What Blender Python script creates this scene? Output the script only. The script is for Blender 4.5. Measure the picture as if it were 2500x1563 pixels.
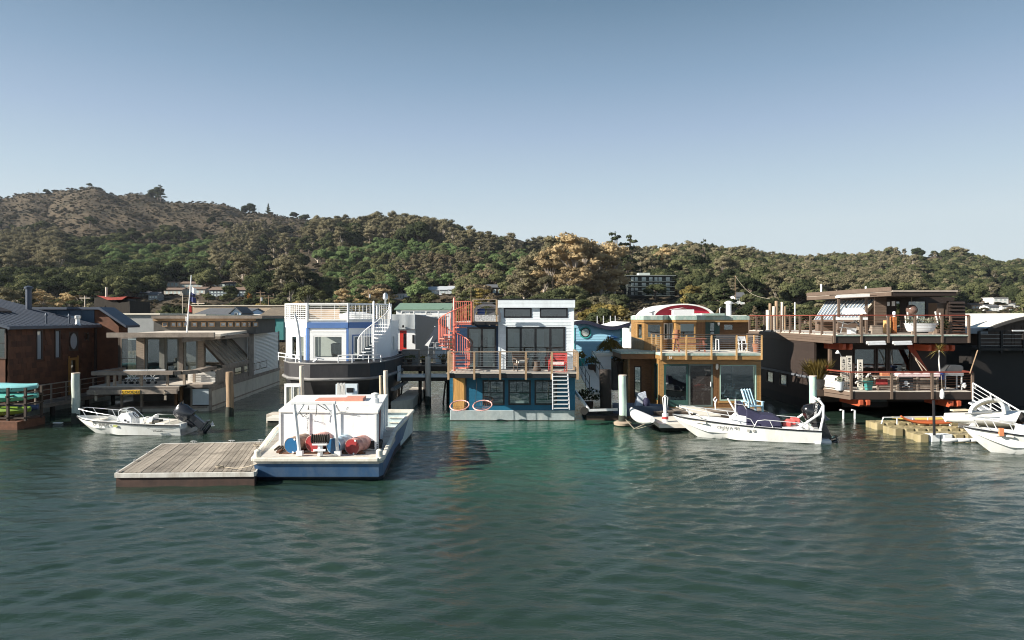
import bpy, math, random
import numpy as np
from mathutils import Vector, Matrix, noise as mnoise
random.seed(7); np.random.seed(7)
R = math.radians
sc = bpy.context.scene
for _o in list(bpy.data.objects): bpy.data.objects.remove(_o)

# ------------------------------------------------------------------ camera, sky, sun, exposure
H, F, CX, HY = 5.3, 1667.0, 1250.0, 775.0        # camera height; focal length, centre column and horizon row of the photograph
cam = bpy.data.cameras.new('camera'); cam_o = bpy.data.objects.new('camera', cam); sc.collection.objects.link(cam_o)
cam_o.location = (0, 0, H); cam_o.rotation_euler = (R(90), 0, 0)
cam.sensor_width = 36; cam.lens = 36 * F / 2500; cam.shift_y = (HY - 781.5) / 2500
cam.clip_start = .1; cam.clip_end = 12000
sc.camera = cam_o
SUN = Vector((-.85, -.30, .46)).normalized()
EL, AZ = math.asin(SUN.z), math.atan2(SUN.x, SUN.y)
w = bpy.data.worlds.new('World'); sc.world = w; w.use_nodes = True
nt = w.node_tree; nt.nodes.clear()
sky = nt.nodes.new('ShaderNodeTexSky'); sky.sky_type = 'NISHITA'; sky.sun_disc = False
sky.sun_elevation = EL; sky.sun_rotation = AZ; sky.air_density = 1.05; sky.dust_density = 1.6; sky.ozone_density = .9; sky.altitude = 0
bg = nt.nodes.new('ShaderNodeBackground'); bg.inputs[1].default_value = .1
# the physical sky blended with the steel-blue gradient of the photograph's clear sky, the same in every direction
tc = nt.nodes.new('ShaderNodeTexCoord'); sx = nt.nodes.new('ShaderNodeSeparateXYZ'); nt.links.new(tc.outputs['Generated'], sx.inputs[0])
rp = nt.nodes.new('ShaderNodeValToRGB'); nt.links.new(sx.outputs['Z'], rp.inputs[0]); EXPO = 1.05
_st = [(0, (.74,.83,.87)), (.128, (.690,.800,.860)), (.186, (.560,.700,.815)), (.258, (.415,.550,.730)), (.326, (.285,.425,.595)), (.417, (.160,.275,.405)), (.6, (.095,.18,.29)), (1, (.06,.12,.21))]
while len(rp.color_ramp.elements) < len(_st): rp.color_ramp.elements.new(.5)
for e, (p, c) in zip(rp.color_ramp.elements, _st): e.position = p
for e, (p, c) in zip(rp.color_ramp.elements, _st): e.position = p; e.color = (*c, 1)
k1 = nt.nodes.new('ShaderNodeVectorMath'); k1.operation = 'SCALE'; k1.inputs['Scale'].default_value = .40 / 2**EXPO; nt.links.new(sky.outputs[0], k1.inputs[0])
k2 = nt.nodes.new('ShaderNodeVectorMath'); k2.operation = 'SCALE'; k2.inputs['Scale'].default_value = 11.2 / 2**EXPO; nt.links.new(rp.outputs[0], k2.inputs[0])
mx_ = nt.nodes.new('ShaderNodeMix'); mx_.data_type = 'RGBA'; mx_.inputs[0].default_value = .78; nt.links.new(k1.outputs[0], mx_.inputs[6]); nt.links.new(k2.outputs[0], mx_.inputs[7])
out = nt.nodes.new('ShaderNodeOutputWorld')
nt.links.new(mx_.outputs[2], bg.inputs[0]); nt.links.new(bg.outputs[0], out.inputs[0])
sl = bpy.data.lights.new('sun', 'SUN'); sl.energy = 5.0; sl.angle = R(.53); sl.color = (1, .93, .82)
so = bpy.data.objects.new('sun', sl); sc.collection.objects.link(so)
so.rotation_euler = SUN.to_track_quat('Z', 'Y').to_euler(); so.location = (-50, -20, 60)
vs = sc.view_settings; vs.view_transform = 'Standard'; vs.look = 'None'; vs.gamma = 1; vs.exposure = EXPO; vs.use_curve_mapping = False
sc.cycles.max_bounces = 6; sc.cycles.transparent_max_bounces = 8; sc.cycles.use_denoising = True
sc.cycles.sample_clamp_indirect = 6; sc.cycles.pixel_filter_type = 'BLACKMAN_HARRIS'; sc.cycles.filter_width = 1.05

# ------------------------------------------------------------------ helpers
def gx(px, Y): return (px - CX) / F * Y
def gz(py, Y): return H + (HY - py) / F * Y
def at(px, py, Y): return Vector((gx(px, Y), Y, gz(py, Y)))
def on(px, py, Z=0.0):                        # where the sight line of a pixel meets the level Z
    Y = (H - Z) * F / (py - HY); return Vector((gx(px, Y), Y, Z))

def tag(o, label=None, cat=None, group=None, kind=None):
    if label: o['label'] = label
    if cat: o['category'] = cat
    if group: o['group'] = group
    if kind: o['kind'] = kind
    return o

def thing(name, label, cat, loc=(0, 0, 0), group=None, rz=0):
    o = bpy.data.objects.new(name, None); sc.collection.objects.link(o); o.empty_display_size = .3
    o.location = loc; o.rotation_euler = (0, 0, rz)
    return tag(o, label, cat, group)

def wmat(o):
    if o is None: return Matrix()
    m = Matrix.LocRotScale(o.location, o.rotation_euler, o.scale)
    return wmat(o.parent) @ m if o.parent else m

class MB:
    """collects shapes; build() links them as one mesh object"""
    def __init__(s, T=None): s.v, s.f, s.T, s.sm = [], [], T, []
    def add(s, vs, fs, smooth=False):
        n = len(s.v)
        s.v += [s.T @ Vector(p) if s.T else Vector(p) for p in vs]
        s.f += [tuple(i + n for i in f) for f in fs]; s.sm += [smooth] * len(fs); return s
    def box(s, x0, x1, y0, y1, z0, z1, M=None):
        vs = [(x0,y0,z0),(x1,y0,z0),(x1,y1,z0),(x0,y1,z0),(x0,y0,z1),(x1,y0,z1),(x1,y1,z1),(x0,y1,z1)]
        if M: vs = [M @ Vector(p) for p in vs]
        return s.add(vs, [(0,3,2,1),(4,5,6,7),(0,1,5,4),(1,2,6,5),(2,3,7,6),(3,0,4,7)])
    def cbox(s, x, y, z, sx, sy, sz, rz=0):          # z = its bottom
        M = Matrix.Translation((x, y, z)) @ Matrix.Rotation(rz, 4, 'Z')
        return s.box(-sx/2, sx/2, -sy/2, sy/2, 0, sz, M)
    def beam(s, a, b, w, h, up=(0, 0, 1)):
        a, b = Vector(a), Vector(b); d = b - a; L = d.length
        if L < 1e-6: return s
        d.normalize(); u = Vector(up)
        if abs(d.dot(u)) > .98: u = Vector((0, 1, 0))
        x = d.cross(u).normalized(); y = x.cross(d)
        M = Matrix((( *x, 0), ( *d, 0), (*y, 0), (0,0,0,1))).transposed(); M.translation = a
        return s.box(-w/2, w/2, 0, L, -h/2, h/2, M)
    def tube(s, pts, r, n=6, cap=True):
        pts = [Vector(p) for p in pts]; rs = r if isinstance(r, (list, tuple)) else [r] * len(pts)
        vs, fs = [], []; ref = None
        for i, p in enumerate(pts):
            d = (pts[min(i+1, len(pts)-1)] - pts[max(i-1, 0)]).normalized()
            if ref is None: ref = Vector((0,0,1)) if abs(d.z) < .9 else Vector((1,0,0))
            x = d.cross(ref)
            if x.length < 1e-4: x = d.cross(Vector((.3,.9,.2)))
            x.normalize(); y = d.cross(x); ref = -y if False else ref
            for k in range(n):
                a = 2*math.pi*k/n; vs.append(p + (x*math.cos(a) + y*math.sin(a)) * rs[i])
        for i in range(len(pts)-1):
            for k in range(n):
                a, b = i*n+k, i*n+(k+1) % n; fs.append((a, b, b+n, a+n))
        if cap: fs.append(tuple(range(n))[::-1]); fs.append(tuple((len(pts)-1)*n+k for k in range(n)))
        return s.add(vs, fs, n > 5)
    def lathe(s, prof, M=None, n=20, cap=True):       # prof: (radius, z)
        vs, fs = [], []
        for r, z in prof:
            for k in range(n):
                a = 2*math.pi*k/n; p = Vector((r*math.cos(a), r*math.sin(a), z)); vs.append(M @ p if M else p)
        for i in range(len(prof)-1):
            for k in range(n):
                a, b = i*n+k, i*n+(k+1) % n; fs.append((a, b, b+n, a+n))
        if cap: fs.append(tuple(range(n))[::-1]); fs.append(tuple((len(prof)-1)*n+k for k in range(n)))
        return s.add(vs, fs, True)
    def prism(s, poly, z0, z1, M=None):               # plan polygon (counter-clockwise) raised from z0 to z1
        n = len(poly)
        vs = [Vector((p[0], p[1], z0)) for p in poly] + [Vector((p[0], p[1], z1)) for p in poly]
        if M: vs = [M @ p for p in vs]
        return s.add(vs, [tuple(range(n))[::-1], tuple(range(n, 2*n))] + [(i, (i+1) % n, (i+1) % n + n, i+n) for i in range(n)])
    def xz(s, poly, y0, y1):                          # outline in the x-z plane given thickness in y
        n = len(poly)
        return s.add([(p[0], y0, p[1]) for p in poly] + [(p[0], y1, p[1]) for p in poly],
                     [tuple(range(n)), tuple(range(n, 2*n))[::-1]] + [(i, i+n, (i+1) % n + n, (i+1) % n) for i in range(n)])
    def loft(s, rings, close=True, cap=True, smooth=True):
        n = len(rings[0]); vs = [p for r in rings for p in r]; fs = []
        for i in range(len(rings)-1):
            for k in range(n if close else n-1):
                a, b = i*n+k, i*n+(k+1) % n; fs.append((a, b, b+n, a+n))
        if cap and close: fs.append(tuple(range(n))[::-1]); fs.append(tuple((len(rings)-1)*n+k for k in range(n)))
        return s.add(vs, fs, smooth)
    def quad(s, *p): return s.add(p, [tuple(range(len(p)))])
    def ball(s, c, r, n=10, sz=1.0):
        pr = [(max(1e-3, r*math.sin(math.pi*i/n)), -r*sz*math.cos(math.pi*i/n)) for i in range(n+1)]
        return s.lathe(pr, Matrix.Translation(Vector(c)), n=n+2)
    def build(s, name, mat, parent=None, label=None, cat=None, group=None, kind=None, bevel=0):
        vs = s.v
        if parent is not None: inv = wmat(parent).inverted(); vs = [inv @ p for p in vs]; off = None
        else:
            xs = [p.x for p in vs]; ys = [p.y for p in vs]; zs = [p.z for p in vs]
            off = Vector(((min(xs)+max(xs))/2, (min(ys)+max(ys))/2, min(zs))); vs = [p - off for p in vs]
        me = bpy.data.meshes.new(name); me.from_pydata([tuple(p) for p in vs], [], s.f)
        me.polygons.foreach_set('use_smooth', s.sm)
        if mat: me.materials.append(mat)
        me.update()
        o = bpy.data.objects.new(name, me); sc.collection.objects.link(o)
        if parent is not None: o.parent = parent
        else: o.location = off
        if bevel:
            b = o.modifiers.new('b', 'BEVEL'); b.width = bevel; b.segments = 2; b.limit_method = 'ANGLE'
        elif any(s.sm):
            try: me.set_sharp_from_angle(angle=R(42))
            except Exception: pass
        return tag(o, label, cat, group, kind)

def children(o): return [c for c in bpy.data.objects if c.parent is o]
def copy_tree(o, parent=None, kids=None):
    if kids is None:
        kids = {}
        for c in bpy.data.objects:
            if c.parent: kids.setdefault(c.parent.name, []).append(c)
    c = o.copy(); sc.collection.objects.link(c)
    if parent: c.parent = parent
    for ch in kids.get(o.name, []): copy_tree(ch, c, kids)
    return c
def dup(o, loc, label=None, rz=None, scale=None):
    c = copy_tree(o); c.location = loc
    if label: c['label'] = label
    if rz is not None: c.rotation_euler = (0, 0, rz)
    if scale: c.scale = scale if isinstance(scale, tuple) else (scale,)*3
    return c
def Tf(x, y, z=0, rz=0): return Matrix.Translation((x, y, z)) @ Matrix.Rotation(rz, 4, 'Z')

# ------------------------------------------------------------------ materials
MATS = {}
def mat(name, col, rough=.6, var=.12, scale=2.5, bump=0., metal=0., spec=.5, stretch=(1,1,1), dirt=None, dirtamt=.4, dscale=.8, rnd=0., coat=0.):
    """a procedural material: base colour broken by noise, stains, per-object variation and fine relief"""
    if name in MATS: return MATS[name]
    m = bpy.data.materials.new(name); m.use_nodes = True; n = m.node_tree; L = n.links
    b = n.nodes['Principled BSDF']
    b.inputs['Roughness'].default_value = rough; b.inputs['Metallic'].default_value = metal; b.inputs['Specular IOR Level'].default_value = spec
    b.inputs['Coat Weight'].default_value = coat
    g = n.nodes.new('ShaderNodeNewGeometry'); mp = n.nodes.new('ShaderNodeVectorMath'); mp.operation = 'MULTIPLY'
    mp.inputs[1].default_value = stretch; L.new(g.outputs['Position'], mp.inputs[0])
    tx = n.nodes.new('ShaderNodeTexNoise'); tx.inputs['Scale'].default_value = scale; tx.inputs['Detail'].default_value = 6; tx.inputs['Roughness'].default_value = .65
    L.new(mp.outputs[0], tx.inputs['Vector'])
    r = n.nodes.new('ShaderNodeMapRange'); r.inputs['From Min'].default_value = .3; r.inputs['From Max'].default_value = .7
    r.inputs['To Min'].default_value = 1-var; r.inputs['To Max'].default_value = 1+var; L.new(tx.outputs[0], r.inputs[0])
    fac = r.outputs[0]
    if rnd:
        oi = n.nodes.new('ShaderNodeObjectInfo'); r2 = n.nodes.new('ShaderNodeMapRange')
        r2.inputs['To Min'].default_value = 1-rnd; r2.inputs['To Max'].default_value = 1+rnd; L.new(oi.outputs['Random'], r2.inputs[0])
        mm = n.nodes.new('ShaderNodeMath'); mm.operation = 'MULTIPLY'; L.new(fac, mm.inputs[0]); L.new(r2.outputs[0], mm.inputs[1]); fac = mm.outputs[0]
    vm = n.nodes.new('ShaderNodeVectorMath'); vm.operation = 'SCALE'; vm.inputs[0].default_value = col[:3]; L.new(fac, vm.inputs['Scale'])
    c = vm.outputs[0]
    if dirt:
        t2 = n.nodes.new('ShaderNodeTexNoise'); t2.inputs['Scale'].default_value = dscale; t2.inputs['Detail'].default_value = 8; t2.inputs['Roughness'].default_value = .7
        v2 = n.nodes.new('ShaderNodeVectorMath'); v2.operation = 'MULTIPLY'; v2.inputs[1].default_value = (2.2, 2.2, .7); L.new(g.outputs['Position'], v2.inputs[0]); L.new(v2.outputs[0], t2.inputs['Vector'])
        r3 = n.nodes.new('ShaderNodeMapRange'); r3.inputs['From Min'].default_value = .48; r3.inputs['From Max'].default_value = .72; r3.inputs['To Max'].default_value = dirtamt
        L.new(t2.outputs[0], r3.inputs[0])
        mx = n.nodes.new('ShaderNodeMix'); mx.data_type = 'RGBA'; L.new(r3.outputs[0], mx.inputs[0]); L.new(c, mx.inputs[6]); mx.inputs[7].default_value = (*dirt, 1); c = mx.outputs[2]
    L.new(c, b.inputs['Base Color'])
    if bump:
        bp = n.nodes.new('ShaderNodeBump'); bp.inputs['Strength'].default_value = bump; bp.inputs['Distance'].default_value = .02
        L.new(tx.outputs[0], bp.inputs['Height']); L.new(bp.outputs[0], b.inputs['Normal'])
    MATS[name] = m; return m
def glass_mat(name, tint=(.75,.85,.85), refl=1.5, body=.0, bcol=(.03,.04,.04)):
    if name in MATS: return MATS[name]
    m = bpy.data.materials.new(name); m.use_nodes = True; n = m.node_tree; L = n.links; n.nodes.clear()
    o = n.nodes.new('ShaderNodeOutputMaterial'); tr = n.nodes.new('ShaderNodeBsdfTransparent'); tr.inputs[0].default_value = (*tint, 1)
    gl = n.nodes.new('ShaderNodeBsdfGlossy'); gl.inputs['Roughness'].default_value = .015; gl.inputs['Color'].default_value = (.9,.95,.95,1)
    fr = n.nodes.new('ShaderNodeFresnel'); fr.inputs['IOR'].default_value = refl
    df = n.nodes.new('ShaderNodeBsdfDiffuse'); df.inputs[0].default_value = (*bcol, 1)
    m1 = n.nodes.new('ShaderNodeMixShader'); m1.inputs[0].default_value = body; L.new(tr.outputs[0], m1.inputs[1]); L.new(df.outputs[0], m1.inputs[2])
    m2 = n.nodes.new('ShaderNodeMixShader'); L.new(fr.outputs[0], m2.inputs[0]); L.new(m1.outputs[0], m2.inputs[1]); L.new(gl.outputs[0], m2.inputs[2])
    tx = n.nodes.new('ShaderNodeTexNoise'); tx.inputs['Scale'].default_value = .9; bp = n.nodes.new('ShaderNodeBump'); bp.inputs['Strength'].default_value = .05; bp.inputs['Distance'].default_value = .1
    g = n.nodes.new('ShaderNodeNewGeometry'); L.new(g.outputs['Position'], tx.inputs['Vector']); L.new(tx.outputs[0], bp.inputs['Height']); L.new(bp.outputs[0], gl.inputs['Normal'])
    L.new(m2.outputs[0], o.inputs[0]); MATS[name] = m; return m
def leaf_mat(name, col, col2, trans=.25):
    m = bpy.data.materials.new(name); m.use_nodes = True; n = m.node_tree; L = n.links; n.nodes.clear()
    o = n.nodes.new('ShaderNodeOutputMaterial'); g = n.nodes.new('ShaderNodeNewGeometry'); oi = n.nodes.new('ShaderNodeObjectInfo')
    tx = n.nodes.new('ShaderNodeTexNoise'); tx.inputs['Scale'].default_value = .35; tx.inputs['Detail'].default_value = 5; L.new(g.outputs['Position'], tx.inputs['Vector'])
    a = n.nodes.new('ShaderNodeMath'); a.operation = 'MULTIPLY_ADD'; L.new(g.outputs['Random Per Island'], a.inputs[0]); a.inputs[1].default_value = .28; L.new(tx.outputs[0], a.inputs[2])
    b = n.nodes.new('ShaderNodeMath'); b.operation = 'MULTIPLY_ADD'; L.new(oi.outputs['Random'], b.inputs[0]); b.inputs[1].default_value = .85; L.new(a.outputs[0], b.inputs[2])
    r = n.nodes.new('ShaderNodeMapRange'); r.inputs['From Min'].default_value = .45; r.inputs['From Max'].default_value = 1.45; L.new(b.outputs[0], r.inputs[0])
    mx = n.nodes.new('ShaderNodeMix'); mx.data_type = 'RGBA'; L.new(r.outputs[0], mx.inputs[0]); mx.inputs[6].default_value = (*col, 1); mx.inputs[7].default_value = (*col2, 1)
    d = n.nodes.new('ShaderNodeBsdfDiffuse'); t = n.nodes.new('ShaderNodeBsdfTranslucent'); L.new(mx.outputs[2], d.inputs[0]); L.new(mx.outputs[2], t.inputs[0])
    ms = n.nodes.new('ShaderNodeMixShader'); ms.inputs[0].default_value = trans; L.new(d.outputs[0], ms.inputs[1]); L.new(t.outputs[0], ms.inputs[2])
    L.new(ms.outputs[0], o.inputs[0]); return m
# ------------------------------------------------------------------ water
def make_water():
    def steps(a, b, s): return list(np.arange(a, b, s))
    ys = steps(-3000, -200, 400) + steps(-200, 0, 25) + steps(0, 9, 1.0) + steps(9, 20, .07) + steps(20, 34, .1) + steps(34, 60, .2) + steps(60, 140, 2.0) + [160]
    xs = steps(-3000, -200, 400) + steps(-200, -40, 20) + steps(-40, -24, .35) + steps(-24, 24, .12) + steps(24, 40, .35) + steps(40, 200, 20) + steps(200, 3001, 400)
    X, Y = np.meshgrid(np.array(xs), np.array(ys)); Z = np.zeros_like(X)
    rng = np.random.RandomState(3)
    wx = X + .5*np.sin(Y*.31+X*.13) + .3*np.sin(Y*.9+1.3)
    wy = Y + .4*np.sin(X*.27+.6) + .35*np.sin(X*.71+Y*.22)
    for i in range(48):
        lam = .24 * (1.066 ** i)
        a = R(90 + rng.normal(8, 30)); k = 2*math.pi/lam
        amp = .0088 * min(lam, 1.0)**.95 * lam**-.0 * rng.uniform(.6, 1.3) * (1 if lam < .9 else .62)
        ph = rng.uniform(0, 6.28)
        env = .55 + .45*np.sin(X*rng.uniform(.05,.22)*rng.choice([-1,1]) + Y*rng.uniform(.05,.25) + rng.uniform(0,6))
        Z += amp*env*np.sin(k*(wx*math.cos(a)+wy*math.sin(a)) + ph)
    fade = np.clip((Y-6)/6, 0, 1)*np.clip((70-Y)/14, 0, 1)*np.clip((42-abs(X))/10, 0, 1)
    calm = 1 - .55*np.clip((Y-25)/9, 0, 1)
    Z *= fade*calm
    ny, nx = X.shape; V = np.stack([X, Y, Z], -1).reshape(-1, 3)
    idx = np.arange(ny*nx).reshape(ny, nx)
    Fq = np.stack([idx[:-1,:-1], idx[:-1,1:], idx[1:,1:], idx[1:,:-1]], -1).reshape(-1, 4)
    me = bpy.data.meshes.new('water'); me.vertices.add(len(V)); me.vertices.foreach_set('co', V.astype(np.float32).ravel())
    me.loops.add(Fq.size); me.loops.foreach_set('vertex_index', Fq.ravel().astype(np.int32))
    me.polygons.add(len(Fq)); me.polygons.foreach_set('loop_start', np.arange(0, Fq.size, 4, dtype=np.int32)); me.polygons.foreach_set('loop_total', np.full(len(Fq), 4, dtype=np.int32))
    me.polygons.foreach_set('use_smooth', np.ones(len(Fq), dtype=bool)); me.update(); me.validate()
    m = bpy.data.materials.new('bay_water'); m.use_nodes = True; n = m.node_tree; L = n.links; b = n.nodes['Principled BSDF']
    b.inputs['Roughness'].default_value = .035; b.inputs['IOR'].default_value = 1.34; b.inputs['Specular IOR Level'].default_value = .5
    g = n.nodes.new('ShaderNodeNewGeometry')
    t = n.nodes.new('ShaderNodeTexNoise'); t.inputs['Scale'].default_value = .09; t.inputs['Detail'].default_value = 4; L.new(g.outputs['Position'], t.inputs['Vector'])
    mx = n.nodes.new('ShaderNodeMix'); mx.data_type = 'RGBA'; L.new(t.outputs[0], mx.inputs[0]); mx.inputs[6].default_value = (.013,.030,.022,1); mx.inputs[7].default_value = (.024,.043,.031,1)
    # green reflection and bounced light before the two-tone house, painted into the water colour
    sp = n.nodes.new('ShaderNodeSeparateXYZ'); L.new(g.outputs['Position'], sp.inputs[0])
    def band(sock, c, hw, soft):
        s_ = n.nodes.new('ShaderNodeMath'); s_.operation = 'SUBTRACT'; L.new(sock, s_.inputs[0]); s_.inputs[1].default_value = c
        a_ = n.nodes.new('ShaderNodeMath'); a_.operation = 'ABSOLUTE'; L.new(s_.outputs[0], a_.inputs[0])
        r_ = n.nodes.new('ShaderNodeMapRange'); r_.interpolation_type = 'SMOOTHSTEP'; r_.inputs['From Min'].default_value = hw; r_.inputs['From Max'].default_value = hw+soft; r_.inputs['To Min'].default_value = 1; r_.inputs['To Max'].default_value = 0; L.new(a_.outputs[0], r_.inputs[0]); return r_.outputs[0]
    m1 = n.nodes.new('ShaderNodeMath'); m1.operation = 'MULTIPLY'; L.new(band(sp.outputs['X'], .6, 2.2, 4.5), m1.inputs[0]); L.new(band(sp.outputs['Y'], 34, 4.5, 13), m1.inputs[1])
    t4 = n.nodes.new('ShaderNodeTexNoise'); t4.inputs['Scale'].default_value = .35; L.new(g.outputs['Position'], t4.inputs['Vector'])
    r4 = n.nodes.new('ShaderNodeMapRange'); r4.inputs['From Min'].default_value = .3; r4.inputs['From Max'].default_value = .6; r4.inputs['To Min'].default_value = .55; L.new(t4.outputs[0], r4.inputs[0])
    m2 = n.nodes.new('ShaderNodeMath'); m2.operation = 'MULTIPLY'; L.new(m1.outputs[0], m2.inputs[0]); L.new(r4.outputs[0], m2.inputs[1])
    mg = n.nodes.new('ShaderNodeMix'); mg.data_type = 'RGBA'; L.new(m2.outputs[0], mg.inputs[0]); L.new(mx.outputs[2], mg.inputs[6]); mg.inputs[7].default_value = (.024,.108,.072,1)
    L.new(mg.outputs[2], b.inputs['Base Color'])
    def ripple(scale, sy, rot, det=4):
        mp = n.nodes.new('ShaderNodeMapping'); mp.inputs['Scale'].default_value = (1, sy, 1); mp.inputs['Rotation'].default_value = (0,0,R(rot)); L.new(g.outputs['Position'], mp.inputs[0])
        q = n.nodes.new('ShaderNodeTexNoise'); q.inputs['Scale'].default_value = scale; q.inputs['Detail'].default_value = det; q.inputs['Roughness'].default_value = .6; q.inputs['Distortion'].default_value = .4
        L.new(mp.outputs[0], q.inputs['Vector']); return q.outputs[0]
    a1 = ripple(4.2, 2.2, 8, 5); a2 = ripple(11, 1.9, -12, 3)
    ad = n.nodes.new('ShaderNodeMath'); ad.operation = 'MULTIPLY_ADD'; L.new(a2, ad.inputs[0]); ad.inputs[1].default_value = .3; L.new(a1, ad.inputs[2])
    bp = n.nodes.new('ShaderNodeBump'); bp.inputs['Strength'].default_value = .5; bp.inputs['Distance'].default_value = .03; L.new(ad.outputs[0], bp.inputs['Height']); L.new(bp.outputs[0], b.inputs['Normal'])
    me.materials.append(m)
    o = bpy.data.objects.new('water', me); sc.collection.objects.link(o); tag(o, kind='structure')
make_water()

# ------------------------------------------------------------------ hills
PXC = [-900, -300, 0, 100, 215, 290, 360, 430, 520, 620, 700, 760, 870, 950, 1060, 1140, 1220, 1300, 1400, 1500, 1600, 1700, 1800, 1950, 2100, 2230, 2350, 2450, 2550, 3400]
DD = [100, 125, 170, 240, 330, 450, 600, 780, 1000, 1350, 1700, 2600]
GY = {  # ground rows in the photograph at each of the depths above, down to the ridge
 -900: [843,812,812,790,750,710,650,600,560,520,560,640], -300: [843,812,812,788,745,700,640,590,545,500,540,620],
 0:    [843,812,812,788,750,705,660,610,560,484,540,620], 100: [843,812,812,788,750,705,660,610,555,471,540,620],
 215:  [843,812,812,788,750,705,660,610,550,461,530,620], 290: [843,812,812,788,748,705,660,612,555,485,530,620],
 360:  [843,812,812,788,745,705,665,618,560,478,530,620], 430: [843,812,812,786,740,705,668,622,560,492,540,620],
 520:  [843,812,812,785,738,705,668,625,566,503,560,620], 620: [843,812,812,785,740,705,660,610,566,524,560,620],
 700:  [843,812,812,788,745,700,640,610,580,538,560,620], 760: [843,812,812,790,750,690,630,600,588,541,560,620],
 870:  [843,812,812,792,755,702,640,602,590,546,560,620], 950: [843,812,812,792,755,702,640,590,592,572,575,620],
 1060: [843,812,812,792,755,702,640,596,600,586,580,620], 1140: [843,812,812,790,750,698,645,615,610,578,582,620],
 1220: [843,812,808,780,738,695,650,628,618,584,592,620], 1300: [843,812,795,764,738,700,655,636,628,594,602,630],
 1400: [843,812,790,760,738,700,655,645,645,640,630,650], 1500: [843,812,790,764,738,690,660,650,650,650,650,680],
 1600: [843,812,792,768,735,690,655,652,655,655,660,680], 1700: [843,812,795,768,728,685,655,646,652,660,670,690],
 1800: [843,812,800,775,735,700,668,650,644,655,670,690], 1950: [843,812,808,790,760,730,700,672,654,664,680,700],
 2100: [843,812,808,792,768,740,705,670,652,664,680,700], 2230: [843,812,808,792,768,740,705,665,632,655,680,700],
 2350: [843,812,808,792,768,740,708,670,646,660,680,700], 2450: [843,812,808,792,766,738,708,672,656,668,680,700],
 2550: [843,812,808,790,764,736,706,668,650,665,680,700], 3400: [843,812,808,790,764,736,706,668,655,665,680,700]}
for k in GY: GY[k][0] = 775 + (H-1.0)*F/100; GY[k][1] = 775 + (H-1.3)*F/125
_tab = np.array([[H + (HY-GY[p][i])/F*DD[i] for i in range(len(DD))] for p in PXC])      # heights in metres
_ld = np.log(np.array(DD, float))
def ground_np(px, Y):
    px = np.asarray(px, float); Y = np.asarray(Y, float)
    ip = np.clip(np.searchsorted(PXC, px) - 1, 0, len(PXC)-2); P = np.array(PXC, float)
    tp = np.clip((px - P[ip])/(P[ip+1]-P[ip]), 0, 1); tp = tp*tp*(3-2*tp)
    ly = np.log(np.clip(Y, 100, 2600)); iy = np.clip(np.searchsorted(_ld, ly)-1, 0, len(DD)-2)
    ty = np.clip((ly-_ld[iy])/(_ld[iy+1]-_ld[iy]), 0, 1)
    z = (_tab[ip,iy]*(1-ty)+_tab[ip,iy+1]*ty)*(1-tp) + (_tab[ip+1,iy]*(1-ty)+_tab[ip+1,iy+1]*ty)*tp
    X = (px-CX)/F*Y; am = np.clip((Y-260)/700, 0, 1)
    n = (np.sin(X*.021+Y*.013+1)+.6*np.sin(X*.047-Y*.031+2)+.4*np.sin(X*.09+Y*.07)+.3*np.sin(X*.17-Y*.12+3)+.2*np.sin(X*.31+Y*.23))
    gul = np.abs(np.sin(X*.018+Y*.004+.8*np.sin(Y*.011)))**.6 - .6
    return z + am*(n*3.2 + gul*10*np.clip((Y-500)/600, 0, 1))
def ground(px, Y): return float(ground_np(px, Y))

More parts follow.
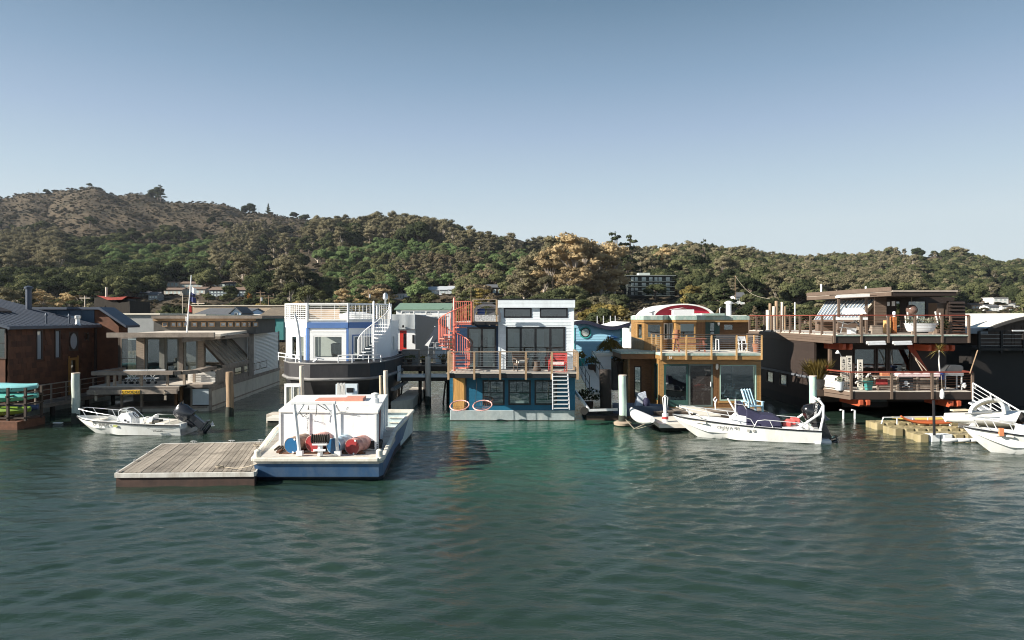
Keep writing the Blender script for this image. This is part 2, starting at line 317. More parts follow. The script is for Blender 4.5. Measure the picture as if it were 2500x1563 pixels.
def make_hills():
    pxs = np.linspace(-900, 3400, 560); ys = np.exp(np.linspace(math.log(100), math.log(2600), 230))
    PX, YY = np.meshgrid(pxs, ys); X = (PX-CX)/F*YY; Z = ground_np(PX, YY); Z[0, :] = -2
    ny, nx = X.shape; V = np.stack([X, YY, Z], -1).reshape(-1, 3); idx = np.arange(ny*nx).reshape(ny, nx)
    Fq = np.stack([idx[:-1,:-1], idx[:-1,1:], idx[1:,1:], idx[1:,:-1]], -1).reshape(-1, 4)
    me = bpy.data.meshes.new('hills'); me.from_pydata([tuple(v) for v in V], [], [tuple(int(i) for i in f) for f in Fq]); me.polygons.foreach_set('use_smooth', [True]*len(Fq))
    m = bpy.data.materials.new('hill_ground'); m.use_nodes = True; n = m.node_tree; L = n.links; b = n.nodes['Principled BSDF']; b.inputs['Roughness'].default_value = 1; b.inputs['Specular IOR Level'].default_value = .1
    g = n.nodes.new('ShaderNodeNewGeometry')
    def noi(s, d=6, r=.65):
        t = n.nodes.new('ShaderNodeTexNoise'); t.inputs['Scale'].default_value = s; t.inputs['Detail'].default_value = d; t.inputs['Roughness'].default_value = r; L.new(g.outputs['Position'], t.inputs['Vector']); return t.outputs[0]
    cr = n.nodes.new('ShaderNodeValToRGB'); L.new(noi(.013, 8, .7), cr.inputs[0])
    e = cr.color_ramp; e.elements[0].position = .38; e.elements[0].color = (.050,.045,.030,1); e.elements[1].position = .66; e.elements[1].color = (.115,.090,.062,1)
    k = e.elements.new(.5); k.color = (.095,.076,.052,1)
    cr2 = n.nodes.new('ShaderNodeMapRange'); cr2.inputs['From Min'].default_value = .35; cr2.inputs['From Max'].default_value = .65; cr2.inputs['To Min'].default_value = .55; cr2.inputs['To Max'].default_value = 1.35; L.new(noi(.16, 6, .8), cr2.inputs[0])
    vm = n.nodes.new('ShaderNodeVectorMath'); vm.operation = 'SCALE'; L.new(cr.outputs[0], vm.inputs[0]); L.new(cr2.outputs[0], vm.inputs['Scale']); L.new(vm.outputs[0], b.inputs['Base Color'])
    bp = n.nodes.new('ShaderNodeBump'); bp.inputs['Strength'].default_value = .9; bp.inputs['Distance'].default_value = 3; L.new(noi(.12, 7, .75), bp.inputs['Height']); L.new(bp.outputs[0], b.inputs['Normal'])
    me.materials.append(m); o = bpy.data.objects.new('hills', me); sc.collection.objects.link(o); tag(o, kind='structure')
make_hills()

# ------------------------------------------------------------------ trees
bark = mat('bark', (.16,.125,.10), .9, .35, 3, .4)
bark_pale = mat('pale_bark', (.42,.36,.30), .8, .3, 2, .3)
LM = {'olive': leaf_mat('olive_leaves', (.078,.076,.046), (.245,.218,.135)),
      'rust': leaf_mat('rust_leaves', (.165,.125,.070), (.54,.415,.235)),
      'dark': leaf_mat('dark_leaves', (.018,.026,.014), (.072,.084,.042)),
      'mid': leaf_mat('mid_leaves', (.044,.056,.026), (.155,.160,.078)),
      'bright': leaf_mat('bright_leaves', (.055,.088,.036), (.165,.225,.095)),
      'yellow': leaf_mat('yellow_leaves', (.105,.090,.030), (.300,.235,.085)),
      'tan': leaf_mat('tan_leaves', (.068,.056,.036), (.190,.152,.098)),
      'amber': leaf_mat('amber_leaves', (.16,.075,.02), (.40,.20,.05))}
def ico(sub):
    import bmesh
    b = bmesh.new(); bmesh.ops.create_icosphere(b, subdivisions=sub, radius=1)
    v = np.array([p.co[:] for p in b.verts]); f = [tuple(p.index for p in q.verts) for q in b.faces]; b.free(); return v, f
ICO2, ICO1 = ico(2), ico(1)
def crown_mesh(name, blobs, leaves, lsize, rng, core=.8, flat=.6, ic=ICO2):
    """blobs: (x,y,z,rx,rz) in a unit-height tree; leaf clumps scattered over and around each"""
    V, Fc = [], []; n0 = 0
    tot = sum(b[3]*b[3] for b in blobs)
    for (x, y, z, rx, rz) in blobs:
        v, f = ic; ph = rng.uniform(0, 50, 3)
        d = 1 + .22*np.sin(v[:,0]*5+ph[0]+2*v[:,2]) * np.sin(v[:,1]*5+ph[1]) + .16*np.sin(v[:,2]*9+ph[2]+v[:,0]*7)
        p = v*d[:,None]*core*np.array([rx, rx, rz]) + np.array([x, y, z])
        V.append(p); Fc += [tuple(i+n0 for i in q) for q in f]; n0 += len(p)
        m = max(10, int(leaves*rx*rx/tot))
        u = rng.normal(size=(m, 3)); u[:,2] = np.abs(u[:,2])*.9 + u[:,2]*.35; u /= np.linalg.norm(u, axis=1)[:,None]
        c = u*np.array([rx, rx, rz])*rng.uniform(.72, 1.12, (m,1)) + np.array([x, y, z])
        nn = u*1.0 + rng.normal(size=(m,3))*.36; nn /= np.linalg.norm(nn, axis=1)[:,None]
        t = np.cross(nn, rng.normal(size=(m,3))); t /= np.linalg.norm(t, axis=1)[:,None]; s = np.cross(nn, t)
        a = lsize*rng.uniform(.6, 1.35, (m,1)); bb = a*rng.uniform(.45, .8, (m,1))
        q = np.stack([c-t*a, c+s*bb, c+t*a, c-s*bb], 1).reshape(-1, 3)
        V.append(q); Fc += [(n0+4*i, n0+4*i+1, n0+4*i+2, n0+4*i+3) for i in range(m)]; n0 += 4*m
    return np.concatenate(V), Fc
def mesh_np(name, V, Fc, mats, mi=None, smooth=False):
    me = bpy.data.meshes.new(name); me.from_pydata([tuple(map(float, v)) for v in V], [], Fc)
    for m in mats: me.materials.append(m)
    if mi: me.polygons.foreach_set('material_index', mi)
    if smooth: me.polygons.foreach_set('use_smooth', [True]*len(Fc))
    me.update(); return me
def trunk_mb(kind, blobs, rng):
    b = MB(); tr = {'euc': .017, 'oak': .03, 'pine': .022, 'shrub': .02, 'poplar': .02, 'cypress': .025}[kind]
    top = max(q[2] for q in blobs)*.92
    lean = rng.uniform(-.03, .03, 2)
    b.tube([(0,0,-.06), (lean[0]*.3,lean[1]*.3,top*.35), (lean[0],lean[1],top*.7), (lean[0]*1.5,lean[1]*1.5,top)], [tr*1.35, tr, tr*.65, tr*.2], 6)
    for q in blobs:
        z0 = min(q[2]*.55, top*.7)
        b.tube([(lean[0]*.5,lean[1]*.5,z0), (q[0]*.55,q[1]*.55,(z0+q[2])*.5+.01), (q[0],q[1],q[2])], [tr*.5, tr*.32, tr*.12], 4, cap=False)
    return b
def make_kind(kind, seed):
    rng = np.random.RandomState(seed); B = []
    if kind == 'euc':
        for i in range(24):
            z = rng.uniform(.22, .93); rr = .25*math.sin(math.pi*min(1, (z-.08)/1.0))**.7; a = rng.uniform(0, 6.28); q = rr*rng.uniform(.3, 1)
            B.append((q*math.cos(a), q*math.sin(a), z, rng.uniform(.075, .125), rng.uniform(.06, .09)))
        return B, 2600, .017, .62
    if kind == 'oak':
        for i in range(15):
            a = rng.uniform(0, 6.28); ph = rng.uniform(.05, 1.3); q = .42*math.cos(ph)*rng.uniform(.6, 1)
            B.append((q*math.cos(a), q*math.sin(a), .34+.46*math.sin(ph), rng.uniform(.15, .22), rng.uniform(.12, .17)))
        return B, 2000, .028, .8
    if kind == 'shrub':
        for i in range(9):
            a = rng.uniform(0, 6.28); ph = rng.uniform(0, 1.4); q = .62*math.cos(ph)*rng.uniform(.5, 1)
            B.append((q*math.cos(a), q*math.sin(a), .25+.45*math.sin(ph), rng.uniform(.22, .34), rng.uniform(.18, .28)))
        return B, 800, .06, .78
    if kind == 'cypress':
        for i in range(15):
            z = .3+.66*i/14; rr = .30*(1.15-z)**.8; a = i*2.4+rng.uniform(-.4,.4)
            B.append((rr*math.cos(a), rr*math.sin(a), z, .15*(1.35-z)*rng.uniform(.8,1.2), .035))
        B.append((0,0,.96,.03,.06)); return B, 1300, .026, .5
    if kind == 'pine':
        for i in range(13):
            z = .14+.8*i/12; rr = .17*(1.05-z); a = i*2.4
            B.append((rr*math.cos(a), rr*math.sin(a), z, .20*(1.08-z)+.02, .07))
        return B, 1200, .024, .75
    if kind == 'poplar':
        for i in range(11):
            z = .16+.76*i/10; a = rng.uniform(0,6.28)
            B.append((.05*math.cos(a), .05*math.sin(a), z, .17*math.sin(math.pi*(z*.85+.12)), .09))
        return B, 1300, .028, .8
TREES = {}
def tree_meshes(kind, colour, v=0):
    key = (kind, colour, v)
    if key not in TREES:
        base = (kind, v)
        if base not in TREES:
            B, nl, ls, core = make_kind(kind, 11+v*7+len(kind)); rng = np.random.RandomState(5+v)
            TREES[base] = (crown_mesh('crown', B, nl, ls, rng, core), trunk_mb(kind, B, rng))
        (V, Fc), tb = TREES[base]
        cm = mesh_np('crown', V, Fc, [LM[colour]])
        tm = bpy.data.meshes.new('trunk'); tm.from_pydata([tuple(p) for p in tb.v], [], tb.f); tm.materials.append(bark_pale if kind == 'euc' else bark)
        TREES[key] = (cm, tm)
    return TREES[key]
def tree(kind, colour, px, Y, h, label, group, cat='tree', v=0, wide=1., z=None, name=None, sink=0.):
    cm, tm = tree_meshes(kind, colour, v)
    zz = ground(px, Y) if z is None else z
    o = thing(name or {'euc': 'eucalyptus_tree', 'oak': 'oak_tree', 'cypress': 'cypress_tree', 'pine': 'pine_tree', 'shrub': 'bush', 'poplar': 'poplar_tree'}[kind], label, cat, (gx(px, Y), Y, zz - .02*h - sink), group, random.uniform(0, 6.28))
    o.scale = (h*wide, h*wide, h)
    for nm, me in (('crown', cm), ('trunk', tm)):
        c = bpy.data.objects.new(nm, me); sc.collection.objects.link(c); c.parent = o
    return o

# instanced forest: one object per mass of trees
src = bpy.data.collections.new('tree_sources')
def source(kind, colour, v):
    cm, tm = tree_meshes(kind, colour, v)
    nv = len(cm.vertices)
    V = [p.co[:] for p in cm.vertices] + [p.co[:] for p in tm.vertices]
    Fc = [tuple(p.vertices) for p in cm.polygons]; n1 = len(Fc); Fc += [tuple(i+nv for i in p.vertices) for p in tm.polygons]
    me = mesh_np('far_tree', V, Fc, [cm.materials[0], tm.materials[0]], [0]*n1+[1]*(len(Fc)-n1))
    o = bpy.data.objects.new('far_tree', me); return o
def mass(name, sources, pts, label, cat):
    """pts: list of (x,y,z,height,wide,source index)"""
    col = bpy.data.collections.new(name+'_sources')
    for i, s in enumerate(sources): s.name = 'src_%s_%02d' % (name, i); col.objects.link(s)
    me = bpy.data.meshes.new(name); me.from_pydata([p[:3] for p in pts], [], [])
    a = me.attributes.new('sc', 'FLOAT_VECTOR', 'POINT'); a.data.foreach_set('vector', [c for p in pts for c in (p[3]*p[4], p[3]*p[4], p[3])])
    a = me.attributes.new('ix', 'INT', 'POINT'); a.data.foreach_set('value', [int(p[5]) for p in pts])
    a = me.attributes.new('rz', 'FLOAT_VECTOR', 'POINT'); a.data.foreach_set('vector', [c for p in pts for c in (0, 0, random.uniform(0, 6.28))])
    o = bpy.data.objects.new(name, me); sc.collection.objects.link(o); tag(o, label, cat, kind='stuff')
    g = bpy.data.node_groups.new(name, 'GeometryNodeTree'); g.interface.new_socket('Geometry', in_out='INPUT', socket_type='NodeSocketGeometry'); g.interface.new_socket('Geometry', in_out='OUTPUT', socket_type='NodeSocketGeometry')
    N, L = g.nodes, g.links; gi, go = N.new('NodeGroupInput'), N.new('NodeGroupOutput')
    ci = N.new('GeometryNodeCollectionInfo'); ci.inputs['Collection'].default_value = col; ci.inputs['Separate Children'].default_value = True; ci.inputs['Reset Children'].default_value = True
    ip = N.new('GeometryNodeInstanceOnPoints'); ip.inputs['Pick Instance'].default_value = True
    def at_(nm, ty):
        q = N.new('GeometryNodeInputNamedAttribute'); q.data_type = ty; q.inputs['Name'].default_value = nm; return q.outputs['Attribute']
    L.new(gi.outputs[0], ip.inputs['Points']); L.new(ci.outputs[0], ip.inputs['Instance']); L.new(at_('ix', 'INT'), ip.inputs['Instance Index'])
    L.new(at_('rz', 'FLOAT_VECTOR'), ip.inputs['Rotation']); L.new(at_('sc', 'FLOAT_VECTOR'), ip.inputs['Scale']); L.new(ip.outputs[0], go.inputs[0])
    md = o.modifiers.new('scatter', 'NODES'); md.node_group = g
    return o
def fbm(x, y, s): return mnoise.fractal(Vector((x*s, y*s, 3.3)), .8, 2.1, 4)
def imgrow(px, Y): return HY - (ground(px, Y)-H)*F/Y

def solve(px, row, near=None):                       # depth at which the slope passes an image row (where the building stands)
    ys = np.arange(150, 1000, 4.); z = ground_np(np.full(len(ys), px), ys); r = HY-(z-H)*F/ys
    ok = np.nonzero(r <= row)[0]
    return float(ys[ok[0]]) if len(ok) else 400.
FLATS_Y = solve(1590, 728)
CLEAR = [(a, b, solve((a+b)/2, y), 110) for a, b, y in [(405, 437, 702), (440, 494, 706), (400, 444, 722), (452, 500, 720), (378, 396, 706), (518, 582, 703), (511, 556, 726), (566, 612, 726), (335, 362, 726), (362, 386, 738), (18, 40, 712), (160, 178, 724), (47, 96, 662), (960, 990, 732), (990, 1012, 726), (1186, 1228, 722), (1228, 1245, 688), (1272, 1292, 690), (1722, 1733, 672), (1734, 1750, 678), (1793, 1818, 745), (1028, 1116, 720), (2356, 2378, 738), (2425, 2462, 745), (2392, 2415, 741), (2413, 2440, 760), (2446, 2474, 758), (2372, 2400, 756), (2478, 2500, 752), (2344, 2362, 756), (1546, 1637, 665)]]
CLEAR.append((1525, 1655, FLATS_Y, 130))
def scatter():
    rng = random.Random(5)
    kinds = [('oak','dark',0),('oak','dark',1),('oak','mid',0),('oak','mid',1),('oak','bright',0),('oak','bright',1),('euc','olive',0),('euc','olive',1),('euc','rust',0),('euc','olive',2),('shrub','tan',0),('shrub','dark',0),('shrub','mid',1),('pine','dark',0),('cypress','dark',0)]
    F_, S_ = [], []
    Yv = 235.
    while Yv < 1420:
        cell = 7.0 if Yv < 460 else 9.2 if Yv < 1000 else 9.5
        span = 1.02*1250/F*Yv + 60
        xs = np.arange(-span, span, cell); 
        px = CX + xs*F/Yv; gy = ground_np(px, np.full(len(xs), Yv))
        for x, p, z in zip(xs, px, gy):
            x += rng.uniform(-.45, .45)*cell; y = Yv + rng.uniform(-.45, .45)*cell; p = CX + x*F/y
            z = ground(p, y); row = HY-(z-H)*F/y
            n = fbm(x, y, .011); n2 = fbm(x+500, y, .03)
            if any(a-4 < p < b+4 and Yb-lo < y < Yb+14 for a, b, Yb, lo in CLEAR):
                if rng.random() < .7 and not any(a-4 < p < b+4 and Yb-3 < y < Yb+14 for a, b, Yb, lo in CLEAR): S_.append((x, y, z-.2, rng.uniform(1.2, 2.4), rng.uniform(1.2, 2), rng.choice([0, 1, 2])))
                continue
            if y < 330: h_ = rng.uniform(3.5, 6.5); (F_.append((x, y, z-.3, h_, rng.uniform(1, 1.4), rng.choice([0, 2, 3, 1, 2]))) if rng.random() < .75 else None); continue
            if p < 760:                                    # the tall grassy hill on the left
                if row < 596 + 60*n:
                    dens = .05 + (.75 if n2 > .22 else 0) + (.15 if n > .2 else 0)
                    S_.append((x, y, z-.3, rng.uniform(1.6, 5.5)*(1.3 if n2 > .3 else .7), rng.uniform(.9, 1.4), rng.choice([1, 2, 2, 0])))
                    for _ in range(1):
                        if rng.random() < .35: S_.append((x+rng.uniform(-4,4), y+rng.uniform(-4,4), z-.2, rng.uniform(.7, 1.6), rng.uniform(1.6, 3), rng.choice([0, 0, 2])))
                    continue
                if 625 < p < 760 and 618 < row < 722 and n2 < .5:
                    if rng.random() < .35: S_.append((x, y, z, rng.uniform(1.2, 3), 1.5, 0))
                    continue
                bright = n > .02 and 560 < row < 690 and 260 < p < 620
                h = rng.uniform(8, 17); s = rng.choice([4, 5, 2, 3, 5]) if bright else rng.choice([0, 1, 0, 1, 2, 3, 0])
                if p > 520 and row > 560 and rng.random() < .35 : s = rng.choice([6, 7, 9]); h = rng.uniform(16, 24)
                if p < 150 and 600 < row < 700: s = rng.choice([7, 6, 9]); h = rng.uniform(18, 25)
                F_.append((x, y, z-.4, h, rng.uniform(.9, 1.25), s))
            elif p < 1330:
                if 640 < p < 800 and 618 < row < 716 and n2 < .4:
                    if rng.random() < .4: S_.append((x, y, z, rng.uniform(1.2, 3.5), 1.5, rng.choice([0, 2])))
                    continue
                if y > 960:
                    if rng.random() < .25 + (.4 if n2 > .1 else 0): S_.append((x, y, z, rng.uniform(2, 6), 1.4, rng.choice([0, 1, 2])))
                    continue
                if row > 640:
                    s = rng.choice([4, 5, 2, 3, 0, 6]) if n > -.05 else rng.choice([2, 6, 9, 10, 7]); h = rng.uniform(7, 14)
                elif row > 605 and n > -.1: s = rng.choice([4, 5, 4, 2]); h = rng.uniform(8, 13)
                else: s = rng.choice([6, 7, 9, 6, 7, 9, 0]); h = rng.uniform(17, 32)
                if rng.random() < .82: F_.append((x, y, z-.5, h, rng.uniform(.85, 1.25), s))
            else:
                if y > 1150: continue
                if 2190 < p < 2300 and y > 900 and n2 < .3: 
                    if rng.random() < .3: S_.append((x, y, z, rng.uniform(2, 4), 1.3, 1))
                    continue
                if 2410 < p and 690 < row < 745 and n2 < .25:
                    if rng.random() < .25: S_.append((x, y, z, rng.uniform(1.5, 3.5), 1.3, 0))
                    continue
                if p > 2250: s = rng.choice([0, 1, 2, 3, 0, 2, 6]); h = rng.uniform(8, 14)
                elif p > 1850: s = rng.choice([6, 7, 9, 6, 2, 3, 0]); h = rng.uniform(12, 19)
                elif y < 420: s = rng.choice([0, 1, 2, 0, 9]); h = rng.uniform(7, 13)
                else: s = rng.choice([6, 7, 2, 9, 0, 13]); h = rng.uniform(12, 22)
                F_.append((x, y, z-.5, h, rng.uniform(.85, 1.2), s))
        Yv += cell
    print('forest', len(F_), 'scrub', len(S_))
    fk = [source(*k) for k in kinds]
    mass('forest', fk, F_, 'mass of evergreen trees covering the hillsides behind the houseboats', 'forest')
    LM['scrub'] = leaf_mat('scrub_leaves', (.034,.034,.022), (.090,.082,.052)); sk = [source('shrub', 'tan', 1), source('shrub', 'scrub', 1), source('shrub', 'scrub', 0)]
    mass('scrub', sk, S_, 'low dark scrub dotted over the dry grassy hilltops', 'scrub')
scatter()
# ------------------------------------------------------------------ materials of the built things
white = mat('white_paint', (.80,.80,.78), .45, .04, 3, 0, dirt=(.42,.36,.28), dirtamt=.25)
whitec = mat('clean_white', (.82,.83,.83), .35, .03, 3)
siding_w = mat('white_siding', (.74,.80,.84), .5, .05, 4, rnd=.06, dirt=(.42,.44,.44), dirtamt=.32, dscale=1.1)
blue_w = mat('deep_blue_wall', (.010,.115,.205), .5, .12, 2, .1, rnd=.06)
navy_w = mat('navy_wall', (.010,.040,.095), .5, .10, 2)
black_f = mat('black_frame', (.012,.012,.014), .45, .1, 5)
conc = mat('hull_concrete', (.34,.39,.40), .85, .18, 3, .3, dirt=(.60,.60,.55), dirtamt=.5, dscale=1.2)
weed = mat('waterline_growth', (.030,.034,.026), .9, .35, 6, .5)
wood_w = mat('weathered_wood', (.30,.24,.185), .8, .3, 2.2, .3, stretch=(1,8,8), rnd=.22)
wood_g = mat('grey_wood', (.235,.195,.160), .85, .3, 2.5, .3, rnd=.2, dirt=(.12,.10,.085), dirtamt=.4)
wood_d = mat('dark_wood', (.055,.038,.028), .8, .3, 2.5, .3, rnd=.15)
plank_m = mat('dock_planks', (.305,.265,.215), .85, .25, 2, .3, stretch=(6,1,6), rnd=.28, dirt=(.085,.070,.055), dirtamt=.85, dscale=.42)
post_m = mat('deck_posts', (.36,.245,.145), .7, .25, 3, .2, rnd=.15)
deck_m = mat('deck_boards', (.52,.47,.41), .8, .18, 2, .2, rnd=.15)
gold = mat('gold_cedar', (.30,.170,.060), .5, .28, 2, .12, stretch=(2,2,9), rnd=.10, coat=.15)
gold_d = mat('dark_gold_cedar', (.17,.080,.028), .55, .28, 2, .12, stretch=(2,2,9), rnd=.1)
cedar = mat('red_cedar_shingle', (.090,.034,.016), .8, .3, 2, .2, rnd=.34)
green_m = mat('dark_green_frame', (.018,.060,.052), .4, .1, 4)
copper = mat('green_copper', (.28,.38,.34), .7, .25, 4, .1, dirt=(.58,.56,.50), dirtamt=.85, dscale=2)
brown = mat('shaded_brown_paint', (.030,.020,.016), .65, .14, 3, .1, rnd=.08)  # brown with the shade of fronts and lower walls darkened into the colour
brown_m = mat('sunlit_brown_paint', (.120,.085,.063), .7, .12, 3, .1, rnd=.10)  # lighter copy of the same brown, sunlight put into its colour
red_rail = mat('red_stained_rail', (.20,.045,.028), .5, .2, 4)
rust_b = mat('orange_red_beam', (.42,.085,.035), .55, .12, 3)
coral = mat('coral_paint', (.66,.19,.135), .4, .08, 4)
steel = mat('steel', (.55,.56,.56), .35, .1, 6, metal=.7)
alu = mat('aluminium', (.72,.73,.74), .4, .08, 6, metal=.35)
black_p = mat('black_plastic', (.014,.014,.017), .3, .1, 4)
rubber = mat('rubber', (.022,.021,.020), .8, .2, 5)
rope_m = mat('rope', (.36,.31,.24), .9, .25, 12, .3)
rope_d = mat('dark_rope', (.075,.062,.050), .9, .3, 12, .4)
gelcoat = mat('gelcoat', (.80,.81,.79), .18, .03, 2, dirt=(.50,.47,.36), dirtamt=.35, dscale=.9, coat=.4)
cream_i = mat('cream_gelcoat', (.78,.73,.64), .4, .06, 3)
navy_c = mat('navy_canvas', (.020,.020,.055), .8, .2, 3, .4)
rustm = mat('rusty_metal', (.13,.055,.030), .85, .4, 5, .4)
drum_b = mat('blue_drum_paint', (.006,.085,.21), .35, .1, 3, dirt=(.04,.05,.08), dirtamt=.4)
drum_r = mat('red_drum_paint', (.27,.026,.028), .35, .1, 3, dirt=(.15,.02,.02), dirtamt=.4)
drum_rs = mat('faded_red_drum_side', (.50,.26,.23), .5, .2, 3, dirt=(.20,.09,.05), dirtamt=.8, dscale=1.5)
drum_bs = mat('pale_blue_drum_side', (.40,.52,.60), .5, .2, 3, dirt=(.10,.12,.14), dirtamt=.8, dscale=1.5)
drum_gs = mat('rusty_drum_side', (.28,.20,.15), .6, .3, 3, dirt=(.10,.05,.03), dirtamt=.8, dscale=1.5)
bargeb = mat('barge_blue', (.055,.13,.26), .5, .2, 1.6, .1, stretch=(1,1,.3), dirt=(.17,.22,.28), dirtamt=.55, dscale=.8)
antif = mat('dark_antifouling', (.007,.012,.030), .55, .25, 2, .1, dirt=(.05,.06,.055), dirtamt=.5)
cream_p = mat('cream_coaming', (.74,.70,.61), .55, .1, 2, .1, dirt=(.32,.26,.18), dirtamt=.5, dscale=1.2)
salmon = mat('salmon_hatch', (.62,.27,.19), .6, .12, 4)
pil_g = mat('green_grey_piling', (.40,.46,.41), .8, .25, 2.2, .4, stretch=(3,3,.5), dirt=(.70,.68,.60), dirtamt=.8, dscale=1.4)
pil_b = mat('brown_piling', (.27,.185,.115), .85, .35, 2.2, .5, stretch=(3,3,.4), dirt=(.12,.08,.05), dirtamt=.5)
pil_w = mat('pale_piling', (.66,.57,.47), .85, .2, 2.2, .4, stretch=(3,3,.5), dirt=(.35,.26,.18), dirtamt=.5)
pil_d = mat('tarred_piling', (.022,.016,.013), .8, .3, 3, .4)
curtain_m = mat('pale_curtain', (.62,.60,.56), .9, .1, 4)
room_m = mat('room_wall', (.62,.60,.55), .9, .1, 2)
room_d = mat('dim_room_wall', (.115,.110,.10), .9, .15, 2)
glass = glass_mat('window_glass', (.72,.84,.84), 2.3)
glass_d = glass_mat('dark_window_glass', (.34,.42,.42), 2.7)
glass_s = glass_mat('sky_glass', (.55,.62,.66), 1.9, .55, (.55,.60,.66))
leafp = {k: LM[k] for k in LM}

# ------------------------------------------------------------------ builders shared by the houses
def wall(name, parent, T, u0, u1, z0, z1, m, holes=(), th=.12, label=None):
    """a wall in the frame T (x along it, y inward) with rectangular openings"""
    us = sorted({u0, u1, *[h for q in holes for h in q[:2] if u0 < h < u1]}); zs = sorted({z0, z1, *[h for q in holes for h in q[2:4] if z0 < h < z1]})
    b = MB(T)
    for i in range(len(zs)-1):
        run = None
        for j in range(len(us)-1):
            cu, cz = (us[j]+us[j+1])/2, (zs[i]+zs[i+1])/2
            solid = not any(q[0] < cu < q[1] and q[2] < cz < q[3] for q in holes)
            if solid: run = [us[j], us[j+1]] if run is None else [run[0], us[j+1]]
            if (not solid or j == len(us)-2) and run: b.box(run[0], run[1], 0, th, zs[i], zs[i+1]); run = None
    return b.build(name, m, parent, label)
def siding(parent, T, u0, u1, z0, z1, pitch, m, holes=(), name='board', proud=.016):
    n = max(1, round((z1-z0)/pitch)); p = (z1-z0)/n
    for i in range(n):
        a, c = z0+i*p, z0+(i+1)*p
        segs = [(u0, u1)]
        for q in holes:
            if q[2]-.01 < (a+c)/2 < q[3]+.01:
                segs = [s for (x, y) in segs for s in ((x, min(y, q[0])), (max(x, q[1]), y)) if s[1]-s[0] > .02]
        for (x, y) in segs:
            b = MB(T); b.add([(x,-proud,a),(y,-proud,a),(y,-.003,c-.004),(x,-.003,c-.004),(x,.0,a),(y,.0,a),(x,.0,c-.004),(y,.0,c-.004)],
                             [(0,1,2,3),(4,5,1,0),(3,2,7,6),(0,3,6,4),(1,5,7,2)]); b.build(name, m, parent)
def vboards(parent, T, u0, u1, z0, z1, pitch, m, holes=(), name='board', proud=.014):
    n = max(1, round((u1-u0)/pitch)); p = (u1-u0)/n
    for i in range(n):
        a, c = u0+i*p+.006, u0+(i+1)*p-.006; segs = [(z0, z1)]
        for q in holes:
            if q[0]-.01 < (a+c)/2 < q[1]+.01: segs = [s for (x, y) in segs for s in ((x, min(y, q[2])), (max(x, q[3]), y)) if s[1]-s[0] > .02]
        for (x, y) in segs: MB(T).box(a, c, -proud, .0, x, y).build(name, m, parent)
def window(parent, T, u0, u1, z0, z1, fm, fw=.07, nv=0, nh=0, g=None, name='window', label=None, proud=.03, panes=1, trim=None, tw=.09):
    """window or glazed door: frame with bars, and its pane(s) as sub-parts"""
    b = MB(T); y0, y1 = -proud, .06
    b.box(u0, u1, y0, y1, z1-fw, z1).box(u0, u1, y0, y1, z0, z0+fw).box(u0, u0+fw, y0, y1, z0+fw, z1-fw).box(u1-fw, u1, y0, y1, z0+fw, z1-fw)
    step = (u1-u0)/panes
    for k in range(1, panes): b.box(u0+k*step-fw*.6, u0+k*step+fw*.6, y0, y1, z0+fw, z1-fw)
    for k in range(nv):
        x = u0+(k+1)*(u1-u0)/(nv+1); b.box(x-.015, x+.015, y0+.02, y1-.01, z0+fw, z1-fw)
    for k in range(nh):
        z = z0+(k+1)*(z1-z0)/(nh+1); b.box(u0+fw, u1-fw, y0+.015, y1-.015, z-.018, z+.018)
    if trim:
        t = MB(T).box(u0-tw, u1+tw, y0-.008, y0+.05, z1+.002, z1+tw).box(u0-tw, u0-.002, y0-.008, y0+.05, z0-tw, z1).box(u1+.002, u1+tw, y0-.008, y0+.05, z0-tw, z1).box(u0, u1, y0-.008, y0+.05, z0-tw, z0-.002)
    f = b.build(name, fm, parent, label)
    if trim: t.build('trim', trim, f)
    for k in range(panes):
        a, c = u0+k*step+(fw*.6 if k else fw), u0+(k+1)*step-(fw*.6 if k < panes-1 else fw)
        MB(T).quad((a, .02, z0+fw), (c, .02, z0+fw), (c, .02, z1-fw), (a, .02, z1-fw)).build('pane', g or glass, f)
    return f
def railing(parent, pts, h, pm, rm, post=.09, every=1.0, cables=5, down=.25, cm=None, rail=.05, name='railing', posts_at=None, cw=.010):
    """posts as sub-parts, a top rail each side, thin cables joined"""
    r = None
    pts = [Vector(p) for p in pts]; cb = MB(); rb = MB()
    for a, b in zip(pts[:-1], pts[1:]):
        rb.beam(a+Vector((0,0,h)), b+Vector((0,0,h)), rail*1.7, rail)
        for k in range(cables): z = h*(k+.6)/(cables+.6); cb.beam(a+Vector((0,0,z)), b+Vector((0,0,z)), cw, cw)
    r = rb.build(name, rm, parent)
    if cables: c = cb.build('cable', cm or steel, r, kind='stuff')
    done = []
    for a, b in zip(pts[:-1], pts[1:]):
        n = max(1, round((b-a).length/every)); ps = [a.lerp(b, i/n) for i in range(n+1)]
        for p in ps:
            if any((p-q).length < .05 for q in done): continue
            done.append(p); MB().box(p.x-post/2, p.x+post/2, p.y-post/2, p.y+post/2, p.z-down, p.z+h-rail/2).build('post', pm, r)
    return r
def chimney(parent, x, y, z0, z1, r, m, name='flue', cap=True):
    b = MB().lathe([(r, z0), (r, z1)], Tf(x, y), 10)
    if cap: b.lathe([(r*1.5, z1-.02), (r*1.5, z1+.08), (r*.4, z1+.16)], Tf(x, y), 10)
    return b.build(name, m, parent)
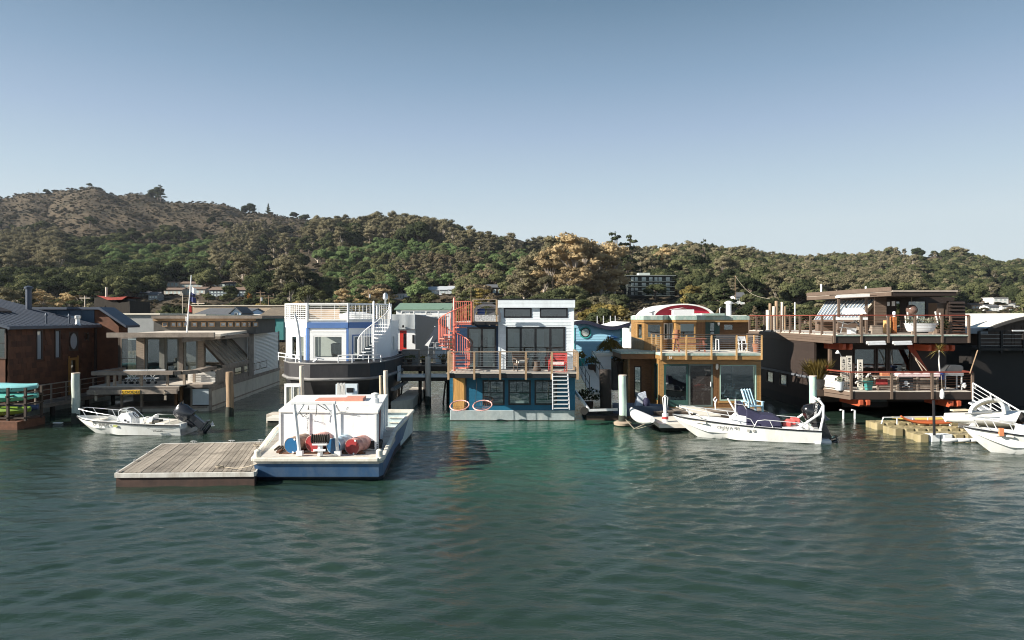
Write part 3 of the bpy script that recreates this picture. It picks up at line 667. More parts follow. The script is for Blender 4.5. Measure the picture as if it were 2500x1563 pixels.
def text(s, T, size, m, parent=None, name='lettering', label=None, ext=.004, align='LEFT', sx=1.0):
    c = bpy.data.curves.new(name, 'FONT'); c.body = s; c.size = size; c.extrude = ext; c.align_x = align; c.materials.append(m); c.resolution_u = 2
    o = bpy.data.objects.new(name, c); sc.collection.objects.link(o)
    M = T @ Matrix.Rotation(R(90), 4, 'X') @ Matrix.Diagonal((sx, 1, 1, 1))
    if parent is not None: o.parent = parent; M = wmat(parent).inverted() @ M
    o.matrix_local = M
    me = bpy.data.meshes.new_from_object(o); n = bpy.data.objects.new(name, me); bpy.data.objects.remove(o); sc.collection.objects.link(n)
    if parent is not None: n.parent = parent
    n.matrix_local = M
    return tag(n, label)
ink = mat('black_lettering', (.02,.02,.02), .6, .05)

# ------------------------------------------------------------------ the two-tone floating house
def two_tone_house():
    Y0, YU, YD = 35.06, 36.1, 33.75
    t = thing('floating_house', 'two storey floating house, half white boards and half dark blue, with coral spiral stair', 'houseboat', (0, Y0, 0))
    x0, x1 = gx(1098, Y0), gx(1404, Y0); zh = .53; zd = 2.56
    MB().box(x0+.02, x1-.02, Y0-.06, Y0+11, -.9, zh).build('hull', conc, t, bevel=.03)
    MB().box(x0+.0, x1-.0, Y0-.075, Y0+.2, -.3, .035).build('waterline', weed, t)
    T = Tf(0, Y0)
    # lower storey
    W = []
    for (a, b) in ((1178,1232),(1241,1296),(1305,1360)): W.append((gx(a,Y0), gx(b,Y0), gz(989,Y0), gz(928,Y0)))
    dr = (gx(1106,Y0), gx(1136,Y0), gz(1002,Y0)+.01, gz(922,Y0)-.02)
    wall('lower_wall', t, T, x0, x1, zh, zd-.26, blue_w, W+[dr], .12)
    siding(t, T, x0, x1, zh, zd-.26, .2, blue_w, W+[dr], proud=.010)
    for q in W: window(t, T, *q, black_f, .085, 0, 1, glass_d, label=None)
    for q in W:
        for k in (1, 2): MB(T).box(q[0]+.085+(q[1]-q[0]-.17)*k/3-.012, q[0]+.085+(q[1]-q[0]-.17)*k/3+.012, -.025, .03, (q[2]+q[3])/2+.02, q[3]-.085).build('glazing_bar', black_f, t)
    dm = mat('honey_door_wood', (.56,.31,.10), .5, .2, 2, .1, stretch=(9,9,1), rnd=.1)
    d = MB(T).box(dr[0], dr[1], -.05, .1, dr[2], dr[3]).build('door', dm, t)
    for k in range(4): MB(T).box(dr[0]+.11+k*.118, dr[0]+.222+k*.118, -.066, -.048, dr[2]+.02, dr[3]-.02).build('plank', dm, d)
    MB(T).box(dr[1]+.01, dr[1]+.07, -.05, .02, dr[2], dr[3]).build('door_jamb', black_f, t)
    # side and back walls, floors, interior
    MB().box(x0, x0+.12, Y0+.12, Y0+11, zh, zd-.26).build('side_wall', blue_w, t); MB().box(x1-.12, x1, Y0+.12, Y0+11, zh, zd-.26).build('side_wall', blue_w, t)
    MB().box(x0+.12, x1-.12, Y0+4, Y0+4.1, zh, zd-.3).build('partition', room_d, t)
    # upper storey
    xb, xm, xe = gx(1153,YU), gx(1218,YU), gx(1401,YU); zr = gz(731,YU); zb = 4.98
    T2 = Tf(0, YU); xl = gx(1108, YU)
    door1 = (gx(1141,YU), gx(1212,YU), zd+.03, gz(799,YU)); door2 = (gx(1235,YU), gx(1380,YU), zd+.03, gz(798,YU))
    wt = [(gx(1230,YU), gx(1298,YU), gz(776,YU), gz(752,YU)), (gx(1318,YU), gx(1386,YU), gz(776,YU), gz(752,YU))]
    wall('upper_wall', t, T2, xl, xm, zd, zb, navy_w, [door1], label='dark blue upper wall')
    siding(t, T2, xl, xm, zd, zb, .2, navy_w, [door1], proud=.010)
    wall('upper_wall', t, T2, xm, xe, zd, zr-.02, siding_w, [door2]+wt, label='white boarded upper wall')
    siding(t, T2, xm, xe, zd, zr-.46, .155, siding_w, [door2]+wt)
    MB(T2).box(xm-.05, xe+.05, -.14, .1, zr-.45, zr-.03).build('parapet', siding_w, t)
    for k in (0, 1): MB(T2).box(xm-.05, xe+.05, -.152, -.142, zr-.44+k*.2, zr-.25+k*.2).build('board', siding_w, t)
    MB().box(xm-.07, xe+.07, YU-.17, YU+8.2, zr-.028, zr+.03).build('roof', black_f, t)
    MB(T2).box(xm-.03, xm+.07, -.03, .0, zd, zr-.46).build('corner_board', siding_w, t); MB(T2).box(xe-.09, xe+.01, -.03, .0, zd, zr-.46).build('corner_board', siding_w, t)
    MB().box(xe-.12, xe, YU+.12, YU+8, zd, zr-.03).build('side_wall', siding_w, t); MB().box(xm, xm+.1, YU+.12, YU+8, zb, zr-.03).build('side_wall', siding_w, t)
    MB().box(xl, xl+.1, YU+.12, YU+8, zd, zb).build('side_wall', navy_w, t)
    MB().box(xl, xm-.02, YU-.02, YU+8, zb, zb+.1).build('terrace_floor', deck_m, t)
    MB().box(xl+.1, xe-.12, YU+4.6, YU+4.7, zd, zb-.02).build('partition', room_m, t)
    MB().box(xm+.1, xe-.12, YU+.6, YU+4.6, 4.95, 5.0).build('ceiling', room_m, t)
    MB().box(xm+.1, xe-.12, YU+2.6, YU+2.7, 5.05, zr-.04).build('partition', room_m, t)
    window(t, T2, *door1, black_f, .1, 0, 0, glass, name='sliding_door', panes=2)
    window(t, T2, *door2, black_f, .1, 0, 0, glass, name='sliding_door', panes=4)
    for q in wt: window(t, T2, *q, black_f, .075, 0, 0, glass)
    # interior hints: curtains and a stair inside, pale counter
    for (a, b) in ((door2[0]+.15, door2[0]+.45), (door1[1]-.45, door1[1]-.2)):
        c = MB(T2); n = 8
        for k in range(n): c.beam((a+(b-a)*k/n, .22+.03*(k % 2), zd+.05), (a+(b-a)*k/n, .22+.03*(k % 2), 4.55), .05, .03)
        c.build('curtain', curtain_m, t)
    MB(T2).box(door2[0]+1.9, door2[1]-.2, 3.0, 3.6, zd, zd+.9).build('kitchen_counter', whitec, t)
    for (a_, b_, y_, h0, h1, m_) in ((.25,.75,1.2,0,1.9,whitec),(1.0,1.5,2.2,0,2.0,room_d),(1.75,2.2,3.9,.9,2.0,whitec),(2.3,3.0,2.6,1.25,1.75,curtain_m),(.9,1.7,.9,0,.55,room_m),(2.0,2.7,.8,0,.5,wood_w)): MB(T2).box(door2[0]+a_, door2[0]+b_, y_, y_+.3, zd+h0, zd+h1).build('inner_furniture', m_, t)
    for (a_, b_, y_, h0, h1, m_) in ((.1,.5,1.6,.9,1.9,whitec),(.8,1.3,2.4,.2,1.6,room_d)): MB(T2).box(door1[0]+a_, door1[0]+b_, y_, y_+.2, zd+h0, zd+h1).build('inner_furniture', m_, t)
    for q in wt:
        for (a_, b_, h_, m_) in ((.1,.5,.35,room_d),(.6,1.0,.2,wood_w)): MB(T2).box(q[0]+a_, q[0]+b_, 1.0, 1.3, q[2]-.1, q[2]+h_).build('inner_furniture', m_, t)
    MB(T2).box(door1[0]+.3, door1[1]-.3, 2.0, 2.8, zd, zd+.75).build('inner_table', whitec, t)
    # deck
    MB().box(x0+.0, x1+.06, YD, YU-.13, zd-.26, zd-.045).build('deck_frame', black_f, t)
    n = 15; ya, yb = YD-.02, YU-.13
    for k in range(n): MB().box(x0-.04, x1+.10, ya+(yb-ya)*k/n, ya+(yb-ya)*(k+1)/n-.012, zd-.043, zd).build('deck_board', deck_m, t)
    xa, xz = gx(1095, YD), gx(1410, YD)
    railing(t, [(xa, YU-.4, zd), (xa, YD-.05, zd), (xz, YD-.05, zd), (xz, YU-.4, zd)], 1.04, post_m, wood_w, .1, 1.26, 8, .33)
    gr = MB(); xg0, xg1 = gx(1347, YD), gx(1384, YD)
    for (p, q) in (((xg0,zd+.05),(xg0,zd+1)),((xg1,zd+.05),(xg1,zd+1)),((xg0,zd+1),(xg1,zd+1)),((xg0,zd+.05),(xg1,zd+.05))): gr.beam((p[0], YD-.05, p[1]), (q[0], YD-.05, q[1]), .03, .03)
    gr.build('gate', coral, t)
    # terrace
    MB().box(gx(1151,YU-1), xm-.05, YU-.9, YU-.02, zb-.06, zb+.1).build('terrace_edge', black_f, t)
    railing(t, [(gx(1154,YU-.9), YU-.85, zb+.1), (xm-.1, YU-.85, zb+.1)], 1.15, post_m, wood_w, .09, 1.35, 7, .2)
    for xx in (1113, 1158, 1196): MB().lathe([(.04, zb-.12), (.04, zb-.06)], Tf(gx(xx, YU), YU-.5), 8).build('downlight', whitec, t)
    # coral spiral stair
    cx, cy, r = gx(1109, 34.95), 34.95, .80; zt = zb+.02
    st = MB().lathe([(.07, zd), (.07, zt+1.25), (.02, zt+1.32)], Tf(cx, cy), 10).build('spiral_stair', coral, t)
    N = 12; A0, A1 = R(-38), R(322)
    for k in range(N):
        a = A0+(A1-A0)*k/N; a2 = A0+(A1-A0)*(k+1.12)/N; z = zd+(zt-zd)*(k+1)/(N+1)
        P = [(cx+.06*math.cos(a), cy+.06*math.sin(a))] + [(cx+r*math.cos(a+(a2-a)*j/3), cy+r*math.sin(a+(a2-a)*j/3)) for j in range(4)]
        MB().prism(P, z-.05, z).build('tread', coral, st)
    hr = MB(); pts = []
    for k in range(N*3+1):
        a = A0+(A1-A0)*k/(N*3); z = zd+(zt-zd)*(k/3+1)/(N+1); p = Vector((cx+r*math.cos(a), cy+r*math.sin(a), z)); pts.append(p+Vector((0,0,.95)))
        MB().tube([p-Vector((0,0,.05)), p+Vector((0,0,.95))], .013, 4).build('baluster', coral, st)
    hr.tube(pts, .028, 6).build('handrail', coral, st)
    px0, px1 = cx+.06, gx(1150, 34.5)
    MB().box(px0, px1+.02, cy-.75, cy+.7, zt-.07, zt).build('landing', coral, st)
    lr = MB()
    for z in (zt+.03, zt+1.1): lr.beam((px0, cy-.75, z), (px1, cy-.75, z), .04, .04).beam((px1, cy-.75, z), (px1, YU-.9, z), .04, .04)
    lr.build('landing_rail', coral, st)
    for k in range(9): x = px0+(px1-px0)*k/8; MB().beam((x, cy-.75, zt), (x, cy-.75, zt+1.1), .022, .022).build('baluster', coral, st)
    for k in range(1, 5): y = cy-.75+.25*k; MB().beam((px1, y, zt), (px1, y, zt+1.1), .022, .022).build('baluster', coral, st)
    # boat ladder of aluminium steps
    xl0, xl1 = gx(1349, 33.6), gx(1386, 33.6)
    ld = MB().beam((xl0, YD-.1, zd-.05), (xl0-.03, 33.0, gz(1000,33.1)), .05, .11).beam((xl1, YD-.1, zd-.05), (xl1+.03, 33.0, gz(1000,33.1)), .05, .11).build('boarding_ladder', alu, t)
    for k in range(9):
        f = (k+.5)/9; z = (zd-.05)*(1-f)+gz(1000,33.1)*f; y = (YD-.1)*(1-f)+33.0*f
        MB().box(xl0+.02, xl1-.02, y-.09, y+.04, z-.045, z+.0).build('step', alu, ld)
    # crab nets hanging from the deck
    hoopm = mat('pink_hoop', (.80,.42,.38), .5, .1); netm = mat('net_cord', (.30,.13,.09), .8, .1)
    for i, (px, lab) in enumerate(((1122, 'left hoop net with pink ring hanging in front of the wooden door'), (1178, 'right hoop net with pink ring hanging beside the first lower window'))):
        c = Vector((gx(px, 33.9), 33.9, gz(990, 33.9))); rr = .47
        hp = thing('hoop_net', lab, 'hoop net', (c.x, c.y, c.z), 'hoop nets hanging under the deck')
        ring = [c+Vector((rr*math.cos(a), rr*.84*math.sin(a), .20*math.sin(a)+.03*math.cos(a))) for a in [2*math.pi*k/24 for k in range(25)]]
        MB().tube(ring, .03, 6, False).build('ring', hoopm, hp)
        nb = MB()
        for k in range(24):
            a = 2*math.pi*k/24; e = c+Vector((.2*math.cos(a), .2*math.sin(a), -.22)); nb.tube([ring[k], (ring[k]+e)/2-Vector((0,0,.06)), e], .005, 3, False)
        for q in (.8, .55): nb.tube([c+Vector((rr*q*math.cos(a), rr*q*.9*math.sin(a), -.22*(1.05-q)*1.7)) for a in [2*math.pi*k/20 for k in range(21)]], .005, 3, False)
        nb.build('net', netm, hp, kind='stuff')
        hb = MB()
        for s in (-.35, .35): hb.tube([c+Vector((s, 0, 0)), Vector((c.x+s*.8, 33.95, zd-.26))], .011, 4)
        hb.build('hanging_rope', black_f, hp)
    # furniture on the deck
    wick = mat('brown_wicker', (.085,.060,.045), .8, .35, 14, .5)
    for px, dx in ((1268, 0), (1283, .0)): pass
    a = thing('wicker_chair', 'brown wicker armchair on the deck before the sliding doors', 'chair', (gx(1272,34.8), 34.8, zd))
    T3 = Tf(gx(1272,34.8), 34.8, zd, R(20))
    MB(T3).box(-.3,.3,-.3,.3,.3,.42).build('seat', wick, a)
    MB(T3).loft([[(-.34,.26,.4),(.34,.26,.4),(.34,.32,.4),(-.34,.32,.4)],[(-.36,.36,.9),(.36,.36,.9),(.36,.41,.9),(-.36,.41,.9)]]).build('backrest', wick, a)
    for s in (-.33, .33): MB(T3).beam((s,-.3,.62),(s,.34,.66),.06,.05).build('armrest', wick, a)
    for sx in (-.28,.28):
        for sy in (-.26,.28): MB(T3).beam((sx,sy,0),(sx,sy,.34 if sy > 0 else .62),.045,.045).build('leg', wick, a)
    MB(T3).box(-.2,.2,-.2,.15,.42,.55).build('cushion', mat('cream_cushion', (.6,.56,.5), .9), a)
    stool = MB().lathe([(.17,zd),(.21,zd+.1),(.13,zd+.35),(.15,zd+.5),(.19,zd+.53)], Tf(gx(1311,34.6),34.6), 14); tag(stool.build('stool', wick), 'dark round drum stool between the wicker chair and the red chair', 'stool')
    rc = thing('lounge_chair', 'red framed lounge chair with striped cushions behind the gate', 'chair', (gx(1362,34.7), 34.7, zd))
    rm = mat('red_chair_paint', (.40,.035,.03), .5, .1); T4 = Tf(gx(1362,34.7), 34.7, zd, R(-12))
    for s in (-.4,.4): MB(T4).beam((s,-.4,.3),(s,.45,.85),.05,.05).beam((s,-.4,0),(s,-.4,.6),.05,.05).beam((s,.3,0),(s,.3,.7),.05,.05).build('side_frame', rm, rc)
    for k in range(5): MB(T4).box(-.4,.4,-.4+.15*k,-.3+.15*k,.32,.35).build('slat', rm, rc)
    for k in range(4): MB(T4).box(-.4,.4,.3+.03*k,.34+.03*k,.42+.13*k,.51+.13*k).build('slat', rm, rc)
    MB(T4).box(-.34,.34,-.34,.24,.36,.46).build('cushion', mat('striped_cushion', (.55,.5,.48), .9, .4, 9, stretch=(1,6,1)), rc)
    # terrace furniture
    gf = mat('grey_frame', (.10,.10,.11), .5)
    so_ = thing('egg_chair', 'dark round outdoor sofa with pale cushions on the roof terrace', 'sofa', (gx(1188,YU), YU+.2, zb+.1))
    pr = [(-.75,0),(-.75,.45),(-.55,.8),(-.2,.95),(.3,.95),(.6,.8),(.75,.4),(.75,0),(.62,0),(.62,.38),(.5,.68),(.25,.82),(-.15,.82),(-.45,.7),(-.62,.4),(-.62,0)]
    MB(Tf(gx(1188,YU),YU+.2,zb+.1)).xz(pr, -.3, .5).build('frame', gf, so_); MB(Tf(gx(1188,YU),YU+.2,zb+.1)).box(-.62,.62,-.3,.45,.02,.35).build('seat', mat('patterned_cushion', (.42,.43,.44), .9, .7, 9), so_)
    MB(Tf(gx(1188,YU),YU+.2,zb+.1)).box(-.5,-.1,-.1,.1,.36,.68).build('cushion', mat('blue_cushion', (.03,.07,.25), .9), so_)
    MB(Tf(gx(1188,YU),YU+.2,zb+.1)).box(.0,.45,-.1,.1,.36,.7).build('cushion', gf, so_)
    return t
two_tone_house()
# ------------------------------------------------------------------ wooden float with planks (front left)
def plank_dock():
    z = .42; A, B, C, D = on(283,1156,z), on(621,1153,z), on(663,1078,z), on(398,1083,z)
    t = thing('floating_dock', 'low wooden float of weathered planks with white edging, tied to the blue barge', 'dock', (A.x, A.y, 0))
    q = [A, B, C, D]
    MB().prism([(p.x, p.y) for p in q], -.2, z-.13).build('float_body', mat('stained_timber_side', (.060,.034,.026), .8, .4, 2, .3, dirt=(.02,.018,.016), dirtamt=.7), t)
    e = MB()
    for a, b in zip(q, q[1:]+q[:1]): e.beam(Vector((a.x,a.y,z-.065)), Vector((b.x,b.y,z-.065)), .10, .13)
    e.build('edge_beam', mat('white_edging', (.62,.60,.55), .6, .15, 3, .2, dirt=(.25,.2,.15), dirtamt=.6, dscale=1.5), t)
    n = 29
    for k in range(n):
        u0, u1 = (k+.05)/n, (k+.95)/n; e0, e1 = .02+random.uniform(0,.006), .98-random.uniform(0,.006)
        P = [(A.lerp(B,u).lerp(D.lerp(C,u), v)) for u, v in ((u0,e0),(u1,e0),(u1,e1),(u0,e1))]
        dz = random.uniform(-.006,.006); MB().prism([(p.x,p.y) for p in P], z-.05, z+.006+dz).build('plank', plank_m, t)
    def cleat(p, rz=0):
        b = MB(Tf(p.x, p.y, z+.01, rz)); b.tube([(-.12,0,.05),(-.05,0,.065),(.05,0,.065),(.12,0,.05)], .014, 6).box(-.05,-.03,-.015,.015,0,.06).box(.03,.05,-.015,.015,0,.06); b.build('cleat', steel, t)
    for f in (.03, .35, .62): cleat(A.lerp(D, f), R(100))
    for f in (.28, .63, .9): cleat(D.lerp(C, f))
    rp = MB()
    p0 = A.lerp(B,.72).lerp(D.lerp(C,.72), .12)
    rp.tube([p0+Vector((.1*math.cos(a)*(1+.15*a/6), .1*math.sin(a), .03+.004*a)) for a in [k*.5 for k in range(26)]], .016, 5)
    tag(rp.build('rope_coil', rope_m), 'small coil of pale rope on the near side of the plank dock', 'rope')
    a0, a1 = p0+Vector((.12,0,.04)), on(628, 1132, .8)
    tag(MB().tube([a0.lerp(a1, k/8)-Vector((0,0,.09*math.sin(math.pi*k/8))) for k in range(9)], .014, 5).build('mooring_rope', rope_m), 'thin rope running from the plank dock to the blue barge corner', 'rope')
    p1 = A.lerp(B,.955).lerp(D.lerp(C,.955), .82); rp = MB()
    for j in range(3): rp.tube([p1+Vector(((.14+.03*j)*math.cos(a)-.1*j, .12*math.sin(a), .03+.01*j)) for a in [k*.6 for k in range(12)]], .02, 5)
    tag(rp.build('rope_coil', rope_m), 'pale heap of rope at the far corner of the plank dock', 'rope')
plank_dock()

# ------------------------------------------------------------------ work barge with white box cabin
def barge():
    zd = .78
    P = [on(627,1128,zd), on(934,1128,zd), on(1006,1006,1.15), on(960,1004,1.15), on(700,1050,zd)]
    FL, FR = Vector((gx(627,22.2), 21.9, 0)), Vector((gx(936,22.2), 21.9, 0))
    yb = 31.0; xR, xL = -4.45, -9.6
    t = thing('work_barge', 'flat blue and white work barge carrying a white box cabin and four drums', 'barge', (-6.3, 22, 0))
    plan = [(FL.x,FL.y),(FR.x-.1,FR.y),(FR.x,FR.y+.25),(xR,26),(xR-.05,yb),(-9.7,yb),(-9.3,26.8)]
    def ring(z, s, dy): return [Vector((p[0]*1+(-.02 if i in (1,2,3,4) else .02)*s, p[1]+(dy if i in (0,1,2) else 0), z)) for i, p in enumerate(plan)]
    zt = [.70,.70,.72,.95,1.02,1.02,.85]
    def ringz(f, s, dy): return [Vector((p.x,p.y,-.6+(zt[i]+.6)*f)) for i, p in enumerate(ring(0,s,dy))]
    MB().loft([ringz(0,6,.9), ringz(.56,2,.18), ringz(.56+.02,2,.18)], smooth=False).build('hull_bottom', antif, t)
    MB().loft([ringz(.575,1,.17), ringz(1,0,0)], cap=False, smooth=False).build('hull', bargeb, t)
    MB().loft([ringz(.575,5,.30), ringz(1,4,.10)], cap=False, smooth=False).build('inner_lining', mat('pale_blue_inner', (.55,.66,.68), .6, .15, 2, dirt=(.3,.27,.2), dirtamt=.4), t)
    # deck inside and coaming round the edge
    MB().prism(plan[:3]+[(xR,26),(-4.6,27.6),(-9.3,27.6),(-9.3,26.8)], .6, zd-.03).build('deck', mat('barge_deck', (.58,.54,.48), .7, .2, 2, .2, dirt=(.30,.20,.12), dirtamt=.6, dscale=1), t)
    top = [Vector((p[0], p[1], zt[i]+.04)) for i, p in enumerate(plan)]
    c = MB()
    for i in range(len(top)):
        a, b = top[i], top[(i+1) % len(top)]
        if i == 4: continue
        c.beam(a, b, .15, .13)
    c.build('coaming', cream_p, t, bevel=.03)
    for (x, y) in ((FL.x+.1, FL.y+.1), (FR.x-.1, FR.y+.14)): MB().lathe([(.11,.78),(.11,1.0),(.05,1.05)], Tf(x,y), 12).build('corner_bollard', cream_p, t)
    # well deck at the back
    MB().box(-9.4, xR-.1, 27.7, yb-.1, .05, .12).build('well_floor', mat('well_floor', (.22,.19,.15), .8, .3, 3, dirt=(.1,.07,.05), dirtamt=.6), t)
    MB().box(-9.5, xR-.06, yb-.12, yb-.02, .12, 1.0).build('stern_board', mat('pale_blue_inner', (.55,.66,.68), .6, .15, 2, dirt=(.3,.27,.2), dirtamt=.4), t)
    MB().box(xR-.1, xR-.04, 27.6, yb-.12, .12, .98).build('inner_side', mat('pale_blue_inner', ()), t)
    MB().box(-9.6, xR-.04, yb-.2, yb+.06, 1.0, 1.12).build('stern_cap', cream_p, t)
    for k in range(3): MB().box(xR-1.1, xR-.1, yb-.16, yb-.12, .3+.22*k, .34+.22*k).build('rib', cream_p, t)
    # cabin
    zc = 2.10
    a, b, c2, d = on(684,1000,zc), on(921,1003,zc), on(944,963,zc), on(727,965,zc)
    cabm = mat('streaked_cabin_white', (.80,.81,.82), .4, .04, 3, stretch=(3,3,.4), dirt=(.46,.33,.22), dirtamt=.42, dscale=1.7)
    cab = MB().prism([(p.x,p.y) for p in (a,b,c2,d)], zd-.03, zc-.1).build('cabin', cabm, t)
    def ex(s): 
        m = (a+b+c2+d)/4; return [((p.x-m.x)*s+m.x, (p.y-m.y)*s+m.y) for p in (a,b,c2,d)]
    MB().prism(ex(1.025), zc-.1, zc).build('roof', white, cab, bevel=.02)
    for f in (.0, .30, .62, .985):
        p = a.lerp(b, f); q = a.lerp(b, min(1, f+.018)); MB().beam((p.x, p.y-.02, zd), (p.x, p.y-.02, zc-.12), .07, .05).build('batten', whitec, cab)
    rs = mat('maroon_panel', (.16,.03,.045), .6, .2, 3)
    u = lambda f, z: (b.lerp(c2, f).x+.012, b.lerp(c2, f).y, z)
    MB().add([u(.04,zc-.15),u(.34,zc-.15),u(.30,1.5),u(.22,zd+.05),u(.05,zd+.05),u(.12,1.5)], [(0,1,2,5),(5,2,3,4)]).build('maroon_flap', rs, cab)
    for f in (.01,.42,.7,.99): p = b.lerp(c2, f); MB().beam((p.x+.02,p.y,zd),(p.x+.02,p.y,zc-.12),.05,.08).build('batten', whitec, cab)
    # things on the cabin roof
    m = a.lerp(b,.55).lerp(d.lerp(c2,.55),.62)
    h = thing('hatch', 'flat salmon pink hatch board lying on the white cabin roof', 'hatch', (m.x, m.y, zc))
    T = Tf(m.x, m.y, zc, R(4)); MB(T).box(-.95,.15,-.42,.42,.0,.05).build('board', salmon, h); MB(T).box(.16,.85,-.46,.46,.0,.11).build('board', salmon, h)
    v = a.lerp(b,.93).lerp(d.lerp(c2,.93),.42); vb = thing('roof_vent', 'short white mushroom vent on the cabin roof of the barge', 'vent', (v.x,v.y,zc))
    MB().lathe([(.15,zc),(.15,zc+.16),(.09,zc+.18),(.09,zc+.3)], Tf(v.x,v.y), 14).build('pipe', whitec, vb); MB().lathe([(.13,zc+.3),(.14,zc+.36),(.05,zc+.39)], Tf(v.x,v.y), 14).build('cap', white, vb)
    # gantry
    g = thing('gantry', 'white tubular gantry frame standing over the drums at the barge front', 'gantry', (gx(760,22.6), 22.6, zd))
    yg = 22.4
    fl, fr = Vector((gx(732,yg),yg,zd)), Vector((gx(825,yg),yg,zd)); tl, tr = Vector((gx(719,yg-.1),yg-.15,gz(983,yg-.1))), Vector((gx(815,yg-.1),yg-.15,gz(983,yg-.1)))
    for p, q in ((fl,tl),(fr,tr)):
        MB().tube([p,q], .055, 10).build('leg', whitec, g); MB().cbox(p.x,p.y,zd,.2,.18,.14).build('foot', whitec, g)
    MB().beam(tl-Vector((.1,0,0)), tr+Vector((.08,0,0)), .1, .1).build('crossbar', whitec, g, bevel=.015)
    MB().tube([tl.lerp(fl,.27), tl.lerp(tr,.26)-Vector((0,0,.03))], .03, 8).tube([tr.lerp(fr,.27), tr.lerp(tl,.26)-Vector((0,0,.03))], .03, 8).build('brace', whitec, g)
    # chains looped on the cabin front
    def chain(pts, lab, r=.022):
        b2 = MB(); n = 0; pts = [Vector(p) for p in pts]
        for i in range(len(pts)-1):
            L = (pts[i+1]-pts[i]).length; k = max(2, int(L/.075))
            for j in range(k):
                p = pts[i].lerp(pts[i+1], (j+.5)/k); dd = (pts[i+1]-pts[i]).normalized(); s = Vector((1,0,0)) if n % 2 else Vector((0,1,0)); n += 1
                s = (s-dd*s.dot(dd)); s = s.normalized() if s.length > .1 else Vector((0,0,1))
                b2.tube([p+dd*.04*math.cos(x)+s*r*math.sin(x) for x in [6.2832*w/8 for w in range(9)]], .008, 4, False)
        tag(b2.build('chain', rope_d), lab, 'chain')
    yf = a.y-.12
    chain([at(754,990,yf), at(752,1008,yf), at(740,1018,yf), at(733,1008,yf-.3)], 'dark chain looping from the cabin edge to the left gantry leg')
    chain([at(754,994,yf), at(752,1024,yf), at(751,1052,yf)], 'thin chain hanging straight down the cabin front')
    chain([at(821,990,yf-.4), at(832,1012,yf), at(840,1012,yf), at(850,994,yf)], 'dark chain looping from the right gantry leg to the cabin edge')
    tag(MB().tube([at(774,986,yf-.3), at(773,1001,yf-.2), at(771,1016,yf-.2)], .012, 5).tube([at(774,986,yf-.3), at(801,1003,yf)], .014, 5).build('strap', rubber), 'black strap hanging from the middle of the gantry crossbar', 'strap')
    # drums
    def drum(px, py, Y, fm, sm, lab, rz, r=.30):
        c = at(px, py, Y); o = thing('steel_drum', lab, 'drum', (c.x, c.y, c.z-r), 'steel drums lying on the barge')
        M = Tf(c.x, c.y, c.z, rz) @ Matrix.Rotation(R(-90), 4, 'X')
        L = .88; MB().lathe([(r*.985,.0),(r,.01),(r,.26),(r+.016,.28),(r,.30),(r,.56),(r+.016,.58),(r,.60),(r,L)], M, 28).build('shell', sm, o)
        M2 = M @ Matrix.Translation((0,0,-.012)); MB().lathe([(r*.96,0),(r*.96,.02)], M2, 28).build('end', fm, o)
        MB().tube([M @ Vector((r*math.cos(x), r*math.sin(x), -.005)) for x in [6.2832*k/28 for k in range(29)]], .014, 6, False).build('rim', sm, o)
        for (u_, v_) in ((.12,-.21),(.06,.22)): MB().lathe([(.032,-.03),(.032,0)], M @ Tf(u_, v_), 10).build('bung', whitec, o)
    drum(712,1088,22.72, drum_b, drum_gs, 'blue ended steel drum with a rusty side, nearest the left gantry leg', R(-13), .26)
    drum(764,1083,22.78, drum_r, drum_rs, 'faded pink red steel drum behind the rope winch', R(-15), .27)
    drum(815,1089,22.72, drum_b, drum_bs, 'blue ended steel drum with a pale side behind the right gantry leg', R(-16), .26)
    drum(860,1091,22.66, drum_r, drum_rs, 'red ended steel drum beside the coiled black hose', R(-15), .26)
    cr = thing('drum_cradle', 'dark rusty steel cradle under the four drums', 'cradle', (gx(790,23.2),23.2,zd))
    for yy in (22.78, 23.4): MB().box(gx(682,yy), gx(892,yy), yy-.05, yy+.05, zd-.04, zd+.01).build('beam', rustm, cr)
    for px in (688, 737, 789, 838, 886): MB().box(gx(px,23.1)-.05, gx(px,23.1)+.05, 22.7, 23.5, zd+.01, zd+.07).build('chock', rustm, cr)
    # winch
    yw = 22.3; wx = gx(782, yw); wn = thing('winch', 'small white post winch wound with black rope before the drums', 'winch', (wx, yw, zd))
    MB().lathe([(.085,zd),(.085,zd+.36)], Tf(wx,yw), 12).build('post', whitec, wn); MB().beam((wx-.2,yw-.1,zd+.2),(wx+.2,yw-.1,zd+.2),.05,.06).build('crossarm', whitec, wn)
    MB().box(wx-.24,wx+.24,yw-.12,yw+.12,zd+.36,zd+.41).build('plate', whitec, wn)
    zz = zd+.56; sp = MB()
    for k in range(7): sp.lathe([(.08,-.02),(.135,-.012),(.142,0),(.135,.012),(.08,.02)], Tf(wx-.19+.062*k, yw, zz) @ Matrix.Rotation(R(90),4,'Y'), 16)
    sp.build('wound_rope', rope_d, wn, kind='stuff')
    for s in (-.26,.26): MB().lathe([(.155,-.012),(.155,.012)], Tf(wx+s,yw,zz) @ Matrix.Rotation(R(90),4,'Y'), 18).build('flange', rubber, wn)
    # hoses, lines, buoys
    hb = MB(); hc = at(906,1100,23.6); hc.z = zd
    for j in range(4): hb.tube([hc+Vector(((.34-.03*j)*math.cos(x)+.04*j, (.24-.02*j)*math.sin(x), .05+.06*j+.02*math.sin(3*x))) for x in [6.2832*k/20 for k in range(21)]], .045, 7, False)
    tag(hb.build('hose', rubber), 'heap of coiled black hose on the right of the barge deck', 'hose')
    hb = MB(); hc = at(690,1103,23.2); hc.z = zd
    for j in range(4): hb.tube([hc+Vector((-.2+.1*j, -.2, .05)), hc+Vector((-.15+.1*j, .1, .12)), hc+Vector((-.1+.1*j, .3, .05))], .035, 6)
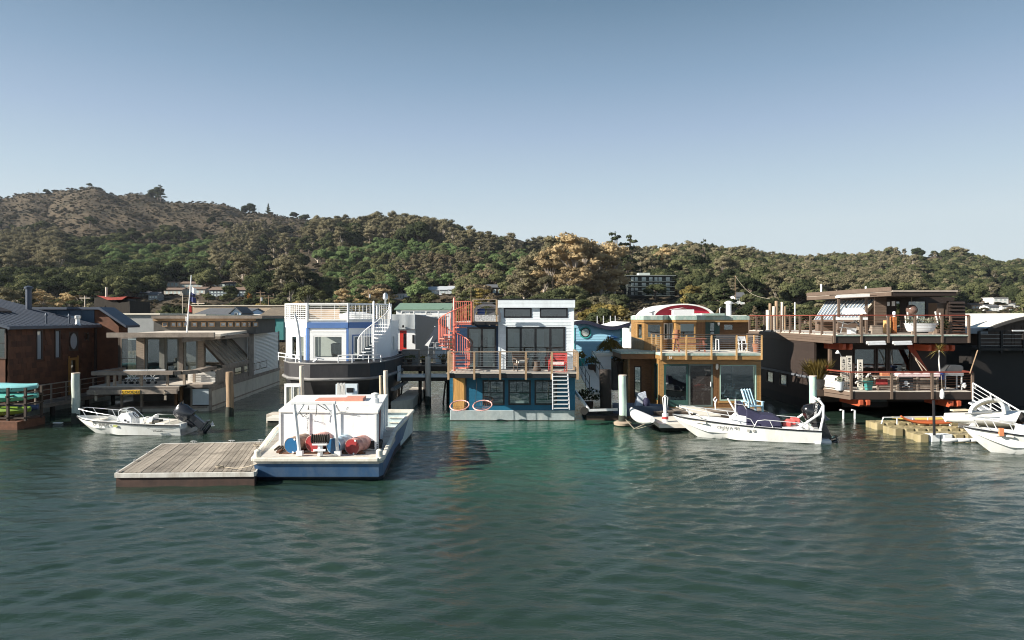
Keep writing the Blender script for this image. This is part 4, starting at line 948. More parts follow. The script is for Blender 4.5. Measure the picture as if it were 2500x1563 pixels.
    tag(hb.build('rope_bundle', rope_d), 'dark bundle of old rope by the left blue drum', 'rope')
    for i, (px, py, Y, rr) in enumerate(((965,1058,27.9,.17),(958,1074,27.4,.14),(972,1068,28.2,.12))):
        c = at(px,py,Y); c.z = .12+rr+.25*(i==0)
        tag(MB().ball(c, rr, 10).build('buoy', mat('pale_buoy', (.72,.60,.42), .6, .2)), ['largest pale round buoy in the barge well','middle pale buoy lying nearest the cabin in the barge well','smallest pale buoy against the barge side'][i], 'buoy')
    hb = MB(); c = Vector((-5.1, 28.6, .2))
    for j in range(9): hb.tube([c+Vector((random.uniform(-.5,.5),random.uniform(-.7,.7),random.uniform(0,.3))) for _ in range(4)], .05, 5)
    tag(hb.build('net_heap', rope_d), 'heap of brown rope and netting in the barge well', 'rope')
barge()

# ------------------------------------------------------------------ motor boats
def hull_rings(L, B, zb, zs, n=20, full=.55):
    """sections from bow (x=0) to stern (x=L): x, half beam, sheer z, chine half beam, chine z, keel z"""
    S = []
    for i in range(n+1):
        t = (i/n)**1.15; w_ = B/2*(1-(1-t)**2.6)**full*(1-.06*t); z = zs+(zb-zs)*(1-t)**1.8
        keel = z-.05-(z+.20)*min(1, t/.24)**.85; ch = z-.04-(z-.06)*min(1, t/.42)**.8
        wc = w_*(.35+.5*min(1, t/.45)); S.append((t*L, max(w_, .02), z, max(wc, .01), ch, keel))
    return S
def motor_boat(name, label, T, L, B, zb, zs, num, tw=True, inner=cream_i, letter=.12, lx=.28, side=-1, group=None):
    t = thing(name, label, 'motor boat', tuple(T.translation), group)
    S = hull_rings(L, B, zb, zs); rings = []
    for (x, w_, z, wc, ch, k) in S:
        bowx = x if x > 0 else 0; fl = .05+.28*min(1, x/(.6*L))*0+.0
        zf = min(z-.03, max(.30, k+.09, ch+.02))
        g = min(.09, w_*.4)
        rings.append([Vector(p) for p in ((x+.0,0,k),(x,-wc,ch),(x,-w_,z),(x,-(w_-g),z+.012),(x,-(w_-g)*.96,zf),(x,0,zf),(x,(w_-g)*.96,zf),(x,(w_-g),z+.012),(x,w_,z),(x,wc,ch))])
    h = MB(T).loft([[tuple(p) for p in r] for r in rings]).build('hull', gelcoat, t)
    for s in (-1, 1):
        MB(T).tube([(x, s*(w_+.012), z-.02) for (x, w_, z, *_ ) in S], .028, 6).build('rub_rail', black_p, t)
    return t, S
def bow_rail(t, T, S, L, h, i0, i1, m=alu, r=.016):
    n = len(S)-1; pts = []
    seq = [(i, -1) for i in range(i1, i0-1, -1)] + [(i, 1) for i in range(i0, i1+1)]
    for i, s in seq:
        x, w_, z = S[i][:3]; f = 1-.25*((i-i0)/(i1-i0)); pts.append(((x+.0-.12*(1-(i-i0)/(i1-i0))), s*max(.12, w_-.07), z+h*f))
    e0, e1 = pts[0], pts[-1]
    pts = [(e0[0]+.35, e0[1], S[i1][2]+.02)]+[(e0[0]+.2, e0[1], e0[2]-.05)]+pts+[(e1[0]+.2, e1[1], e1[2]-.05)]+[(e1[0]+.35, e1[1], S[i1][2]+.02)]
    o = MB(T).tube(pts, r, 6).build('bow_rail', m, t)
    for i in range(i0+1, i1, 3):
        for s in (-1, 1):
            x, w_, z = S[i][:3]; f = 1-.25*((i-i0)/(i1-i0)); MB(T).tube([(x+.12, s*max(.1, w_-.07), z), (x-.12*(1-(i-i0)/(i1-i0)), s*max(.12, w_-.07), z+h*f)], r*.9, 5).build('stanchion', m, o)
def outboard(t, T, x, z, s=1., tilt=35, cm=black_p):
    """outboard motor tilted up at the stern, its leg out over the water"""
    M = T @ Tf(x, 0, z) @ Matrix.Rotation(R(-tilt), 4, 'Y') @ Matrix.Scale(s, 4)
    o = MB(M)
    prof = [(-.16,.20,.02),(-.22,.25,.10),(-.25,.27,.28),(-.24,.26,.46),(-.20,.21,.58),(-.10,.12,.64)]
    rings = []
    for (xa, ww, zz) in prof:
        rings.append([(xa+.03 if k else xa, 0, zz) if False else ((xa+.62*(1-math.cos(a))/2*(1 if zz < .5 else .85)), ww*.8*math.sin(a)*-1, zz+.04*math.cos(a)) for k, a in enumerate([6.2832*q/14 for q in range(14)])])
    ob = o.loft(rings).build('outboard_motor', cm, t)
    MB(M).box(-.02,.26,-.09,.09,-.55,.04).build('midsection', cm, ob, bevel=.02); MB(M).box(-.14,.0,-.14,.14,-.28,.05).build('clamp_bracket', black_p, ob)
    MB(M).box(-.05,.42,-.11,.11,-.6,-.56).build('cavitation_plate', cm, ob)
    MB(M).lathe([(.02,-.2),(.07,-.1),(.075,.1),(.05,.26)], Tf(.1,0,-.72) @ Matrix.Rotation(R(90),4,'Y'), 12).build('gearcase', cm, ob)
    p = MB(M)
    for k in range(3):
        a = 2.094*k; p.add([(.34,.03*math.cos(a),-.72+.03*math.sin(a)),(.36,.17*math.cos(a-.35),-.72+.17*math.sin(a-.35)),(.42,.17*math.cos(a+.35),-.72+.17*math.sin(a+.35)),(.40,.04*math.cos(a+.6),-.72+.04*math.sin(a+.6))],[(0,1,2,3)])
    p.build('propeller', steel, ob)
    return ob

def left_boat():
    L, B = 4.75, 1.9; a = on(205,1058,0); Yb = 31.4
    T = Tf(gx(189,Yb), Yb, 0, R(-1.5))
    t, S = motor_boat('motor_boat', 'white open skiff with large tilted black outboard, before the grey wooden houseboat', T, L+.45, B, .78, .50, '')
    bow_rail(t, T, S, L, .38, 2, 9)
    # the long cream thwart deck, bow deck
    MB(T).prism([(.35,-.18),(1.1,-.6),(1.1,.6),(.35,.18)], .55, .60).build('bow_deck', cream_i, t)
    # console with windshield and wheel
    c = MB(T).loft([[(2.0,-.32,.3),(2.75,-.32,.3),(2.75,.32,.3),(2.0,.32,.3)],[(2.05,-.32,.72),(2.72,-.32,.72),(2.72,.32,.72),(2.05,.32,.72)],[(2.2,-.30,.93),(2.55,-.30,.93),(2.55,.30,.93),(2.2,.30,.93)]], smooth=False).build('console', whitec, t, bevel=.03)
    for (x, z) in ((2.42,.62),(2.56,.54),(2.30,.5)): MB(T).box(x-.04,x+.04,-.335,-.318,z-.04,z+.04).build('gauge', black_p, c)
    ws = MB(T)
    for s in (-.3,.3): ws.tube([(2.12,s,.82),(2.10,s,1.02),(2.24,s,1.13),(2.42,s,1.14),(2.62,s,1.0),(2.9,s,.72),(2.95,s,.35)], .015, 6)
    for xz_ in ((2.24,1.13),(2.42,1.14)): ws.tube([(xz_[0],-.3,xz_[1]),(xz_[0],.3,xz_[1])], .014, 6)
    ws.build('grab_rail', alu, c)
    MB(T).quad((2.14,-.27,.93),(2.14,.27,.93),(2.32,.27,1.2),(2.32,-.27,1.2)).build('windscreen', glass_mat('screen', (.8,.82,.8), 1.4, .12, (.5,.5,.45)), c)
    M = T @ Tf(2.78,-.05,.86) @ Matrix.Rotation(R(58),4,'Y')
    w_ = MB(M).tube([(.2*math.cos(a),.2*math.sin(a),0) for a in [6.2832*k/20 for k in range(21)]], .016, 6, False)
    for k in range(3): w_.tube([(0,0,-.04),(.2*math.cos(2.1*k),.2*math.sin(2.1*k),0)], .012, 4)
    w_.build('steering_wheel', black_p, c)
    # seats and rails aft
    MB(T).box(1.3,1.95,-.3,.3,.30,.52).build('front_seat', cream_i, t, bevel=.03)
    st = MB(T).box(3.15,3.6,-.42,.42,.3,.56).build('helm_seat', cream_i, t, bevel=.03)
    MB(T).loft([[(3.35,-.28,.56),(3.62,-.28,.56),(3.62,.28,.56),(3.35,.28,.56)],[(3.5,-.26,.76),(3.66,-.26,.76),(3.66,.26,.76),(3.5,.26,.76)]]).build('seat_back', whitec, st)
    MB(T).tube([(3.3,-.45,.5),(3.32,-.45,.74),(3.5,-.45,.8),(4.5,-.45,.78),(4.55,-.45,.5)], .014, 6).tube([(3.3,.45,.5),(3.32,.45,.74),(3.5,.45,.8),(4.5,.45,.78),(4.55,.45,.5)], .014, 6).build('side_rail', alu, t)
    MB(T).box(4.0,4.45,-.7,.7,.3,.55).build('stern_seat', cream_i, t, bevel=.03)
    MB(T).box(3.65,3.95,-.25,.1,.4,.62).build('tackle_bag', mat('dark_bag', (.05,.05,.045), .8), t)
    MB(T).box(4.95,5.2,-.75,.75,-.1,.52).build('transom', gelcoat, t)
    ob = outboard(t, T, 5.22, .62, 1.25, 52, mat('motor_cowling', (.020,.022,.028), .25, .1, coat=.5))
    # registration letters on the side that faces the camera
    def side_pt(f): i = f*(len(S)-1); k = int(i); q = i-k; A, B_ = S[k], S[min(k+1,len(S)-1)]; return [A[j]*(1-q)+B_[j]*q for j in range(6)]
    s1, s2 = side_pt(.28), side_pt(.45)
    ang = math.atan2(-(s2[1]-s1[1]), s2[0]-s1[0])
    text('CF  4838  PF', T @ Tf(s1[0]-.05, -s1[1]-.008, s1[2]-.24, ang) , .16, ink, t, 'registration')
    MB(T @ Tf(s2[0]+.08, -s2[1]-.006, s2[2]-.24, ang)).box(0,.22,-.004,.0,.02,.11).build('sticker', mat('sticker', (.35,.38,.12), .6), t)
    s3, s4 = side_pt(.80), side_pt(.96); ang = math.atan2(-(s4[1]-s3[1]), s4[0]-s3[0])
    MB(T).tube([(s3[0]-.25,-s3[1]*.99-.012,s3[2]-.16),(s3[0]-.1,-s3[1]*.98-.012,s3[2]-.20),(s4[0],-s4[1]-.012,s4[2]-.20)], .006, 4).build('pinstripe', ink, t)
    text('WHALER', T @ Tf(s3[0], -s3[1]*.985-.012, s3[2]-.32, ang), .11, ink, t, 'maker_lettering')
    MB(T).tube([(S[i][0], -(S[i][1]+.004), S[i][2]-.085) for i in range(5, 20)], .006, 4).build('pinstripe', ink, t)
left_boat()

def right_boat():
    Yb = 30.7; ang = R(-13); T = Tf(gx(1642,Yb), Yb, 0, ang)
    L, B = 6.05, 2.05
    t, S = motor_boat('motor_boat', 'white skiff with navy canvas covers and white stern arch, before the golden wooden house', T, L, B, .95, .58, '')
    bow_rail(t, T, S, L, .42, 2, 11, r=.02)
    MB(T).prism([(.45,-.25),(1.4,-.78),(1.4,.78),(.45,.25)], .68, .73).build('bow_deck', cream_i, t)
    # console under cover: white moulded base, windscreen posts, navy cover
    c = MB(T).loft([[(2.35,-.5,.3),(3.3,-.5,.3),(3.3,.5,.3),(2.35,.5,.3)],[(2.5,-.48,.85),(3.2,-.48,.85),(3.2,.48,.85),(2.5,.48,.85)],[(2.75,-.40,1.1),(3.1,-.40,1.1),(3.1,.40,1.1),(2.75,.40,1.1)]]).build('console', whitec, t)
    MB(T).loft([[(2.78,-.42,1.05),(3.25,-.44,1.0),(3.25,.44,1.0),(2.78,.42,1.05)],[(2.72,-.38,1.6),(2.95,-.40,1.58),(2.95,.40,1.58),(2.72,.38,1.6)]]).build('console_cover', navy_c, c)
    MB(T).tube([(2.35,-.3,1.75),(2.72,-.3,1.1)], .035, 8).build('antenna_base', whitec, c)
    MB(T).tube([(2.66,-.42,1.0),(2.66,-.42,1.75)], .03, 8).build('post', alu, c)
    MB(T).tube([(2.6,-.45,1.55),(3.0,-.45,1.5),(3.35,-.45,.9)], .016, 6).build('grab_rail', alu, c)
    cv = MB(T).loft([[(3.1,-.55,.35),(3.1,-.5,1.35),(3.1,.5,1.35),(3.1,.55,.35)],[(3.7,-.62,.35),(3.7,-.5,1.12),(3.7,.5,1.12),(3.7,.62,.35)],[(4.25,-.62,.35),(4.25,-.55,1.08),(4.25,.55,1.08),(4.25,.62,.35)],[(4.5,-.62,.35),(4.48,-.58,.98),(4.48,.58,.98),(4.5,.62,.35)]], smooth=False).build('seat_cover', navy_c, t, bevel=.04)
    MB(T).box(4.55,5.35,-.7,.7,.3,.62).build('stern_seat', whitec, t, bevel=.03)
    lj = MB(T)
    for k in range(3): lj.box(4.6+.2*k,4.95+.2*k,-.4+.12*k,.1+.12*k,.62+.05*k,.82+.06*k)
    lj.build('life_jackets', mat('faded_red_cloth', (.55,.10,.09), .9, .3, 5, .4), t, bevel=.05)
    for s in (-.92, .92): MB(T).tube([(3.35,s,.60),(3.5,s,.9),(3.8,s,.95),(5.35,s,.86),(5.7,s,.58)], .018, 6).tube([(4.0,s,.93),(4.15,s,.6)], .016, 6).build('side_rail', alu, t)
    # arch at the stern
    ar = MB(T)
    for s in (-.85,.85): ar.tube([(5.1,s,.6),(5.95,s,1.25),(6.12,s,1.62)], .05, 8).tube([(6.0,s,.55),(6.12,s,1.15),(6.12,s,1.62),(5.98,s,1.82)], .05, 8)
    ar.tube([(5.98,-.85,1.82),(5.98,.85,1.82)], .05, 8).lathe([(.05,0),(.06,.08),(.02,.1)], Tf(5.95,-.85,1.84), 8)
    ar.build('stern_arch', whitec, t)
    ob = outboard(t, T, 6.0, .72, 1.35, 24, mat('gloss_black', (.008,.008,.009), .12, .05, coat=1.))
    text('MERCURY', T @ Tf(5.93, -.36, 1.02, R(0)) @ Matrix.Rotation(R(-82), 4, 'Y'), .14, whitec, ob, 'maker_lettering')
    MB(T).box(5.95,6.5,-.6,.2,-.05,.12).build('swim_step', whitec, t, bevel=.03)
    MB(T).box(5.8,6.02,-.85,.85,-.1,.6).build('transom', gelcoat, t)
    def side_pt(f): i = f*(len(S)-1); k = int(i); q = i-k; A, B_ = S[k], S[min(k+1,len(S)-1)]; return [A[j]*(1-q)+B_[j]*q for j in range(6)]
    s1, s2 = side_pt(.36), side_pt(.54); an = math.atan2(-(s2[1]-s1[1]), s2[0]-s1[0])
    text('CF  3119  VU', T @ Tf(s1[0], -s1[1]-.008, s1[2]-.28, an), .16, ink, t, 'registration')
    for k in (0, 1): MB(T @ Tf(s2[0]+.12+.22*k, -s2[1]-.006, s2[2]-.28, an)).box(0,.11,-.004,.0,.01,.11).build('sticker', mat('grey_sticker', (.3,.3,.28), .6), t)
    # rods and light on the bow
right_boat()

def third_boat():
    Yb = 27.0; T = Tf(gx(2352,Yb), Yb, 0, R(-8)); L = 5.6
    t, S = motor_boat('motor_boat', 'white skiff with stained hull entering from the right edge, bow rail raised', T, L, 2.0, 1.0, .62, '')
    bow_rail(t, T, S, L, .42, 2, 10, r=.02)
    MB(T).prism([(.45,-.25),(1.4,-.78),(1.4,.78),(.45,.25)], .72, .78).build('bow_deck', cream_i, t)
    c = MB(T).loft([[(2.0,-.45,.3),(2.9,-.45,.3),(2.9,.45,.3),(2.0,.45,.3)],[(2.1,-.42,1.1),(2.75,-.42,1.1),(2.75,.42,1.1),(2.1,.42,1.1)]], smooth=False).build('console', whitec, t, bevel=.03)
    MB(T).quad((2.1,-.4,1.1),(2.1,.4,1.1),(2.3,.4,1.55),(2.3,-.4,1.55)).build('windscreen', glass_mat('screen', (.8,.8,.8)), c)
    MB(T).tube([(2.3,-.4,1.1),(2.45,-.4,2.3)], .018, 6).build('antenna', whitec, c)
    def side_pt(f): i = f*(len(S)-1); k = int(i); q = i-k; A, B_ = S[k], S[min(k+1,len(S)-1)]; return [A[j]*(1-q)+B_[j]*q for j in range(6)]
    s1, s2 = side_pt(.37), side_pt(.55); an = math.atan2(-(s2[1]-s1[1]), s2[0]-s1[0])
    text('CF  7478', T @ Tf(s1[0], -s1[1]-.008, s1[2]-.3, an), .16, ink, t, 'registration')
    tag(MB(T).box(.95,1.1,-.72,-.62,.75,1.05).build('cloth', mat('orange_rag', (.6,.22,.10), .9)), 'small orange rag tied to the bow rail of the right skiff', 'cloth')
third_boat()
# ------------------------------------------------------------------ red cedar house, far left
def locp(T, px, py, v):                      # local (u, z) at local depth v seen at a pixel
    I = T.inverted(); d = I.to_3x3() @ Vector(((px-CX)/F, 1, (HY-py)/F)); o = I @ Vector((0, 0, H)); s = (v-o.y)/d.y; p = o+d*s; return p.x, p.z
def side_v(T, px, u=0.):                     # local depth on the side plane x=u seen at a pixel column
    I = T.inverted(); d = I.to_3x3() @ Vector(((px-CX)/F, 1, 0)); o = I @ Vector((0, 0, H)); return o.y+d.y*(u-o.x)/d.x

def cedar_house():
    X0, Y0, Y1 = -26., 35.2, 42.6; ze = 4.74
    t = thing('cedar_house', 'red brown cedar shingle floating house with dark metal roof and oval window', 'houseboat', (-28, Y0, 0))
    MB().box(X0-6, X0+.05, Y0-.1, Y1+8, -.6, .45).build('hull', conc, t)
    T = Tf(X0, Y0, 0, R(90)); v = lambda px: (X0*F/(px-CX))-Y0
    S1 = (v(88), v(103), 2.95, 4.60); S2 = (v(133), v(147), 2.95, 4.58); OV = (v(168), v(191), gz(857,40.3), gz(810,40.3)); RD = (v(206), v(217), gz(833,41.4), gz(811,41.4)); DR = (v(169), v(188), .75, gz(874,40.2))
    holes = [S1, S2, OV, RD, DR]
    wall('wall', t, T, 0, Y1-Y0, .4, ze, cedar, holes)
    pit, wd = .30, .44
    for i in range(int((ze-.45)/pit)):
        z = .45+i*pit; u = -.2*(i % 2)
        while u < Y1-Y0:
            w_ = wd*random.uniform(.75, 1.2); a, b = max(0, u+.006), min(Y1-Y0, u+w_-.006); c = (a+b)/2
            if b-a > .05 and not any(q[0]-.06 < b and a < q[1]+.06 and q[2]-.08 < z+pit and z < q[3]+.08 for q in holes):
                e = random.uniform(0, .012); MB(T).add([(a,-.03-e,z),(b,-.03-e,z),(b,-.01,z+pit),(a,-.01,z+pit),(a,0,z),(b,0,z),(b,0,z+pit),(a,0,z+pit)],[(0,1,2,3),(0,4,5,1),(0,3,7,4),(1,5,6,2)]).build('shingle', cedar, t)
            u += w_
    tr = mat('dark_trim', (.045,.028,.022), .6, .2)
    for q in (S1, S2): 
        f = window(t, T, *q, tr, .07, g=glass_s)
        MB(T).box(q[0]+.07, q[1]-.07, .05, .06, q[2]+.05, q[3]-.05).build('blind', curtain_m, f)
    for q, lab in ((OV, 'oval window with dark frame'), (RD, 'small round window')):
        cu, cz, ru, rz = (q[0]+q[1])/2, (q[2]+q[3])/2, (q[1]-q[0])/2, (q[3]-q[2])/2
        if lab[0] == 's': ru = rz = min(ru, rz)
        rg = MB(T); n = 28
        for k in range(n):
            a, b = 6.2832*k/n, 6.2832*(k+1)/n
            P = [(cu+ru*s*math.cos(x), -.05, cz+rz*s*math.sin(x)) for s, x in ((1,a),(1,b),(.84,b),(.84,a))]; Q = [(p[0], .05, p[2]) for p in P]
            rg.add(P+Q, [(0,1,2,3),(1,0,4,5),(3,2,6,7)])
            # wall corner infill
            ex = [(q[0] if math.cos(x) < 0 else q[1], q[2] if math.sin(x) < 0 else q[3]) for x in (a, b)]
            m_ = (a+b)/2; cxx, czz = (q[0] if math.cos(m_) < 0 else q[1]), (q[2] if math.sin(m_) < 0 else q[3])
            rg.add([(P[0][0],-.002,P[0][2]),(P[1][0],-.002,P[1][2]),(cxx,-.002,czz)], [(0,1,2)])
        w_ = rg.build('window', tr, t, lab)
        MB(T).quad(*[(cu+ru*.84*math.cos(6.2832*k/n), .02, cz+rz*.84*math.sin(6.2832*k/n)) for k in range(n)]).build('pane', glass_s if lab[0] == 'o' else glass_d, w_)
    dm = mat('amber_door', (.30,.15,.04), .5, .2)
    d = MB(T).box(DR[0], DR[1], .0, .05, DR[2], DR[3]).box(DR[0]-.1, DR[0], -.05, .05, DR[2], DR[3]+.1).box(DR[1], DR[1]+.1, -.05, .05, DR[2], DR[3]+.1).build('door', dm, t)
    MB(T).box(DR[0]+.18, DR[1]-.18, -.02, .0, 1.5, DR[3]-.15).build('pane', glass_d, d)
    # gable end with the blind-covered window
    T2 = Tf(X0, Y0); gp = [(-6,.4),(0,.4),(0,ze),(-6,ze+1.5)]
    W = (gx(-80,Y0)-X0, gx(16,Y0)-X0, gz(877,Y0), gz(797,Y0)-.05)
    wall('gable_wall', t, T2, -6, 0, .4, ze, cedar, [W]); MB(T2).xz([(-6,ze),(0,ze),(-6,ze+1.45)], 0, .12).build('gable_top', cedar, t)
    f = window(t, T2, *W, tr, .08, nh=1, g=glass)
    MB(T2).box(W[0]+.08, W[1]-.08, .1, .13, W[2]+.08, W[3]-.08).build('bamboo_blind', mat('bamboo', (.52,.42,.28), .8, .35, 3, stretch=(.3,1,14)), f)
    # roof: low slope of standing seam metal
    rf = mat('dark_blue_metal_roof', (.060,.075,.105), .45, .15, 2, metal=.3)
    s_ = .25; xe = X0+.32; xr = X0-7.5
    rp = [(xe, ze-.02), (xe, ze+.10), (xr, ze+.10+s_*(xe-xr)), (xr, ze-.02+s_*(xe-xr))]
    r = MB(); ya, yb = Y0-.45, Y1-.02
    r.add([(p[0], ya, p[1]) for p in rp]+[(p[0], yb, p[1]) for p in rp], [(0,1,2,3),(7,6,5,4),(0,4,5,1),(1,5,6,2),(2,6,7,3),(3,7,4,0)]); r = r.build('roof', rf, t)
    n = 17
    for k in range(n+1): y = ya+(yb-ya)*k/n; MB().beam((xe+.01, y, ze+.125), (xr, y, ze+.125+s_*(xe-xr)), .03, .045).build('seam', rf, r)
    MB().box(xe, xe+.1, ya, yb, ze-.06, ze+.08).build('gutter', rf, r)
    sk = thing_part = MB().add([(X0-5.6,36.5,0),(X0-2.9,36.5,0),(X0-2.9,38.4,0),(X0-5.6,38.4,0)], []) and None
    def onroof(x, dz=0.): return ze+.1+s_*(xe-x)+dz
    b = MB(); x0, x1, y0, y1 = X0-4.9, X0-2.5, 37.2, 38.9
    b.add([(x0,y0,onroof(x0)),(x1,y0,onroof(x1)),(x1,y1,onroof(x1)),(x0,y1,onroof(x0)),(x0,y0,onroof(x0,.35)),(x1,y0,onroof(x1,.12)),(x1,y1,onroof(x1,.12)),(x0,y1,onroof(x0,.35))],[(0,3,2,1),(4,5,6,7),(0,1,5,4),(1,2,6,5),(2,3,7,6),(3,0,4,7)])
    sb = b.build('skylight', tr, r); MB().quad((x0+.1,y0+.1,onroof(x0,.37)),(x1-.1,y0+.1,onroof(x1,.14)),(x1-.1,y1-.1,onroof(x1,.14)),(x0+.1,y1-.1,onroof(x0,.37))).build('pane', glass_s, sb)
    for (px, y, h, rr) in ((70, 41.5, 1.3, .16), (113, 38.2, .45, .05), (169, 40, .45, .05)):
        x = gx(px, y); chimney(t, x, y, onroof(x)-.1, onroof(x)+h, rr, rf, 'flue')
    x = gx(190, 40.6); MB().lathe([(.2,onroof(x)-.06),(.12,onroof(x)+.12),(.12,onroof(x)+.35),(.17,onroof(x)+.36),(.17,onroof(x)+.52),(.06,onroof(x)+.56)], Tf(x,40.6), 12).build('roof_vent', steel, r)
    # taller wing behind with clerestory
    Yw = Y1; pn = mat('blue_metal_panel', (.05,.085,.13), .35, .1, 2, metal=.4)
    xa, xb, xc = gx(90,Yw), gx(246,Yw), gx(300,Yw); zt = gz(754,Yw); zr = gz(797,Yw)
    MB().add([(xa-4,Yw,.4),(gx(290,Yw),Yw,.4),(gx(290,Yw),Yw,zr-.0),(xb,Yw,zt-.05),(xa-4,Yw,zt-.05)]+[(xa-4,Yw+1,.4),(gx(290,Yw),Yw+1,.4),(gx(290,Yw),Yw+1,zr),(xb,Yw+1,zt-.05),(xa-4,Yw+1,zt-.05)],
             [(0,1,2,3,4),(5,9,8,7,6),(0,5,6,1),(1,6,7,2),(2,7,8,3),(3,8,9,4)]).build('wing_wall', cedar, t)
    for k in range(4): MB().box(gx(110+30.5*k,Yw), gx(139.5+30.5*k,Yw), Yw-.05, Yw-.005, zt-.85, zt-.09).build('clerestory_panel', pn, t)
    MB().add([(xa-4,Yw-.3,zt-.05),(xb+.05,Yw-.3,zt-.05),(xc+.35,Yw-.3,zr-.08),(xc+.35,Yw-.3,zr+.06),(xb+.1,Yw-.3,zt+.1),(xa-4,Yw-.3,zt+.1)]+[(xa-4,Yw+1.3,zt-.05),(xb+.05,Yw+1.3,zt-.05),(xc+.35,Yw+1.3,zr-.08),(xc+.35,Yw+1.3,zr+.06),(xb+.1,Yw+1.3,zt+.1),(xa-4,Yw+1.3,zt+.1)],
             [(0,1,4,5),(1,2,3,4),(11,10,7,6),(10,9,8,7),(5,4,10,11),(4,3,9,10),(3,2,8,9),(0,6,7,1),(1,7,8,2)]).build('wing_roof', rf, t)
    MB().box(X0+.02, X0+.14, Y1-.16, Y1-.04, .6, ze-.1).build('downpipe', tr, t)
    # walkway with railing in front of the long wall
    w = thing('walkway', 'narrow wooden walkway with railing beside the red cedar house', 'walkway', (-25.3, 33, 0))
    for k in range(34): y = 33+.29*k; MB().box(X0+.1, -24.7, y, y+.27, .66, .73).build('plank', wood_g, w)
    for y in (34, 37, 40, 42.6): MB().lathe([(.12,-1),(.12,.66)], Tf(-24.9,y), 8).build('pile', pil_d, w)
    MB().box(-24.85, -24.7, 33, 42.8, .5, .65).build('stringer', wood_g, w)
    r = railing(w, [(-24.75,33,.73),(-24.75,42.8,.73)], 1.0, wood_g, wood_g, .07, 1.25, 3, .2, cw=.035, cm=wood_g)
cedar_house()

def kayak_rack():
    Y = 33.; t = thing('kayak_rack', 'dark timber rack on a low float holding the stacked kayaks', 'rack', (gx(30,Y), Y, 0))
    MB().box(-28, gx(70,Y)+.1, Y-.9, Y+1.0, -.25, .38).build('float', rustm, t)
    for px in (-40, 40, 82):
        for dy in (-.55, .55): MB().box(gx(px,Y)-.05, gx(px,Y)+.05, Y+dy-.05, Y+dy+.05, .38, 1.95).build('post', wood_d, t)
        for z in (.62, 1.25, 1.62): MB().beam((gx(px,Y),Y-.7,z-.09),(gx(px,Y),Y+.7,z-.09),.07,.07).build('arm', wood_d, t)
    MB().beam((-28,Y-.5,1.17),(gx(84,Y),Y-.5,1.17),.06,.06).beam((-28,Y-.5,.5),(gx(84,Y),Y-.5,.5),.06,.06).build('side_rail', wood_d, t)
    def kayak(xr, z, L, col, col2, lab, yo=0):
        k = thing('kayak', lab, 'kayak', (xr-L/2, Y+yo, z), 'kayaks on the rack')
        rg = []
        for i in range(17):
            u = i/16; w_ = .36*math.sin(math.pi*min(.985, max(.015, u)))**.55; up = .10*(2*u-1)**4
            rg.append([(xr-L*u, Y+yo+w_*math.cos(a)*(1 if math.sin(a) > -.2 else .8), z+.2+up+.25*math.sin(a)*(.5+.5*math.sin(math.pi*u))) for a in [6.2832*q/14 for q in range(14)]])
        MB().loft(rg).build('hull', mat(col2[0], col2[1], .3, .1, 2, coat=.4), k)
        MB().tube([(xr-L*.45+.35*math.cos(a), Y+yo-.02+.2*math.sin(a), z+.33) for a in [6.2832*q/16 for q in range(17)]], .03, 5, False).build('cockpit_rim', black_p, k)
        MB().tube([(xr-L*.25, Y+yo-.33, z+.1),(xr-L*.25,Y+yo-.2,z+.32),(xr-L*.25,Y+yo+.2,z+.32),(xr-L*.25,Y+yo+.33,z+.1)], .018, 4).build('strap', black_p, k)
    kayak(gx(92,Y), 1.70, 4.2, 0, ('teal_plastic', (.22,.52,.54)), 'light teal kayak, topmost on the rack')
    kayak(gx(91,Y), 1.24, 4.4, 0, ('sea_green_plastic', (.11,.42,.36)), 'sea green kayak, second from the top of the rack', .05)
    kayak(gx(80,Y), .60, 4.2, 0, ('lime_plastic', (.17,.27,.035)), 'lime green kayak at the bottom of the rack', -.15)
    kayak(gx(79,Y), .62, 4.2, 0, ('slate_blue_plastic', (.05,.08,.18)), 'slate blue kayak behind the lime green one', .4)
kayak_rack()

